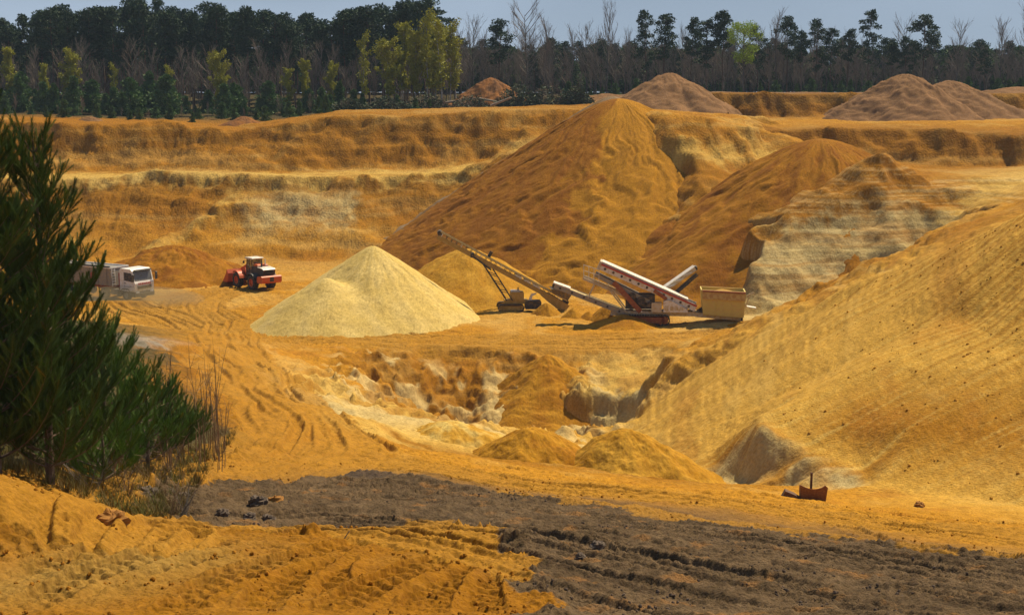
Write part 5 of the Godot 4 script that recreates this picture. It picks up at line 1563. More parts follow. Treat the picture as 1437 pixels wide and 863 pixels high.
# ---------------------------------------------------------------- plants near the viewer
func needle_shoot(seed_: int, needles: int) -> ArrayMesh:
	var r := RandomNumberGenerator.new()
	r.seed = seed_
	var st := begin()
	st.set_color(Color(1.3, 0.95, 0.6))
	tube(st, Vector3.ZERO, Vector3(0, 0.30, 0), 0.007, 0.004, 3, false)
	for i in needles:
		var f := pow(float(i) / needles, 0.8)
		var a := i * 2.39996 + r.randf() * 0.5
		var o := Vector3(cos(a), 0, sin(a))
		var lean := lerpf(0.75, 2.6, f * f) * r.randf_range(0.7, 1.3)
		var d := (o + Vector3.UP * lean).normalized()
		var s := d.cross(o.cross(Vector3.UP) + Vector3(0.1, 0.2, 0.05)).normalized()
		var b := Vector3(0, 0.02 + 0.29 * f, 0)
		var len := r.randf_range(0.055, 0.085)
		var tint := r.randf_range(0.7, 1.3)
		st.set_color(Color(tint, tint, tint * 0.9))
		st.add_vertex(b - s * 0.0034); st.add_vertex(b + s * 0.0034); st.add_vertex(b + d * len)
	st.generate_normals()
	return st.commit()

func near_pine(called: String, label: String, at: Vector3, high: float, wide: float, low: float, mat_: Material, density: float, seed_: int) -> Node3D:
	var r := RandomNumberGenerator.new()
	r.seed = seed_
	var t := thing(called, label, "tree", at, 0.0, "")
	var st := begin()
	tube(st, Vector3(0, -0.4, 0), Vector3(0.05, high * 0.5, 0), 0.035 + high * 0.009, 0.02 + high * 0.006, 8, false)
	tube(st, Vector3(0.05, high * 0.5, 0), Vector3(0, high * 0.97, 0), 0.02 + high * 0.006, 0.012, 8, false)
	var where: Array[Transform3D] = []
	var tint := PackedColorArray()
	var whorl := low
	var br := begin()
	while whorl < high - 0.25:
		var f := (whorl - low) / (high - low)
		var n := 6 + r.randi() % 2
		var a0 := r.randf() * TAU
		for k in n:
			if r.randf() < 0.14 + 0.14 * f:
				continue
			var a := a0 + TAU * k / n + r.randf_range(-0.25, 0.25)
			var len := wide * pow(1.0 - f, 0.72) * r.randf_range(0.5, 1.25) + 0.22
			var rise := lerpf(0.30, 1.5, f * f) * r.randf_range(0.8, 1.2)
			var dir := Vector3(cos(a), rise, sin(a)).normalized()
			var p := Vector3(0, whorl, 0)
			var segs := maxi(2, int(len / 0.16 * density))
			var step := len / segs
			for s in segs:
				var g := (s + 1.0) / segs
				dir = (dir + Vector3.UP * 0.07 * (0.5 + g) + Vector3(r.randf_range(-0.06, 0.06), r.randf_range(-0.05, 0.05), r.randf_range(-0.06, 0.06))).normalized()
				var q := p + dir * step
				tube(br, p, q, 0.016 * (1.2 - g), 0.016 * (1.15 - g) * 0.9 + 0.003, 4, false)
				if g > 0.22:
					for side in 3:
						var out := dir.cross(Vector3.UP).normalized() * (1.0 if side == 0 else -1.0 if side == 1 else 0.1)
						var nd := (dir * 0.7 + out * r.randf_range(0.5, 1.0) + Vector3.UP * r.randf_range(0.25, 0.8)).normalized()
						var sc := r.randf_range(0.65, 1.15)
						where.append(Transform3D(shoot_basis(nd, r.randf() * TAU).scaled(Vector3.ONE * sc), q))
						var tv := r.randf_range(0.55, 1.5)
						tint.append(Color(tv * r.randf_range(0.9, 1.2), tv, tv * 0.9) if r.randf() > 0.04 else Color(2.6, 1.3, 0.9))
						if len > 0.7 and r.randf() < 0.7:
							var e := q + nd * 0.26 * sc
							for m in 2:
								var nd2 := (nd + Vector3(r.randf_range(-0.7, 0.7), r.randf_range(0.0, 0.8), r.randf_range(-0.7, 0.7))).normalized()
								where.append(Transform3D(shoot_basis(nd2, r.randf() * TAU).scaled(Vector3.ONE * r.randf_range(0.6, 1.0)), e))
								tint.append(Color(tv, tv * 1.04, tv * 0.95))
				p = q
			where.append(Transform3D(shoot_basis((dir + Vector3.UP * 0.8).normalized(), r.randf() * TAU).scaled(Vector3.ONE * 1.2), p))
			tint.append(Color(1.1, 1.15, 0.95))
		whorl += r.randf_range(0.24, 0.36) / density * (1.0 + 0.35 * f)
	for c in 5:
		where.append(Transform3D(shoot_basis(Vector3(r.randf_range(-0.5, 0.5) if c else 0.0, 1.2, r.randf_range(-0.5, 0.5) if c else 0.0).normalized(), 0.0).scaled(Vector3.ONE * (1.7 if c == 0 else 1.1)), Vector3(0, high - 0.35 - 0.02 * c, 0)))
		tint.append(Color(1.1, 1.15, 0.95))
	commit(st, "trunk", worn("near_bark", lin(0.13, 0.085, 0.055), lin(0.22, 0.17, 0.12), 0.5, 0.9, 0.0, 1.5), t)
	commit(br, "branches", worn("near_bark", lin(0.13, 0.085, 0.055), lin(0.22, 0.17, 0.12), 0.5), t).set_meta("kind", "stuff")
	var mm := MultiMesh.new()
	mm.transform_format = MultiMesh.TRANSFORM_3D
	mm.use_colors = true
	mm.mesh = needle_shoot(seed_, 62)
	mm.instance_count = where.size()
	for i in where.size():
		mm.set_instance_transform(i, where[i])
		mm.set_instance_color(i, tint[i])
	var mi := MultiMeshInstance3D.new()
	mi.name = "crown"
	mi.multimesh = mm
	mi.material_override = mat_
	mi.set_meta("kind", "stuff")
	t.add_child(mi, true)
	return t

func shoot_basis(y: Vector3, spin: float) -> Basis:
	var x := y.cross(Vector3(0.31, 0.2, 0.93)).normalized()
	return Basis(x, y, x.cross(y)).rotated(y, spin)

func stick_plant(called: String, label: String, category: String, at: Vector3, high: float, stems: int, spread: float, m: Material, group: String, twigs := 5) -> void:
	var t := thing(called, label, category, at, rng.randf() * TAU, group)
	for s in stems:
		var st := begin()
		var p := Vector3(rng.randf_range(-0.1, 0.1), -0.1, rng.randf_range(-0.1, 0.1)) * (1.0 if stems > 1 else 0.2)
		var dir := Vector3(rng.randf_range(-spread, spread), 1.0, rng.randf_range(-spread, spread)).normalized()
		var h := high * rng.randf_range(0.75, 1.0)
		var n := 5
		var r0 := 0.007 + high * 0.0036
		for k in n:
			var q := p + dir * h / n
			tube(st, p, q, r0 * (1.0 - 0.8 * k / n), r0 * (1.0 - 0.8 * (k + 1.0) / n), 4, false)
			if k > 0:
				for w in twigs:
					var d2 := (dir + rv(0.9)).normalized()
					tube(st, p.lerp(q, rng.randf()), p.lerp(q, rng.randf()) + d2 * h * rng.randf_range(0.06, 0.2), r0 * 0.4, r0 * 0.15, 3, false)
			dir = (dir + rv(0.12)).normalized()
			p = q
		commit(st, "stem", m, t)

func build_near_plants():
	var dark := leafy("pine_needles_near", lin(0.062, 0.105, 0.03), lin(0.07, 0.11, 0.018))
	var bright := leafy("pine_needles_fresh", lin(0.095, 0.16, 0.04), lin(0.12, 0.18, 0.03))
	near_pine("pine_tree", "tall dark green pine with upright shoots on the bank beside the haul road", spot(-8.95, 26.4), 6.75, 1.65, 0.25, dark, 1.03, 31)
	near_pine("pine_tree", "pine half cut off by the picture's edge beside the tall dark one", spot(-9.6, 25.4), 7.4, 1.8, 0.25, dark, 1.05, 32)
	near_pine("pine_tree", "dense dark pine standing behind the tall one on the bank", spot(-10.2, 29.0), 5.6, 2.0, 0.25, dark, 1.0, 33)
	near_pine("young_pine", "bushy young pine, fresh green, next to the tall dark pine", spot(-9.25, 31.0), 3.3, 1.35, 0.15, bright, 1.0, 34)
	near_pine("young_pine", "young pine with fresh shoots in the middle of the bank", spot(-8.95, 33.5), 2.5, 1.1, 0.15, bright, 1.0, 35)
	near_pine("young_pine", "small young pine among the dry stalks", spot(-9.2, 36.0), 1.8, 0.85, 0.1, dark, 1.0, 36)
	near_pine("young_pine", "lowest young pine on the bank by the haul road", spot(-9.3, 38.5), 1.2, 0.6, 0.1, bright, 1.0, 38)
	near_pine("young_pine", "low young pine half hidden under the tall pine", spot(-8.6, 28.6), 1.6, 1.0, 0.1, bright, 1.0, 37)
	var dry := worn("dry_stem", lin(0.20, 0.13, 0.07), lin(0.28, 0.20, 0.11), 0.5, 0.9, 0.0, 2.0)
	var grey := worn("grey_stem", lin(0.16, 0.14, 0.11), lin(0.26, 0.23, 0.18), 0.5, 0.9, 0.0, 2.0)
	for i in 48:
		var d := rng.randf_range(33.5, 42.5)
		var x := rng.randf_range(-0.255, -0.208) * d
		stick_plant("dry_stalk", "%s dry brown stalk on the bank, %s" % ["tall" if i % 2 else "short", "next to the low pines" if x < -8.7 else "above the haul road"], "stalk", spot(x, d), (rng.randf_range(2.6, 3.4) if i % 2 else rng.randf_range(1.5, 2.2)), 1, 0.06, dry, "dry stalks on the bank", 2)
	for i in 26:
		var d := rng.randf_range(26.0, 37.0)
		var x := rng.randf_range(-0.382, -0.2266) * d
		stick_plant("bare_shrub", "tangled leafless %s shrub %s" % ["grey" if i % 2 else "brown", "under the tall pine" if d < 29.0 else "under the young pines" if d < 33.0 else "among the dry stalks"], "shrub", spot(x, d), rng.randf_range(0.6, 1.3), 7, 0.8, grey if i % 2 else dry, "leafless shrubs under the pines", 4)
	# dead grass and litter on the bank
	var st := begin()
	for k in 26:
		var a := rng.randf() * TAU
		var o := Vector3(cos(a), 0, sin(a))
		var b := o * rng.randf() * 0.12
		var s := Vector3(-o.z, 0, o.x) * 0.006
		var tip := b + o * rng.randf_range(0.05, 0.25) + Vector3.UP * rng.randf_range(0.12, 0.34)
		var tv := rng.randf_range(0.6, 1.3)
		st.set_color(Color(tv, tv, tv))
		st.add_vertex(b - s); st.add_vertex(b + s); st.add_vertex(tip)
	st.generate_normals()
	var mm := MultiMesh.new()
	mm.transform_format = MultiMesh.TRANSFORM_3D
	mm.use_colors = true
	mm.mesh = st.commit()
	mm.instance_count = 1500
	for i in 1500:
		var d := rng.randf_range(25.5, 44.0)
		var edge := lerpf(-0.245, -0.204, clampf((d - 26.0) / 16.0, 0.0, 1.0))
		var x := rng.randf_range(-0.40, edge) * d
		var s := rng.randf_range(0.5, 1.2)
		mm.set_instance_transform(i, Transform3D(Basis(Vector3.UP, rng.randf() * TAU).scaled(Vector3.ONE * s), Vector3(x, ground_y(x, d) - 0.02, -d)))
		var g := rng.randf()
		mm.set_instance_color(i, Color(0.9, 0.8, 0.6).lerp(Color(0.5, 0.9, 0.35), g * g))
	var mi := MultiMeshInstance3D.new()
	mi.name = "dry_grass"
	mi.multimesh = mm
	mi.material_override = leafy("dry_grass", lin(0.19, 0.145, 0.06), lin(0.08, 0.06, 0.02))
	add_child(mi)
	tag(mi, "dry yellow grass and litter on the bank under the pines", "grass", "", "stuff")

# ---------------------------------------------------------------- machines
func lettering(text: String, size: float, m: Material, parent: Node, at: Transform3D) -> void:
	var tm := TextMesh.new()
	tm.text = text
	var sf := SystemFont.new()
	sf.font_names = PackedStringArray(["Droid Sans"])
	sf.font_weight = 700
	tm.font = sf
	tm.font_size = 64
	tm.pixel_size = size / 64.0
	tm.depth = 0.01
	var o := MeshInstance3D.new()
	o.name = "lettering"
	o.mesh = tm
	o.material_override = m
	o.transform = at
	parent.add_child(o, true)

func wheel(parent: Node, at: Vector3, r: float, wide: float, rim_m: Material, lugs: bool, called := "wheel") -> void:
	var w := Node3D.new()
	w.name = called
	w.position = at
	parent.add_child(w, true)
	var rub := worn("tyre_rubber", lin(0.022, 0.021, 0.02), lin(0.22, 0.14, 0.05), 0.45, 0.9, 0.0, 0.8)
	var st := begin()
	var h := wide * 0.5
	lathe(st, PackedVector2Array([Vector2(r * 0.56, -h * 0.8), Vector2(r * 0.8, -h), Vector2(r * 0.96, -h * 0.86), Vector2(r, -h * 0.5), Vector2(r, h * 0.5), Vector2(r * 0.96, h * 0.86), Vector2(r * 0.8, h), Vector2(r * 0.56, h * 0.8)]), 28, Transform3D())
	if lugs:
		for i in 18:
			var a := TAU * i / 18
			for s: float in [-1.0, 1.0]:
				var a2 := a + (PI / 18 if s > 0 else 0.0)
				box(st, Vector3(cos(a2) * r * 1.0, sin(a2) * r * 1.0, s * h * 0.45), Vector3(0.07, 0.10, h * 0.85), Basis(Vector3.BACK, a2))
	commit(st, "tyre", rub, w)
	st = begin()
	lathe(st, PackedVector2Array([Vector2(0.0, h * 0.55), Vector2(r * 0.2, h * 0.55), Vector2(r * 0.24, h * 0.35), Vector2(r * 0.46, h * 0.3), Vector2(r * 0.5, h * 0.72), Vector2(r * 0.57, h * 0.78)]), 24, Transform3D())
	lathe(st, PackedVector2Array([Vector2(0.0, -h * 0.55), Vector2(r * 0.2, -h * 0.55), Vector2(r * 0.24, -h * 0.35), Vector2(r * 0.46, -h * 0.3), Vector2(r * 0.5, -h * 0.72), Vector2(r * 0.57, -h * 0.78)]), 24, Transform3D())
	commit(st, "rim", rim_m, w)

func crawler(parent: Node, at: Vector3, len: float, high: float, wide: float, m: Material, frame_m: Material) -> void:
	var c := Node3D.new()
	c.name = "crawler_track"
	c.position = at
	parent.add_child(c, true)
	var n := 44
	var r := high * 0.5
	var run := len - high
	var per := 2.0 * run + PI * high
	var st := begin()
	for i in n:
		var s := per * i / n
		var p: Vector2
		var a := 0.0
		if s < run:
			p = Vector2(-run * 0.5 + s, high)
		elif s < run + PI * r:
			a = -(s - run) / r
			p = Vector2(run * 0.5 + sin(-a) * r, r + cos(a) * r)
		elif s < 2.0 * run + PI * r:
			p = Vector2(run * 0.5 - (s - run - PI * r), 0)
			a = PI
		else:
			a = PI - (s - 2.0 * run - PI * r) / r
			p = Vector2(-run * 0.5 - sin(a) * r, r + cos(a) * r)
		box(st, Vector3(p.x, p.y, 0), Vector3(per / n * 0.86, 0.09, wide), Basis(Vector3.BACK, a))
	commit(st, "track_shoes", m, c)
	st = begin()
	box(st, Vector3(0, r, 0), Vector3(run, high * 0.62, wide * 0.6))
	for e: float in [-0.5, 0.5]:
		tube(st, Vector3(run * e, r, -wide * 0.3), Vector3(run * e, r, wide * 0.3), r * 0.78, r * 0.78, 16)
	for i in 5:
		var x := -run * 0.4 + run * 0.2 * i
		tube(st, Vector3(x, r * 0.35, -wide * 0.42), Vector3(x, r * 0.35, wide * 0.42), r * 0.28, r * 0.28, 10)
	commit(st, "track_frame", frame_m, c)

func build_machines():
	wheel_loader()
	lorry()
	stacker()
	screen_plant()
	old_bucket()

func wheel_loader():
	# local +x is forward; built at real size
	var t := thing("wheel_loader", "orange wheel loader with its bucket dug into the brown heap", "wheel loader", spot(-27.2, 147.0, 0.02), deg_to_rad(180.0 - 50.0))
	t.scale = Vector3.ONE * 0.92
	var org := worn("loader_orange", lin(0.55, 0.075, 0.008), lin(0.42, 0.20, 0.05), 0.35, 0.5)
	var dark := worn("loader_dark", lin(0.035, 0.035, 0.038), lin(0.20, 0.13, 0.05), 0.35, 0.6)
	var glass := paint("cab_glass", Color(0.20, 0.24, 0.25, 0.35), 0.05)
	glass.transparency = BaseMaterial3D.TRANSPARENCY_ALPHA
	var white := worn("machine_white", lin(0.62, 0.60, 0.55), lin(0.40, 0.25, 0.09), 0.3, 0.5)
	for s: float in [-1.0, 1.0]:
		wheel(t, Vector3(1.75, 0.82, s * 1.12), 0.82, 0.66, org, true)
		wheel(t, Vector3(-1.65, 0.82, s * 1.12), 0.82, 0.66, org, true)
	var st := begin()
	prism(st, PackedVector2Array([Vector2(-3.3, 0.95), Vector2(-0.4, 0.75), Vector2(-0.4, 1.75), Vector2(-0.9, 2.05), Vector2(-3.2, 1.85), Vector2(-3.45, 1.5)]), -0.62, 0.62)
	prism(st, PackedVector2Array([Vector2(0.1, 0.7), Vector2(2.4, 0.75), Vector2(2.5, 1.3), Vector2(1.4, 1.9), Vector2(0.5, 1.6), Vector2(0.1, 1.2)]), -0.45, 0.45)
	commit(st, "frame", dark, t)
	st = begin()
	prism(st, PackedVector2Array([Vector2(-3.35, 1.75), Vector2(-3.42, 2.35), Vector2(-3.25, 2.48), Vector2(-1.35, 2.62), Vector2(-1.0, 2.5), Vector2(-1.0, 1.9)]), -0.78, 0.78)
	var hood := commit(st, "engine_hood", dark, t)
	st = begin()
	prism(st, PackedVector2Array([Vector2(-3.46, 2.36), Vector2(-3.27, 2.5), Vector2(-2.1, 2.6), Vector2(-2.1, 2.54), Vector2(-3.25, 2.44)]), -0.8, 0.8)
	commit(st, "hood_top", white, hood)
	st = begin()
	cbox(st, Vector3(-1.55, 2.62, 0), Vector3(0.95, 0.42, 1.3), 0.1)
	commit(st, "hood_hump", org, hood)
	for i in 6:
		st = begin()
		box(st, Vector3(-3.44, 1.88 + i * 0.085, 0), Vector3(0.05, 0.03, 1.2))
		commit(st, "grille_slat", dark, hood)
	st = begin()
	prism(st, PackedVector2Array([Vector2(-3.95, 1.05), Vector2(-3.95, 1.6), Vector2(-3.75, 1.72), Vector2(-2.9, 1.62), Vector2(-2.75, 1.05), Vector2(-3.0, 0.88), Vector2(-3.75, 0.88)]), -1.28, 1.28)
	var cw := commit(st, "counterweight", org, t)
	st = begin()
	box(st, Vector3(-3.965, 1.32, 0), Vector3(0.03, 0.5, 0.5))
	commit(st, "tow_recess", dark, cw)
	# cab
	st = begin()
	for s: float in [-1.0, 1.0]:
		beam(st, Vector3(-0.75, 1.95, s * 0.68), Vector3(-0.65, 3.35, s * 0.62), 0.09, 0.1)
		beam(st, Vector3(0.55, 1.6, s * 0.68), Vector3(0.42, 3.35, s * 0.62), 0.09, 0.1)
		beam(st, Vector3(-0.05, 1.7, s * 0.69), Vector3(-0.05, 3.35, s * 0.63), 0.07, 0.07)
		beam(st, Vector3(-0.75, 2.2, s * 0.69), Vector3(0.55, 2.0, s * 0.69), 0.06, 0.08)
	prism(st, PackedVector2Array([Vector2(-0.85, 1.55), Vector2(0.6, 1.45), Vector2(0.6, 2.05), Vector2(-0.85, 2.1)]), -0.66, 0.66)
	var cab := commit(st, "cab", dark, t)
	st = begin()
	cbox(st, Vector3(-0.1, 3.42, 0), Vector3(1.6, 0.16, 1.5), 0.06)
	commit(st, "cab_roof", white, cab)
	for g in [[Vector3(-0.1, 2.7, 0.655), Vector3(1.15, 1.2, 0.015)], [Vector3(-0.1, 2.7, -0.655), Vector3(1.15, 1.2, 0.015)], [Vector3(-0.69, 2.7, 0), Vector3(0.015, 1.2, 1.25)], [Vector3(0.47, 2.65, 0), Vector3(0.015, 1.3, 1.25)]]:
		st = begin()
		box(st, g[0], g[1])
		commit(st, "window", glass, cab)
	st = begin()
	cbox(st, Vector3(-0.25, 2.3, 0), Vector3(0.5, 0.16, 0.5), 0.04)
	cbox(st, Vector3(-0.48, 2.65, 0), Vector3(0.14, 0.7, 0.48), 0.04)
	commit(st, "seat", dark, cab)
	st = begin()
	tube(st, Vector3(-1.95, 2.6, 0.35), Vector3(-1.95, 3.4, 0.35), 0.07, 0.07, 10)
	commit(st, "exhaust_pipe", white, t)
	st = begin()
	tube(st, Vector3(-2.25, 2.55, -0.3), Vector3(-2.25, 3.05, -0.3), 0.09, 0.12, 10)
	commit(st, "air_intake", dark, t)
	# fenders
	for s: float in [-1.0, 1.0]:
		st = begin()
		var arc := PackedVector2Array()
		for i in 9:
			var a := lerpf(0.35, 2.6, i / 8.0)
			arc.append(Vector2(-1.65 + cos(a) * 1.05, 0.85 + sin(a) * 1.05))
		for i in range(8, -1, -1):
			var a := lerpf(0.35, 2.6, i / 8.0)
			arc.append(Vector2(-1.65 + cos(a) * 0.97, 0.85 + sin(a) * 0.97))
		prism(st, arc, s * 1.1 - 0.38, s * 1.1 + 0.38)
		commit(st, "rear_fender", dark, t)
		st = begin()
		arc = PackedVector2Array()
		for i in 8:
			var a := lerpf(0.9, 2.9, i / 7.0)
			arc.append(Vector2(1.75 + cos(a) * 1.06, 0.85 + sin(a) * 1.06))
		for i in range(7, -1, -1):
			var a := lerpf(0.9, 2.9, i / 7.0)
			arc.append(Vector2(1.75 + cos(a) * 0.96, 0.85 + sin(a) * 0.96))
		prism(st, arc, s * 1.1 - 0.36, s * 1.1 + 0.36)
		commit(st, "front_fender", org, t)
		st = begin()
		prism(st, PackedVector2Array([Vector2(0.75, 1.55), Vector2(1.1, 2.25), Vector2(2.6, 1.85), Vector2(3.6, 1.0), Vector2(3.45, 0.7), Vector2(2.4, 1.35), Vector2(1.2, 1.7), Vector2(0.95, 1.4)]), s * 0.52 - 0.07, s * 0.52 + 0.07)
		commit(st, "lift_arm", org, t)
		st = begin()
		tube(st, Vector3(0.8, 1.0, s * 0.34), Vector3(2.1, 1.6, s * 0.45), 0.08, 0.08, 10)
		commit(st, "lift_cylinder", white, t)
	st = begin()
	prism(st, PackedVector2Array([Vector2(1.2, 2.1), Vector2(1.45, 2.62), Vector2(2.9, 2.0), Vector2(2.75, 1.75)]), -0.1, 0.1)
	commit(st, "bell_crank", org, t)
	st = begin()
	tube(st, Vector3(0.75, 2.2, 0.0), Vector3(1.5, 2.5, 0), 0.09, 0.07, 10)
	commit(st, "tilt_cylinder", white, t)
	# bucket, rolled against the heap
	st = begin()
	var sh := PackedVector2Array([Vector2(4.75, 0.35), Vector2(3.75, 0.35), Vector2(3.4, 0.75), Vector2(3.42, 1.4), Vector2(3.65, 1.85), Vector2(3.72, 1.82), Vector2(3.52, 1.38), Vector2(3.5, 0.8), Vector2(3.8, 0.43), Vector2(4.75, 0.41)])
	prism(st, sh, -1.5, 1.5)
	for s: float in [-1.0, 1.0]:
		prism(st, PackedVector2Array([Vector2(4.7, 0.38), Vector2(3.75, 0.38), Vector2(3.44, 0.75), Vector2(3.46, 1.4), Vector2(3.68, 1.82), Vector2(3.95, 1.3)]), s * 1.47 - 0.025, s * 1.47 + 0.025)
	var bucket := commit(st, "bucket", org, t)
	for i in 8:
		st = begin()
		prism(st, PackedVector2Array([Vector2(4.7, 0.33), Vector2(4.98, 0.36), Vector2(4.7, 0.44)]), -1.4 + i * 0.4 - 0.06, -1.4 + i * 0.4 + 0.06)
		commit(st, "tooth", dark, bucket)
	for s: float in [-1.0, 1.0]:
		st = begin()
		cbox(st, Vector3(-3.43, 2.28, s * 0.62), Vector3(0.06, 0.1, 0.16), 0.02)
		commit(st, "tail_light", paint("red_lens", lin(0.35, 0.01, 0.01), 0.2), t)
		st = begin()
		box(st, Vector3(0.6, 2.95, s * 0.98), Vector3(0.06, 0.3, 0.2))
		beam(st, Vector3(0.5, 3.1, s * 0.66), Vector3(0.6, 3.05, s * 0.98), 0.03, 0.03)
		commit(st, "mirror", dark, t)

func lorry():
	# local +x forward
	var turn := deg_to_rad(-33.0)
	var at := spot(-36.2, 137.0, 0.02)
	var t := thing("tipper_lorry", "white cab lorry with a grey tipping trailer raising dust behind the pine", "lorry", at, turn)
	var white := worn("lorry_white", lin(0.74, 0.73, 0.70), lin(0.50, 0.36, 0.18), 0.2, 0.35)
	var grey := worn("tipper_grey", lin(0.23, 0.215, 0.19), lin(0.36, 0.27, 0.15), 0.4, 0.5, 0.1)
	var red := worn("chassis_red", lin(0.28, 0.035, 0.02), lin(0.34, 0.22, 0.10), 0.4, 0.6)
	var dark := worn("lorry_dark", lin(0.03, 0.03, 0.032), lin(0.25, 0.18, 0.09), 0.4, 0.6)
	var glass := paint("windscreen", Color(0.10, 0.12, 0.12, 0.55), 0.04)
	glass.transparency = BaseMaterial3D.TRANSPARENCY_ALPHA
	var rim := worn("steel_rim", lin(0.35, 0.34, 0.32), lin(0.35, 0.25, 0.12), 0.4, 0.5, 0.4)
	# cab: nose at x = 0
	var st := begin()
	prism(st, PackedVector2Array([Vector2(-2.1, 0.95), Vector2(0.0, 0.95), Vector2(0.04, 1.75), Vector2(-0.06, 2.0), Vector2(-0.32, 2.95), Vector2(-0.55, 3.12), Vector2(-2.0, 3.16), Vector2(-2.1, 3.0)]), -1.22, 1.22)
	var cab := commit(st, "cab", white, t)
	st = begin()
	var wsn := Basis(Vector3.BACK, 0.27)
	box(st, Vector3(-0.19, 2.47, 0), Vector3(0.05, 0.98, 2.2), wsn)
	commit(st, "windscreen", glass, cab)
	st = begin()
	box(st, Vector3(-0.22, 2.47, 0), Vector3(0.05, 1.06, 2.3), wsn)
	commit(st, "windscreen_surround", dark, cab)
	st = begin()
	box(st, Vector3(-0.19, 3.02, 0), Vector3(0.34, 0.06, 2.1), Basis(Vector3.BACK, -0.25))
	commit(st, "sun_visor", dark, cab)
	for s: float in [-1.0, 1.0]:
		st = begin()
		prism(st, PackedVector2Array([Vector2(-1.45, 2.0), Vector2(-0.28, 1.9), Vector2(-0.45, 2.75), Vector2(-1.45, 2.8)]), s * 1.225 - 0.012, s * 1.225 + 0.012)
		commit(st, "side_window", dark, cab)
		st = begin()
		box(st, Vector3(-0.85, 1.42, s * 1.225), Vector3(1.3, 0.02, 0.02))
		box(st, Vector3(-1.5, 1.9, s * 1.225), Vector3(0.02, 1.8, 0.02))
		commit(st, "door_seam", dark, cab)
		st = begin()
		box(st, Vector3(-1.35, 1.75, s * 1.24), Vector3(0.2, 0.05, 0.05))
		commit(st, "door_handle", dark, cab)
		st = begin()
		cbox(st, Vector3(0.1, 2.35, s * 1.5), Vector3(0.12, 0.75, 0.22), 0.04)
		beam(st, Vector3(-0.15, 2.75, s * 1.2), Vector3(0.1, 2.7, s * 1.5), 0.04, 0.04)
		commit(st, "mirror", dark, cab)
		st = begin()
		cbox(st, Vector3(0.045, 0.86, s * 0.9), Vector3(0.06, 0.16, 0.4), 0.03)
		commit(st, "headlight", paint("lamp_lens", lin(0.6, 0.6, 0.58), 0.1), t)
	st = begin()
	cbox(st, Vector3(0.045, 1.36, 0), Vector3(0.05, 0.34, 1.75), 0.02)
	var grl := commit(st, "grille", dark, cab)
	for i in 4:
		st = begin()
		box(st, Vector3(0.075, 1.24 + i * 0.08, 0), Vector3(0.02, 0.02, 1.65))
		commit(st, "grille_bar", paint("chrome", lin(0.5, 0.5, 0.5), 0.25, 0.9), grl)
	st = begin()
	prism(st, PackedVector2Array([Vector2(-0.5, 0.42), Vector2(0.03, 0.42), Vector2(0.1, 0.7), Vector2(0.04, 0.95), Vector2(-0.5, 0.95)]), -1.22, 1.22)
	commit(st, "bumper", dark, t)
	lettering("HERMANS", 0.34, paint("letter_red", lin(0.45, 0.03, 0.03), 0.5), cab, Transform3D(Basis(Vector3.UP, PI / 2), Vector3(0.05, 1.70, 0)))
	st = begin()
	for s: float in [-1.0, 1.0]:
		beam(st, Vector3(-0.4, 0.85, s * 0.42), Vector3(-6.2, 0.95, s * 0.42), 0.1, 0.28)
	commit(st, "chassis", red, t)
	for s: float in [-1.0, 1.0]:
		wheel(t, Vector3(-1.35, 0.52, s * 1.0), 0.52, 0.34, rim, false)
		wheel(t, Vector3(-4.6, 0.52, s * 0.92), 0.52, 0.56, rim, false)
		st = begin()
		cbox(st, Vector3(-2.95, 0.75, s * 0.95), Vector3(1.1, 0.55, 0.5), 0.1)
		commit(st, "fuel_tank", grey, t)
		st = begin()
		prism(st, PackedVector2Array([Vector2(-2.0, 0.5), Vector2(-2.0, 1.05), Vector2(-1.75, 1.2), Vector2(-0.95, 1.2), Vector2(-0.7, 1.0), Vector2(-0.7, 0.95), Vector2(-0.95, 1.1), Vector2(-1.75, 1.1), Vector2(-1.92, 1.0), Vector2(-1.92, 0.5)]), s * 1.05 - 0.18, s * 1.05 + 0.18)
		commit(st, "mudguard", dark, t)
	st = begin()
	cbox(st, Vector3(-2.35, 1.75, 0), Vector3(0.32, 1.9, 2.0), 0.04)
	commit(st, "air_filter_rack", red, t)
	# trailer
	var tr := thing("tipping_trailer", "grey ribbed tipping trailer hitched behind the white cab", "trailer", at, turn + 0.05)
	st = begin()
	prism(st, PackedVector2Array([Vector2(-3.1, 1.35), Vector2(-3.3, 3.05), Vector2(-11.5, 3.05), Vector2(-11.5, 1.35)]), -1.24, 1.24)
	var body := commit(st, "body", grey, tr)
	for i in 7:
		for s: float in [-1.0, 1.0]:
			st = begin()
			cbox(st, Vector3(-3.8 - i * 1.2, 2.2, s * 1.27), Vector3(0.1, 1.6, 0.07), 0.02)
			commit(st, "rib", grey, body)
	st = begin()
	for s: float in [-1.0, 1.0]:
		beam(st, Vector3(-3.3, 3.1, s * 1.24), Vector3(-11.5, 3.1, s * 1.24), 0.12, 0.12)
	beam(st, Vector3(-3.3, 3.1, -1.24), Vector3(-3.3, 3.1, 1.24), 0.12, 0.12)
	commit(st, "top_rail", white, tr)
	st = begin()
	tube(st, Vector3(-3.4, 3.2, 1.22), Vector3(-11.4, 3.2, 1.22), 0.1, 0.1, 10)
	commit(st, "rolled_cover", dark, tr)
	st = begin()
	for s: float in [-1.0, 1.0]:
		beam(st, Vector3(-3.2, 1.2, s * 0.5), Vector3(-11.5, 1.1, s * 0.5), 0.14, 0.24)
	commit(st, "subframe", red, tr)
	st = begin()
	for k in 6:
		box(st, Vector3(-3.12, 1.5 + k * 0.28, 0.95), Vector3(0.04, 0.03, 0.42))
	beam(st, Vector3(-3.12, 1.3, 0.74), Vector3(-3.2, 3.0, 0.74), 0.04, 0.04)
	beam(st, Vector3(-3.12, 1.3, 1.16), Vector3(-3.2, 3.0, 1.16), 0.04, 0.04)
	commit(st, "ladder", white, tr)
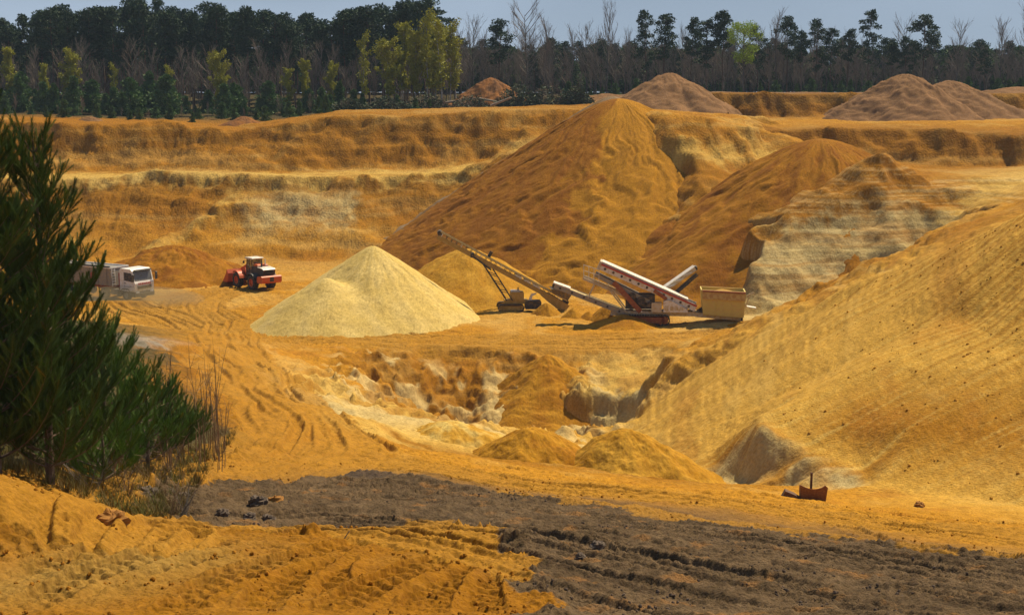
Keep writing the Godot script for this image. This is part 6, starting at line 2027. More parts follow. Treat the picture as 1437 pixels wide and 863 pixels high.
	for x: float in [-8.2, -9.4, -10.6]:
		for s: float in [-1.0, 1.0]:
			wheel(tr, Vector3(x, 0.52, s * 1.0), 0.52, 0.36, rim, false)
	st = begin()
	prism(st, PackedVector2Array([Vector2(-6.1, 1.7), Vector2(-5.0, 1.7), Vector2(-4.9, 2.3), Vector2(-5.4, 2.75), Vector2(-6.0, 2.5)]), 1.245, 1.26)
	commit(st, "red_emblem", paint("emblem_red", lin(0.38, 0.05, 0.04), 0.6), tr)
	# dust that its wheels stir up
	var fv := FogVolume.new()
	fv.name = "dust_cloud"
	fv.shape = RenderingServer.FOG_VOLUME_SHAPE_ELLIPSOID
	fv.size = Vector3(15.0, 2.6, 7.0)
	fv.position = at + Vector3(-1.2, 0.3, 1.5)
	var fm := FogMaterial.new()
	fm.density = 0.16
	fm.albedo = Color(0.80, 0.72, 0.56)
	fv.material = fm
	add_child(fv)
	tag(fv, "pale dust stirred up around the lorry's wheels", "dust", "", "stuff")

func stacker():
	# a crawler stacking conveyor: local x runs along the boom, tail to the right
	var t := thing("stacking_conveyor", "long ochre crawler conveyor whose boom rises over the pale sand cone", "conveyor", spot(0.0, 131.0), deg_to_rad(4.0))
	var ochre := worn("conveyor_ochre", lin(0.34, 0.21, 0.035), lin(0.42, 0.28, 0.09), 0.5, 0.6)
	var dark := worn("conveyor_dark", lin(0.04, 0.035, 0.03), lin(0.25, 0.15, 0.05), 0.4, 0.7)
	var beltm := worn("belt_sand", lin(0.52, 0.40, 0.17), lin(0.35, 0.24, 0.09), 0.4, 0.85)
	var white := worn("machine_white", lin(0.62, 0.60, 0.55), lin(0.40, 0.25, 0.09), 0.3, 0.5)
	var a := Vector3(-6.75, 7.35, 0)
	var b := Vector3(5.1, 0.75, 0)
	var dir := (b - a).normalized()
	var up := Vector3(-dir.y, dir.x, 0)
	for s: float in [-1.0, 1.0]:
		var off := Vector3(0, 0, s * 0.55)
		var st := begin()
		beam(st, a + off - up * 0.42, b + off - up * 0.30, 0.10, 0.36)
		commit(st, "boom_girder", ochre, t)
		st = begin()
		beam(st, a + off + up * 0.16, b + off + up * 0.16, 0.05, 0.09)
		commit(st, "belt_rail", beltm, t)
		for k in 26:
			var p := a.lerp(b, (k + 0.5) / 26.0) + off
			st = begin()
			beam(st, p - up * 0.22, p + up * 0.12, 0.05, 0.05)
			commit(st, "idler_post", white if k % 4 == 0 else dark, t)
		for k in 3:
			var g := a.lerp(b, 0.62 + k * 0.07) + Vector3(0, 0, s * 0.6)
			st = begin()
			box(st, g - up * 0.03, Vector3(0.7, 0.14, 0.02), Basis(Vector3(0, 0, 1), atan2(dir.y, dir.x)))
			commit(st, "side_guard", white, t)
	var st := begin()
	beam(st, a + up * 0.1, b + up * 0.1, 0.95, 0.03)
	commit(st, "belt", dark, t)
	st = begin()
	tube(st, a + Vector3(0, 0, -0.5), a + Vector3(0, 0, 0.5), 0.24, 0.24, 14)
	commit(st, "head_drum", dark, t)
	st = begin()
	tube(st, b + Vector3(0, 0, -0.5), b + Vector3(0, 0, 0.5), 0.24, 0.24, 14)
	commit(st, "tail_drum", dark, t)
	st = begin()
	beam(st, a + Vector3(-0.12, 0.15, 0.4), a + Vector3(-0.1, -0.55, 0.4), 0.06, 0.06)
	beam(st, a + Vector3(-0.12, 0.15, -0.4), a + Vector3(-0.1, -0.55, -0.4), 0.06, 0.06)
	box(st, a + Vector3(-0.1, -0.35, 0), Vector3(0.05, 0.4, 0.8))
	commit(st, "scraper", dark, t)
	# lifting frame
	for s: float in [-1.0, 1.0]:
		var z := s * 0.75
		st = begin()
		beam(st, Vector3(-2.75, 4.45, z), Vector3(-0.55, 1.0, z), 0.12, 0.12)
		commit(st, "support_leg", dark, t)
		st = begin()
		beam(st, Vector3(-1.85, 4.0, z), Vector3(0.0, 1.0, z), 0.10, 0.10)
		commit(st, "support_leg", dark, t)
		for k in 3:
			var f := 0.25 + 0.25 * k
			st = begin()
			beam(st, Vector3(-2.75, 4.45, z).lerp(Vector3(-0.55, 1.0, z), f), Vector3(-1.85, 4.0, z).lerp(Vector3(0.0, 1.0, z), f), 0.06, 0.06)
			commit(st, "leg_brace", dark, t)
		st = begin()
		tube(st, Vector3(-3.7, 5.2, z * 0.8), Vector3(-2.0, 3.9, z * 0.8), 0.08, 0.08, 8)
		commit(st, "lift_ram", dark, t)
		crawler(t, Vector3(-0.15, 0.02, s * 0.95), 2.4, 0.62, 0.4, dark, ochre)
	st = begin()
	box(st, Vector3(-3.75, 5.25, 0), Vector3(0.35, 0.35, 1.5))
	commit(st, "saddle", dark, t)
	st = begin()
	cbox(st, Vector3(0.35, 0.85, 0), Vector3(2.2, 0.35, 1.3), 0.04)
	cbox(st, Vector3(0.45, 1.4, 0.1), Vector3(1.25, 0.75, 1.2), 0.06)
	var pw := commit(st, "power_unit", ochre, t)
	st = begin()
	cbox(st, Vector3(0.3, 1.84, 0.1), Vector3(0.9, 0.10, 1.0), 0.03)
	commit(st, "cover", white, pw)
	st = begin()
	tube(st, Vector3(0.55, 1.85, 0.3), Vector3(0.55, 2.2, 0.3), 0.06, 0.06, 8)
	commit(st, "exhaust_pipe", dark, pw)
	st = begin()
	cbox(st, Vector3(1.95, 0.55, 0.25), Vector3(1.5, 0.75, 1.3), 0.05)
	commit(st, "tool_box", dark, t)
	st = begin()
	prism(st, PackedVector2Array([Vector2(1.5, 1.0), Vector2(1.75, 1.6), Vector2(2.3, 1.7), Vector2(2.2, 1.55), Vector2(1.9, 1.4), Vector2(1.8, 1.0)]), 0.5, 0.62)
	commit(st, "guard_plate", white, t)
	# feed hopper at the tail
	st = begin()
	var q := [Vector3(3.6, 2.1, -1.0), Vector3(5.7, 1.75, -1.0), Vector3(5.7, 1.75, 1.0), Vector3(3.6, 2.1, 1.0)]
	var w := [Vector3(4.0, 1.45, -0.5), Vector3(5.2, 0.85, -0.5), Vector3(5.2, 0.85, 0.5), Vector3(4.0, 1.45, 0.5)]
	for i in 4:
		var j := (i + 1) % 4
		quad(st, q[i], q[j], w[j], w[i])
		quad(st, q[i] * 0.985 + Vector3(0.07, 0.03, 0), w[i] * 0.985 + Vector3(0.07, 0.03, 0), w[j] * 0.985 + Vector3(0.07, 0.03, 0), q[j] * 0.985 + Vector3(0.07, 0.03, 0))
	commit(st, "feed_hopper", worn("hopper_grey", lin(0.10, 0.095, 0.09), lin(0.34, 0.20, 0.05), 0.5, 0.7), t)
	st = begin()
	prism(st, PackedVector2Array([Vector2(2.6, 1.5), Vector2(3.5, 1.55), Vector2(5.4, 0.45), Vector2(5.1, 0.05), Vector2(4.3, 0.1), Vector2(3.4, 0.8)]), 0.6, 0.68)
	prism(st, PackedVector2Array([Vector2(2.6, 1.5), Vector2(3.5, 1.55), Vector2(5.4, 0.45), Vector2(5.1, 0.05), Vector2(4.3, 0.1), Vector2(3.4, 0.8)]), -0.68, -0.6)
	commit(st, "tail_frame", ochre, t)
	st = begin()
	tube(st, a.lerp(b, 0.38) + up * 0.2 + Vector3(0, 0, -0.5), a.lerp(b, 0.38) + up * 0.75 + Vector3(0, 0, -0.5), 0.16, 0.16, 10)
	commit(st, "belt_motor", dark, t)

func screen_plant():
	# a crawler screening plant; local x to the right, hopper end at +x
	var t := thing("screening_plant", "white and red crawler screening plant with folded belts and a khaki feed hopper", "screening plant", spot(12.0, 123.6), deg_to_rad(-5.0))
	var cream := worn("plant_cream", lin(0.52, 0.45, 0.33), lin(0.42, 0.27, 0.09), 0.4, 0.55)
	var white := worn("plant_white", lin(0.66, 0.63, 0.58), lin(0.45, 0.30, 0.12), 0.3, 0.5)
	var red := worn("plant_red", lin(0.40, 0.04, 0.03), lin(0.40, 0.22, 0.08), 0.35, 0.5)
	var khaki := worn("plant_khaki", lin(0.56, 0.44, 0.11), lin(0.55, 0.38, 0.12), 0.4, 0.65)
	var dark := worn("plant_dark", lin(0.035, 0.032, 0.03), lin(0.22, 0.14, 0.05), 0.4, 0.7)
	var rust := worn("plant_rust", lin(0.26, 0.07, 0.02), lin(0.36, 0.18, 0.05), 0.5, 0.75)
	var grey := worn("plant_grey", lin(0.27, 0.25, 0.21), lin(0.42, 0.29, 0.12), 0.45, 0.6)
	var st: SurfaceTool
	for s: float in [-1.0, 1.0]:
		crawler(t, Vector3(-0.3, 0.0, s * 1.05), 4.6, 0.85, 0.5, dark, rust)
	st = begin()
	for s: float in [-1.0, 1.0]:
		beam(st, Vector3(-3.2, 0.95, s * 0.6), Vector3(4.3, 0.95, s * 0.6), 0.2, 0.4)
		beam(st, Vector3(4.3, 0.9, s * 0.6), Vector3(8.3, 0.62, s * 0.6), 0.2, 0.4)
	for k in 5:
		box(st, Vector3(-2.8 + k * 1.7, 0.95, 0), Vector3(0.2, 0.3, 1.2))
	commit(st, "chassis", cream, t)
	# screen box
	var a := Vector3(-4.15, 5.15, 0)
	var b := Vector3(4.3, 1.5, 0)
	var dir := (b - a).normalized()
	var up := Vector3(-dir.y, dir.x, 0)
	var ang := atan2(dir.y, dir.x)
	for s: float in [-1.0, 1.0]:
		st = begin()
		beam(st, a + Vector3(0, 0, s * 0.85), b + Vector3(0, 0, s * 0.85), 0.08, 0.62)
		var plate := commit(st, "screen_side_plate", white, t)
		st = begin()
		beam(st, a + up * 0.2 + Vector3(0, 0, s * 0.9), b + up * 0.2 + Vector3(0, 0, s * 0.9), 0.05, 0.17)
		commit(st, "red_stripe", red, plate)
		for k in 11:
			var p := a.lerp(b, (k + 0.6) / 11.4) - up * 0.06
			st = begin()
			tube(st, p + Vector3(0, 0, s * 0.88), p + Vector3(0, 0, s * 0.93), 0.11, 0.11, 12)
			commit(st, "hole_disc", dark, plate)  # dark disc painted for the shade inside a hole of the plate
	st = begin()
	beam(st, a + up * 0.40, a.lerp(b, 0.9) + up * 0.40, 1.75, 0.1)
	commit(st, "screen_cover", white, t)
	st = begin()
	beam(st, a - up * 0.05, b - up * 0.05, 1.6, 0.12)
	commit(st, "screen_mesh", dark, t)
	st = begin()
	box(st, a + Vector3(-0.05, 0.05, 0), Vector3(0.2, 0.75, 1.85), Basis(Vector3.BACK, ang))
	commit(st, "end_plate", cream, t)
	# under box and struts
	st = begin()
	beam(st, Vector3(-4.6, 4.35, 0), Vector3(0.2, 2.0, 0), 1.5, 0.34)
	commit(st, "catch_box", grey, t)
	st = begin()
	beam(st, Vector3(-5.7, 4.05, 0.8), Vector3(-1.2, 2.2, 0.8), 0.1, 0.2)
	beam(st, Vector3(-5.7, 4.05, -0.8), Vector3(-1.2, 2.2, -0.8), 0.1, 0.2)
	commit(st, "walkway_beam", cream, t)
	# railings at the high end
	for k in 4:
		st = begin()
		tube(st, Vector3(-5.6 + k * 0.45, 4.1 - k * 0.14, 0.95), Vector3(-5.6 + k * 0.45, 5.3 - k * 0.14, 0.95), 0.03, 0.03, 6)
		commit(st, "railing_post", white, t)
	for k in 2:
		st = begin()
		tube(st, Vector3(-5.6, 5.25 - k * 0.5, 0.95), Vector3(-4.25, 4.85 - k * 0.5, 0.95), 0.03, 0.03, 6)
		commit(st, "rail", white, t)
	# low side belt reaching out to the far end
	var c := Vector3(-8.2, 3.35, 0.3)
	var d := Vector3(-1.9, 0.95, 0.3)
	for s: float in [-1.0, 1.0]:
		st = begin()
		beam(st, c + Vector3(0, 0, s * 0.55), d + Vector3(0, 0, s * 0.55), 0.08, 0.42)
		var sp := commit(st, "belt_side", grey, t)
		for k in 6:
			var p := c.lerp(d, (k + 0.5) / 6.0)
			st = begin()
			tube(st, p + Vector3(0, 0, s * 0.58), p + Vector3(0, 0, s * 0.63), 0.1, 0.1, 10)
			commit(st, "idler_cap", dark, sp)
	st = begin()
	beam(st, c + Vector3(0, 0.17, 0), d + Vector3(0, 0.17, 0), 1.0, 0.04)
	commit(st, "side_belt", worn("belt_sand", lin(0.52, 0.40, 0.17), lin(0.35, 0.24, 0.09), 0.4, 0.85), t)
	st = begin()
	beam(st, c + Vector3(-0.1, 0.26, 0), c + Vector3(1.4, -0.26, 0), 1.2, 0.1)
	commit(st, "belt_cover", white, t)
	st = begin()
	tube(st, c + Vector3(0, 0, -0.55), c + Vector3(0, 0, 0.55), 0.2, 0.2, 12)
	commit(st, "head_drum", dark, t)
	for s: float in [-1.0, 1.0]:
		st = begin()
		beam(st, Vector3(-4.6, 3.6, 0.3 + s * 0.7), Vector3(-5.2, 2.3, 0.3 + s * 0.7), 0.1, 0.1)
		commit(st, "belt_hanger", cream, t)
		st = begin()
		beam(st, Vector3(-3.5, 3.3, s * 0.9), Vector3(-1.7, 0.95, s * 0.9), 0.12, 0.12)
		commit(st, "strut", cream, t)
		st = begin()
		beam(st, Vector3(-2.1, 2.9, s * 0.95), Vector3(-0.4, 1.1, s * 0.95), 0.1, 0.12)
		commit(st, "strut", white, t)
	st = begin()
	beam(st, Vector3(-2.95, 3.75, 0.95), Vector3(-0.55, 1.15, 0.95), 0.12, 0.45)
	commit(st, "rust_chute", rust, t)
	st = begin()
	beam(st, Vector3(0.6, 3.05, 0.98), Vector3(1.7, 2.3, 0.98), 0.1, 0.3)
	commit(st, "rust_plate", rust, t)
	# machinery in the shade of the screen
	st = begin()
	tube(st, Vector3(-1.3, 2.5, 0.4), Vector3(-1.3, 2.5, 0.95), 0.34, 0.34, 14)
	tube(st, Vector3(-0.5, 2.1, 0.4), Vector3(-0.5, 2.1, 1.0), 0.38, 0.38, 14)
	tube(st, Vector3(0.35, 1.75, 0.4), Vector3(0.35, 1.75, 1.0), 0.36, 0.36, 14)
	box(st, Vector3(-0.6, 2.0, 0.1), Vector3(2.6, 1.3, 1.2))
	commit(st, "drive_gear", dark, t)
	st = begin()
	cbox(st, Vector3(0.85, 1.55, 0.75), Vector3(0.9, 0.85, 0.7), 0.06)
	commit(st, "oil_tank", cream, t)
	st = begin()
	prism(st, PackedVector2Array([Vector2(1.45, 1.15), Vector2(3.6, 1.15), Vector2(3.6, 1.4), Vector2(2.2, 2.15), Vector2(1.75, 2.25), Vector2(1.45, 2.1)]), 0.35, 1.15)
	var eb := commit(st, "engine_cover", white, t)
	for k in 4:
		st = begin()
		box(st, Vector3(1.75 + k * 0.42, 1.5, 1.155), Vector3(0.3, 0.45 - k * 0.05, 0.02))
		commit(st, "panel", cream, eb)
	# folded belt that rises behind
	var e := Vector3(1.3, 2.6, -1.6)
	var g := Vector3(4.3, 4.7, -2.2)
	for s: float in [-1.0, 1.0]:
		st = begin()
		beam(st, e + Vector3(0, 0, s * 0.5), g + Vector3(0, 0, s * 0.5), 0.08, 0.34)
		commit(st, "rear_belt_side", cream if s > 0 else dark, t)
	st = begin()
	beam(st, e + Vector3(-0.1, 0.2, 0), g + Vector3(-0.1, 0.2, 0), 0.95, 0.05)
	commit(st, "rear_belt", white, t)
	st = begin()
	beam(st, e + Vector3(1.0, -0.25, 0.5), g + Vector3(0.15, -0.5, 0.5), 0.3, 0.3)
	commit(st, "rear_belt_frame", dark, t)
	st = begin()
	tube(st, g + Vector3(0, 0, -0.5), g + Vector3(0, 0, 0.5), 0.2, 0.2, 12)
	commit(st, "rear_drum", dark, t)
	for k in 3:
		st = begin()
		tube(st, e.lerp(g, 0.2 + k * 0.25) + Vector3(-0.15, 0.05, 0.6), e.lerp(g, 0.2 + k * 0.25) + Vector3(0.55, 0.3, 0.6), 0.05, 0.05, 6)
		commit(st, "belt_bracket", white, t)
	# feed hopper
	st = begin()
	var hp := PackedVector2Array([Vector2(4.95, 1.0), Vector2(8.45, 0.75), Vector2(8.6, 3.05), Vector2(4.7, 3.2)])
	prism(st, hp, 1.05, 1.13)
	prism(st, hp, -1.13, -1.05)
	prism(st, PackedVector2Array([Vector2(4.92, 1.0), Vector2(5.0, 1.0), Vector2(4.8, 3.2), Vector2(4.7, 3.2)]), -1.05, 1.05)
	prism(st, PackedVector2Array([Vector2(8.4, 0.75), Vector2(8.48, 0.75), Vector2(8.6, 3.05), Vector2(8.5, 3.05)]), -1.05, 1.05)
	prism(st, PackedVector2Array([Vector2(5.0, 1.0), Vector2(8.4, 0.75), Vector2(8.4, 0.85), Vector2(5.0, 1.1)]), -1.05, 1.05)
	var hop := commit(st, "feed_hopper", khaki, t)
	st = begin()
	beam(st, Vector3(4.85, 2.72, 1.2), Vector3(8.6, 2.55, 1.2), 0.12, 0.62)
	commit(st, "hopper_flare", worn("plant_tan", lin(0.48, 0.36, 0.14), lin(0.36, 0.2, 0.06), 0.5, 0.7), hop)
	st = begin()
	beam(st, Vector3(4.85, 3.12, 1.24), Vector3(8.6, 2.96, 1.24), 0.22, 0.12)
	beam(st, Vector3(4.85, 3.12, -1.24), Vector3(8.6, 2.96, -1.24), 0.22, 0.12)
	commit(st, "hopper_rim", rust, hop)
	for k in 5:
		st = begin()
		box(st, Vector3(5.3 + k * 0.72, 1.6, 1.15), Vector3(0.08, 1.3, 0.05))
		commit(st, "hopper_rib", khaki, hop)
	# heap of sand in the hopper
	st = begin()
	for i in 16:
		var p0 := Vector3(6.7 + 1.65 * cos(TAU * i / 16), 2.75, 0.95 * sin(TAU * i / 16))
		var p1 := Vector3(6.7 + 1.65 * cos(TAU * (i + 1) / 16), 2.75, 0.95 * sin(TAU * (i + 1) / 16))
		st.add_vertex(p0); st.add_vertex(p1); st.add_vertex(Vector3(6.6, 3.15, 0))
	commit(st, "hopper_load", worn("sand_load", lin(0.40, 0.21, 0.03), lin(0.5, 0.3, 0.06), 0.5, 0.95), hop)
	st = begin()
	for s: float in [-1.0, 1.0]:
		beam(st, Vector3(5.1, 1.4, s * 0.6), Vector3(4.4, 0.9, s * 0.6), 0.15, 0.3)
		beam(st, Vector3(8.35, 0.8, s * 0.8), Vector3(8.35, 0.05, s * 0.8), 0.14, 0.14)
		box(st, Vector3(8.35, 0.05, s * 0.8), Vector3(0.45, 0.1, 0.45))
	commit(st, "hopper_leg", dark, t)
	st = begin()
	beam(st, Vector3(8.6, 2.6, 0.9), Vector3(9.25, 2.95, 0.9), 0.08, 0.1)
	beam(st, Vector3(9.25, 2.95, 0.9), Vector3(9.45, 2.75, 0.9), 0.08, 0.08)
	beam(st, Vector3(8.6, 1.6, 0.9), Vector3(8.95, 2.75, 0.9), 0.08, 0.08)
	commit(st, "grid_bracket", cream, t)
	st = begin()
	box(st, Vector3(9.15, 1.65, 0.6), Vector3(0.8, 0.06, 0.8), Basis(Vector3.BACK, -0.15))
	commit(st, "step_plate", white, t)

func old_bucket():
	var at := spot(9.95, 45.0, -0.03)
	var rust := worn("old_rust", lin(0.17, 0.065, 0.022), lin(0.26, 0.12, 0.035), 0.5, 0.85, 0.0, 2.0)
	var brown := worn("dark_rust", lin(0.09, 0.045, 0.025), lin(0.16, 0.08, 0.03), 0.5, 0.85, 0.0, 2.0)
	var t := thing("digger_bucket", "rusty brown steel digger bucket standing on the sand by the slope", "bucket", at, deg_to_rad(-8.0))
	# curved shell with a hollow upper edge, open at the back
	var st := begin()
	var n := 10
	var front := []
	var back := []
	for i in n + 1:
		var f := float(i) / n
		var x := lerpf(-0.44, 0.46, f)
		var dip := 0.60 - 0.13 * sin(PI * clampf(f * 1.05, 0.0, 1.0)) + (0.03 if f > 0.8 and f < 0.95 else 0.0) - (0.06 if f > 0.95 else 0.0)
		front.append([Vector3(x * 0.88, 0.0 + 0.03 * sin(f * 9.0), 0.22), Vector3(x, dip, 0.30)])
		back.append([Vector3(x * 0.86, 0.02, 0.17), Vector3(x * 0.97, dip - 0.01, 0.24)])
	for i in n:
		quad(st, front[i][0], front[i + 1][0], front[i + 1][1], front[i][1])
		quad(st, back[i][0], back[i][1], back[i + 1][1], back[i + 1][0])
		quad(st, front[i][1], front[i + 1][1], back[i + 1][1], back[i][1])
	commit(st, "shell", rust, t)
	for s: float in [-1.0, 1.0]:
		st = begin()
		var pl := PackedVector2Array([Vector2(0.24, 0.55), Vector2(0.18, 0.0), Vector2(-0.25, 0.0), Vector2(-0.45, 0.18), Vector2(-0.38, 0.42)])
		prism(st, pl, -0.02, 0.02, Transform3D(Basis(Vector3.UP, -PI / 2), Vector3(s * 0.40, 0.0, 0.02)))
		commit(st, "side_plate", rust, t)
	st = begin()
	quad(st, Vector3(-0.4, 0.01, 0.2), Vector3(0.4, 0.01, 0.2), Vector3(0.4, 0.16, -0.45), Vector3(-0.4, 0.16, -0.45))
	quad(st, Vector3(-0.4, 0.04, 0.2), Vector3(-0.4, 0.19, -0.45), Vector3(0.4, 0.19, -0.45), Vector3(0.4, 0.04, 0.2))
	commit(st, "floor_plate", brown, t)
	st = begin()
	tube(st, Vector3(-0.06, 0.0, -0.1), Vector3(-0.05, 0.92, -0.1), 0.042, 0.04, 10)
	commit(st, "post", brown, t)
	var u := thing("scrap_plate", "dark bent steel plate lying against the rusty digger bucket", "scrap", at + Vector3(-0.72, 0.0, 0.05), deg_to_rad(-6.0))
	st = begin()
	prism(st, PackedVector2Array([Vector2(-0.34, 0.08), Vector2(-0.2, 0.36), Vector2(0.1, 0.24), Vector2(0.32, 0.10), Vector2(0.34, -0.02), Vector2(0.0, -0.02)]), -0.2, 0.12)
	commit(st, "plate", brown, u)
	st = begin()
	for k in 4:
		prism(st, PackedVector2Array([Vector2(-0.3 + k * 0.14, 0.0), Vector2(-0.22 + k * 0.14, -0.02), Vector2(-0.26 + k * 0.14, 0.1)]), 0.12, 0.22)
	commit(st, "teeth", brown, u)

# ---------------------------------------------------------------- stones, clods, brush
func clod_mesh(seed_: int, rough: float, lat := 7, lon := 10) -> ArrayMesh:
	var r := RandomNumberGenerator.new()
	r.seed = seed_
	var nz := FastNoiseLite.new()
	nz.seed = seed_
	nz.frequency = 1.3
	var p := []
	for j in lat + 1:
		var row := []
		for i in lon:
			var a := PI * j / lat
			var b := TAU * i / lon
			var v := Vector3(sin(a) * cos(b), cos(a), sin(a) * sin(b))
			row.append(v * (1.0 + rough * nz.get_noise_3dv(v * 0.9) + rough * 0.35 * nz.get_noise_3dv(v * 3.5)) * Vector3(1.0, 0.72, 0.85))
		p.append(row)
	var st := SurfaceTool.new()
	st.begin(Mesh.PRIMITIVE_TRIANGLES)
	st.set_smooth_group(-1)
	st.set_color(Color.WHITE)
	for j in lat:
		for i in lon:
			var k := (i + 1) % lon
			quad(st, p[j][i], p[j][k], p[j + 1][k], p[j + 1][i])
	st.generate_normals()
	return st.commit()

func scatter(called: String, label: String, category: String, mesh: Mesh, m: Material, spots: Array, tints: PackedColorArray) -> void:
	var mm := MultiMesh.new()
	mm.transform_format = MultiMesh.TRANSFORM_3D
	mm.use_colors = true
	mm.mesh = mesh
	mm.instance_count = spots.size()
	for i in spots.size():
		mm.set_instance_transform(i, spots[i])
		mm.set_instance_color(i, tints[i])
	var mi := MultiMeshInstance3D.new()
	mi.name = numbered(called)
	mi.multimesh = mm
	mi.material_override = m
	add_child(mi)
	tag(mi, label, category, "", "stuff")

func tinted_soil() -> StandardMaterial3D:
	var m := paint("clod_soil", Color.WHITE, 0.97)
	m.vertex_color_use_as_albedo = true
	m.metallic_specular = 0.2
	return m

func near_ground(x: float, d: float) -> float:
	var y := ground_y(x, d)
	if d < 51.0:
		y += fine_layer(trk, x, d, FX0, FD0, FC, FNX, FND)
	return y

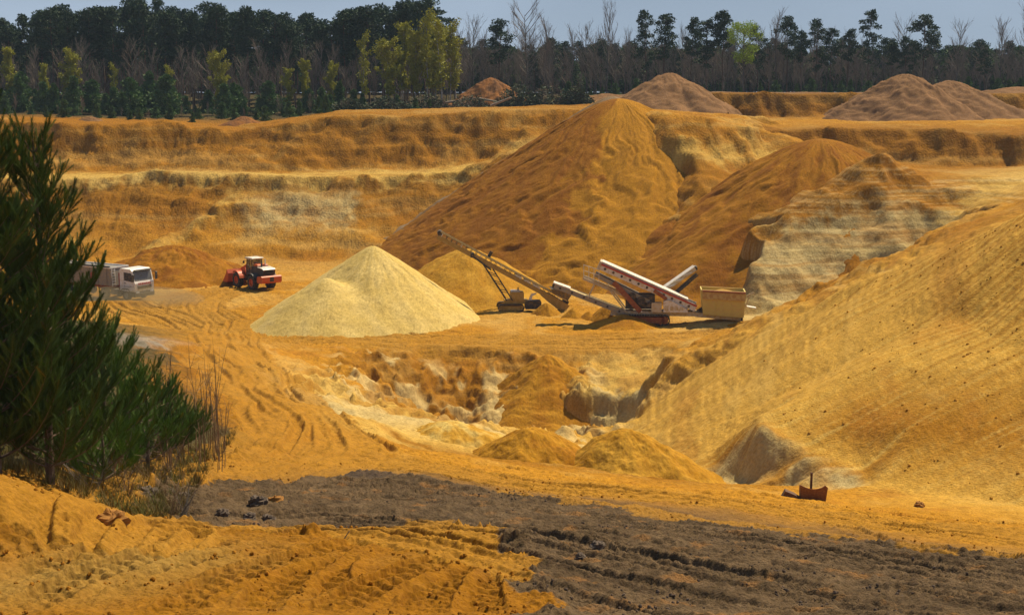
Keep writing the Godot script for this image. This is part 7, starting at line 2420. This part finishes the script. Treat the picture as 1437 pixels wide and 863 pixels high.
func build_small_things():
	var r := RandomNumberGenerator.new()
	r.seed = 404
	# crumbs and clods over the churned ground
	var crumbs := clod_mesh(3, 0.8, 4, 6)
	var spots := []
	var tints := PackedColorArray()
	for i in 14000:
		var d := 15.5 + 26.0 * pow(r.randf(), 1.5)
		var x := r.randf_range(-0.39, 0.41) * d
		var pt := fine_layer(peat, x, d, FX0, FD0, FC, FNX, FND)
		if nA.get_noise_2d(x * 0.5 + 3.0, d * 0.5) < (0.0 if pt > 0.5 else 0.05):
			continue
		var s := 0.006 + (0.03 if pt > 0.5 else 0.04) * pow(r.randf(), 4.0)
		spots.append(Transform3D(Basis(Vector3.UP, r.randf() * TAU).scaled(Vector3.ONE * s), Vector3(x, near_ground(x, d) + s * 0.2, -d)))
		var v := r.randf_range(0.7, 1.2)
		tints.append(Color(0.11 * v, 0.08 * v, 0.06 * v) if pt > 0.5 else Color(0.29 * v, 0.125 * v, 0.012 * v))
	scatter("soil_crumbs", "loose crumbs of earth strewn over the churned foreground", "earth", crumbs, tinted_soil(), spots, tints)
	spots = []
	tints = PackedColorArray()
	for i in 16000:
		var d := r.randf_range(44.0, 84.0)
		var x := r.randf_range(8.0, 32.0)
		if coarse(slope_mask, x, d) < 0.6:
			continue
		# clods roll down in bands
		var band := 0.0
		for k in range(-3, 4):
			band += nB.get_noise_2d((x + k * 1.2) * 0.35, (d - k * 0.12) * 0.8)
		if band / 7.0 * 2.5 + (x - 19.0) * 0.045 + (52.0 - d) * 0.006 < r.randf_range(0.05, 0.75):
			continue
		var s := 0.015 + 0.075 * pow(r.randf(), 4.0)
		spots.append(Transform3D(Basis(Vector3.UP, r.randf() * TAU).scaled(Vector3.ONE * s), Vector3(x, ground_y(x, d) + s * 0.15, -d)))
		var v := r.randf_range(0.8, 1.15)
		tints.append(Color(0.44 * v, 0.23 * v, 0.035 * v))
	scatter("slope_clods", "clods of ochre sand caught on the big slope", "earth", crumbs, tinted_soil(), spots, tints)
	# lumps one can pick out on the peat road and the bank
	var lumps := [[-5.35, 28.6, 0.20, 0, "grey brown boulder of peat lying on the dark road"], [-5.05, 29.2, 0.17, 1, "orange topped clod behind the grey boulder"], [-5.15, 26.6, 0.14, 0, "black clod on the road edge nearest the berm"], [-4.75, 26.4, 0.16, 0, "flat black clod next to another on the road edge"], [-7.7, 28.9, 0.22, 0, "dark clod at the rounded tip of the peat road"], [-7.1, 29.4, 0.15, 0, "small dark clod just inside the tip of the peat road"], [-6.75, 22.9, 0.24, 1, "reddish clod that rolled down the bank"], [-5.7, 26.7, 0.12, 0, "small black clod on the pale edge of the road"], [1.45, 22.9, 0.13, 0, "black clod in the churned strip beside the road"], [1.1, 21.8, 0.10, 0, "smaller clod in the churned strip"], [13.2, 44.0, 0.16, 1, "ochre lump alone on the sand below the slope"]]
	var cm := [clod_mesh(21, 0.7, 14, 20), clod_mesh(22, 0.7, 14, 20), clod_mesh(23, 0.6, 14, 20)]
	var dirt := [worn("peat_clod", lin(0.085, 0.062, 0.045), lin(0.16, 0.11, 0.07), 0.5, 0.95, 0.0, 2.0), worn("ochre_clod", lin(0.34, 0.15, 0.02), lin(0.22, 0.10, 0.03), 0.5, 0.95, 0.0, 2.0)]
	for i in lumps.size():
		var q: Array = lumps[i]
		var o := MeshInstance3D.new()
		o.name = numbered("earth_clod")
		o.mesh = cm[i % 3]
		o.material_override = dirt[q[3]]
		add_child(o)
		o.position = Vector3(q[0], near_ground(q[0], q[1]) + q[2] * 0.35, -q[1])
		o.scale = Vector3.ONE * float(q[2])
		o.rotation.y = r.randf() * TAU
		tag(o, q[4], "clod", "clods on the ground")
	# a stick
	var st := begin()
	tube(st, Vector3(0, 0.0, 0), Vector3(0.14, 0.22, 0.0), 0.012, 0.008, 5)
	var stick := commit(st, "stick", worn("grey_stem", lin(0.16, 0.14, 0.11), lin(0.26, 0.23, 0.18), 0.5), self)
	stick.position = Vector3(-2.9, near_ground(-2.9, 23.0) - 0.03, -23.0)
	tag(stick, "short dead stick poking out of the churned orange soil", "stick")
	# felled brush on the far rim
	var br := [[-19.5, 222.0, 5.0, 2.0, "low green brush pile on the rim below the birches", 0.8], [-13.5, 225.0, 4.5, 2.4, "brown twiggy brush pile in the middle of the rim", 0.3], [-6.5, 224.0, 4.0, 1.8, "small brown brush pile beside a pale log", 0.25], [1.0, 226.0, 4.5, 3.4, "biggest green brush pile before the leafless wood", 0.85], [6.2, 227.0, 4.5, 3.6, "brown crested brush pile beside the biggest one", 0.35], [10.2, 226.0, 3.2, 2.6, "round green brush pile at the end of the row", 0.8], [-25.0, 219.0, 3.4, 1.8, "dark green brush pile at the start of the row", 0.75]]
	var green := leafy("brush_needles", lin(0.075, 0.10, 0.055), lin(0.03, 0.04, 0.02))
	var twig := paint("brush_twigs", lin(0.14, 0.095, 0.06), 0.9)
	for q in br:
		var at := Vector3(q[0], height(q[0], q[1]), -q[1])
		var t := thing("brush_pile", q[4], "brush pile", at, 0.0, "brush piles on the rim")
		var s1 := begin()
		var s2 := begin()
		for k in 420:
			var a := r.randf() * TAU
			var rr := sqrt(r.randf())
			var p := Vector3(cos(a) * rr * q[2] * 0.75, (1.0 - rr * rr) * q[3] * r.randf(), sin(a) * rr * q[2] * 0.6)
			var dv := Vector3(cos(a + r.randf_range(-1, 1)), r.randf_range(-0.4, 0.7), sin(a + r.randf_range(-1, 1))).normalized() * r.randf_range(0.5, 1.5)
			tube(s1, p - dv * 0.5, p + dv * 0.5, 0.035, 0.01, 3, false)
			if r.randf() < float(q[5]):
				for m in 9:
					tuft(s2, p + dv * r.randf_range(-0.3, 0.5) + rv(0.25), r.randf_range(0.18, 0.4), r.randf_range(0.7, 1.3), dv)
		commit(s1, "branches", twig, t)
		commit(s2, "needles", green, t)
	var logs := [[-1.6, 219.5, 3.4, 0.35, "pale log lying in front of the brush piles"], [-8.8, 231.0, 6.0, 0.12, "long pale tree trunk lying across the soil"], [-3.9, 230.0, 3.0, -0.2, "short pale trunk near the orange soil mound"]]
	for q in logs:
		st = begin()
		tube(st, Vector3(-q[2] * 0.5, 0.2, 0), Vector3(q[2] * 0.5, 0.3, 0.4), 0.2, 0.14, 8)
		var o := commit(st, "felled_log", worn("log_wood", lin(0.34, 0.27, 0.19), lin(0.2, 0.14, 0.09), 0.5, 0.9), self)
		o.position = Vector3(q[0], height(q[0], q[1]) + 0.6, -q[1])
		o.rotation.z = q[3]
		tag(o, q[4], "log", "felled logs on the rim")
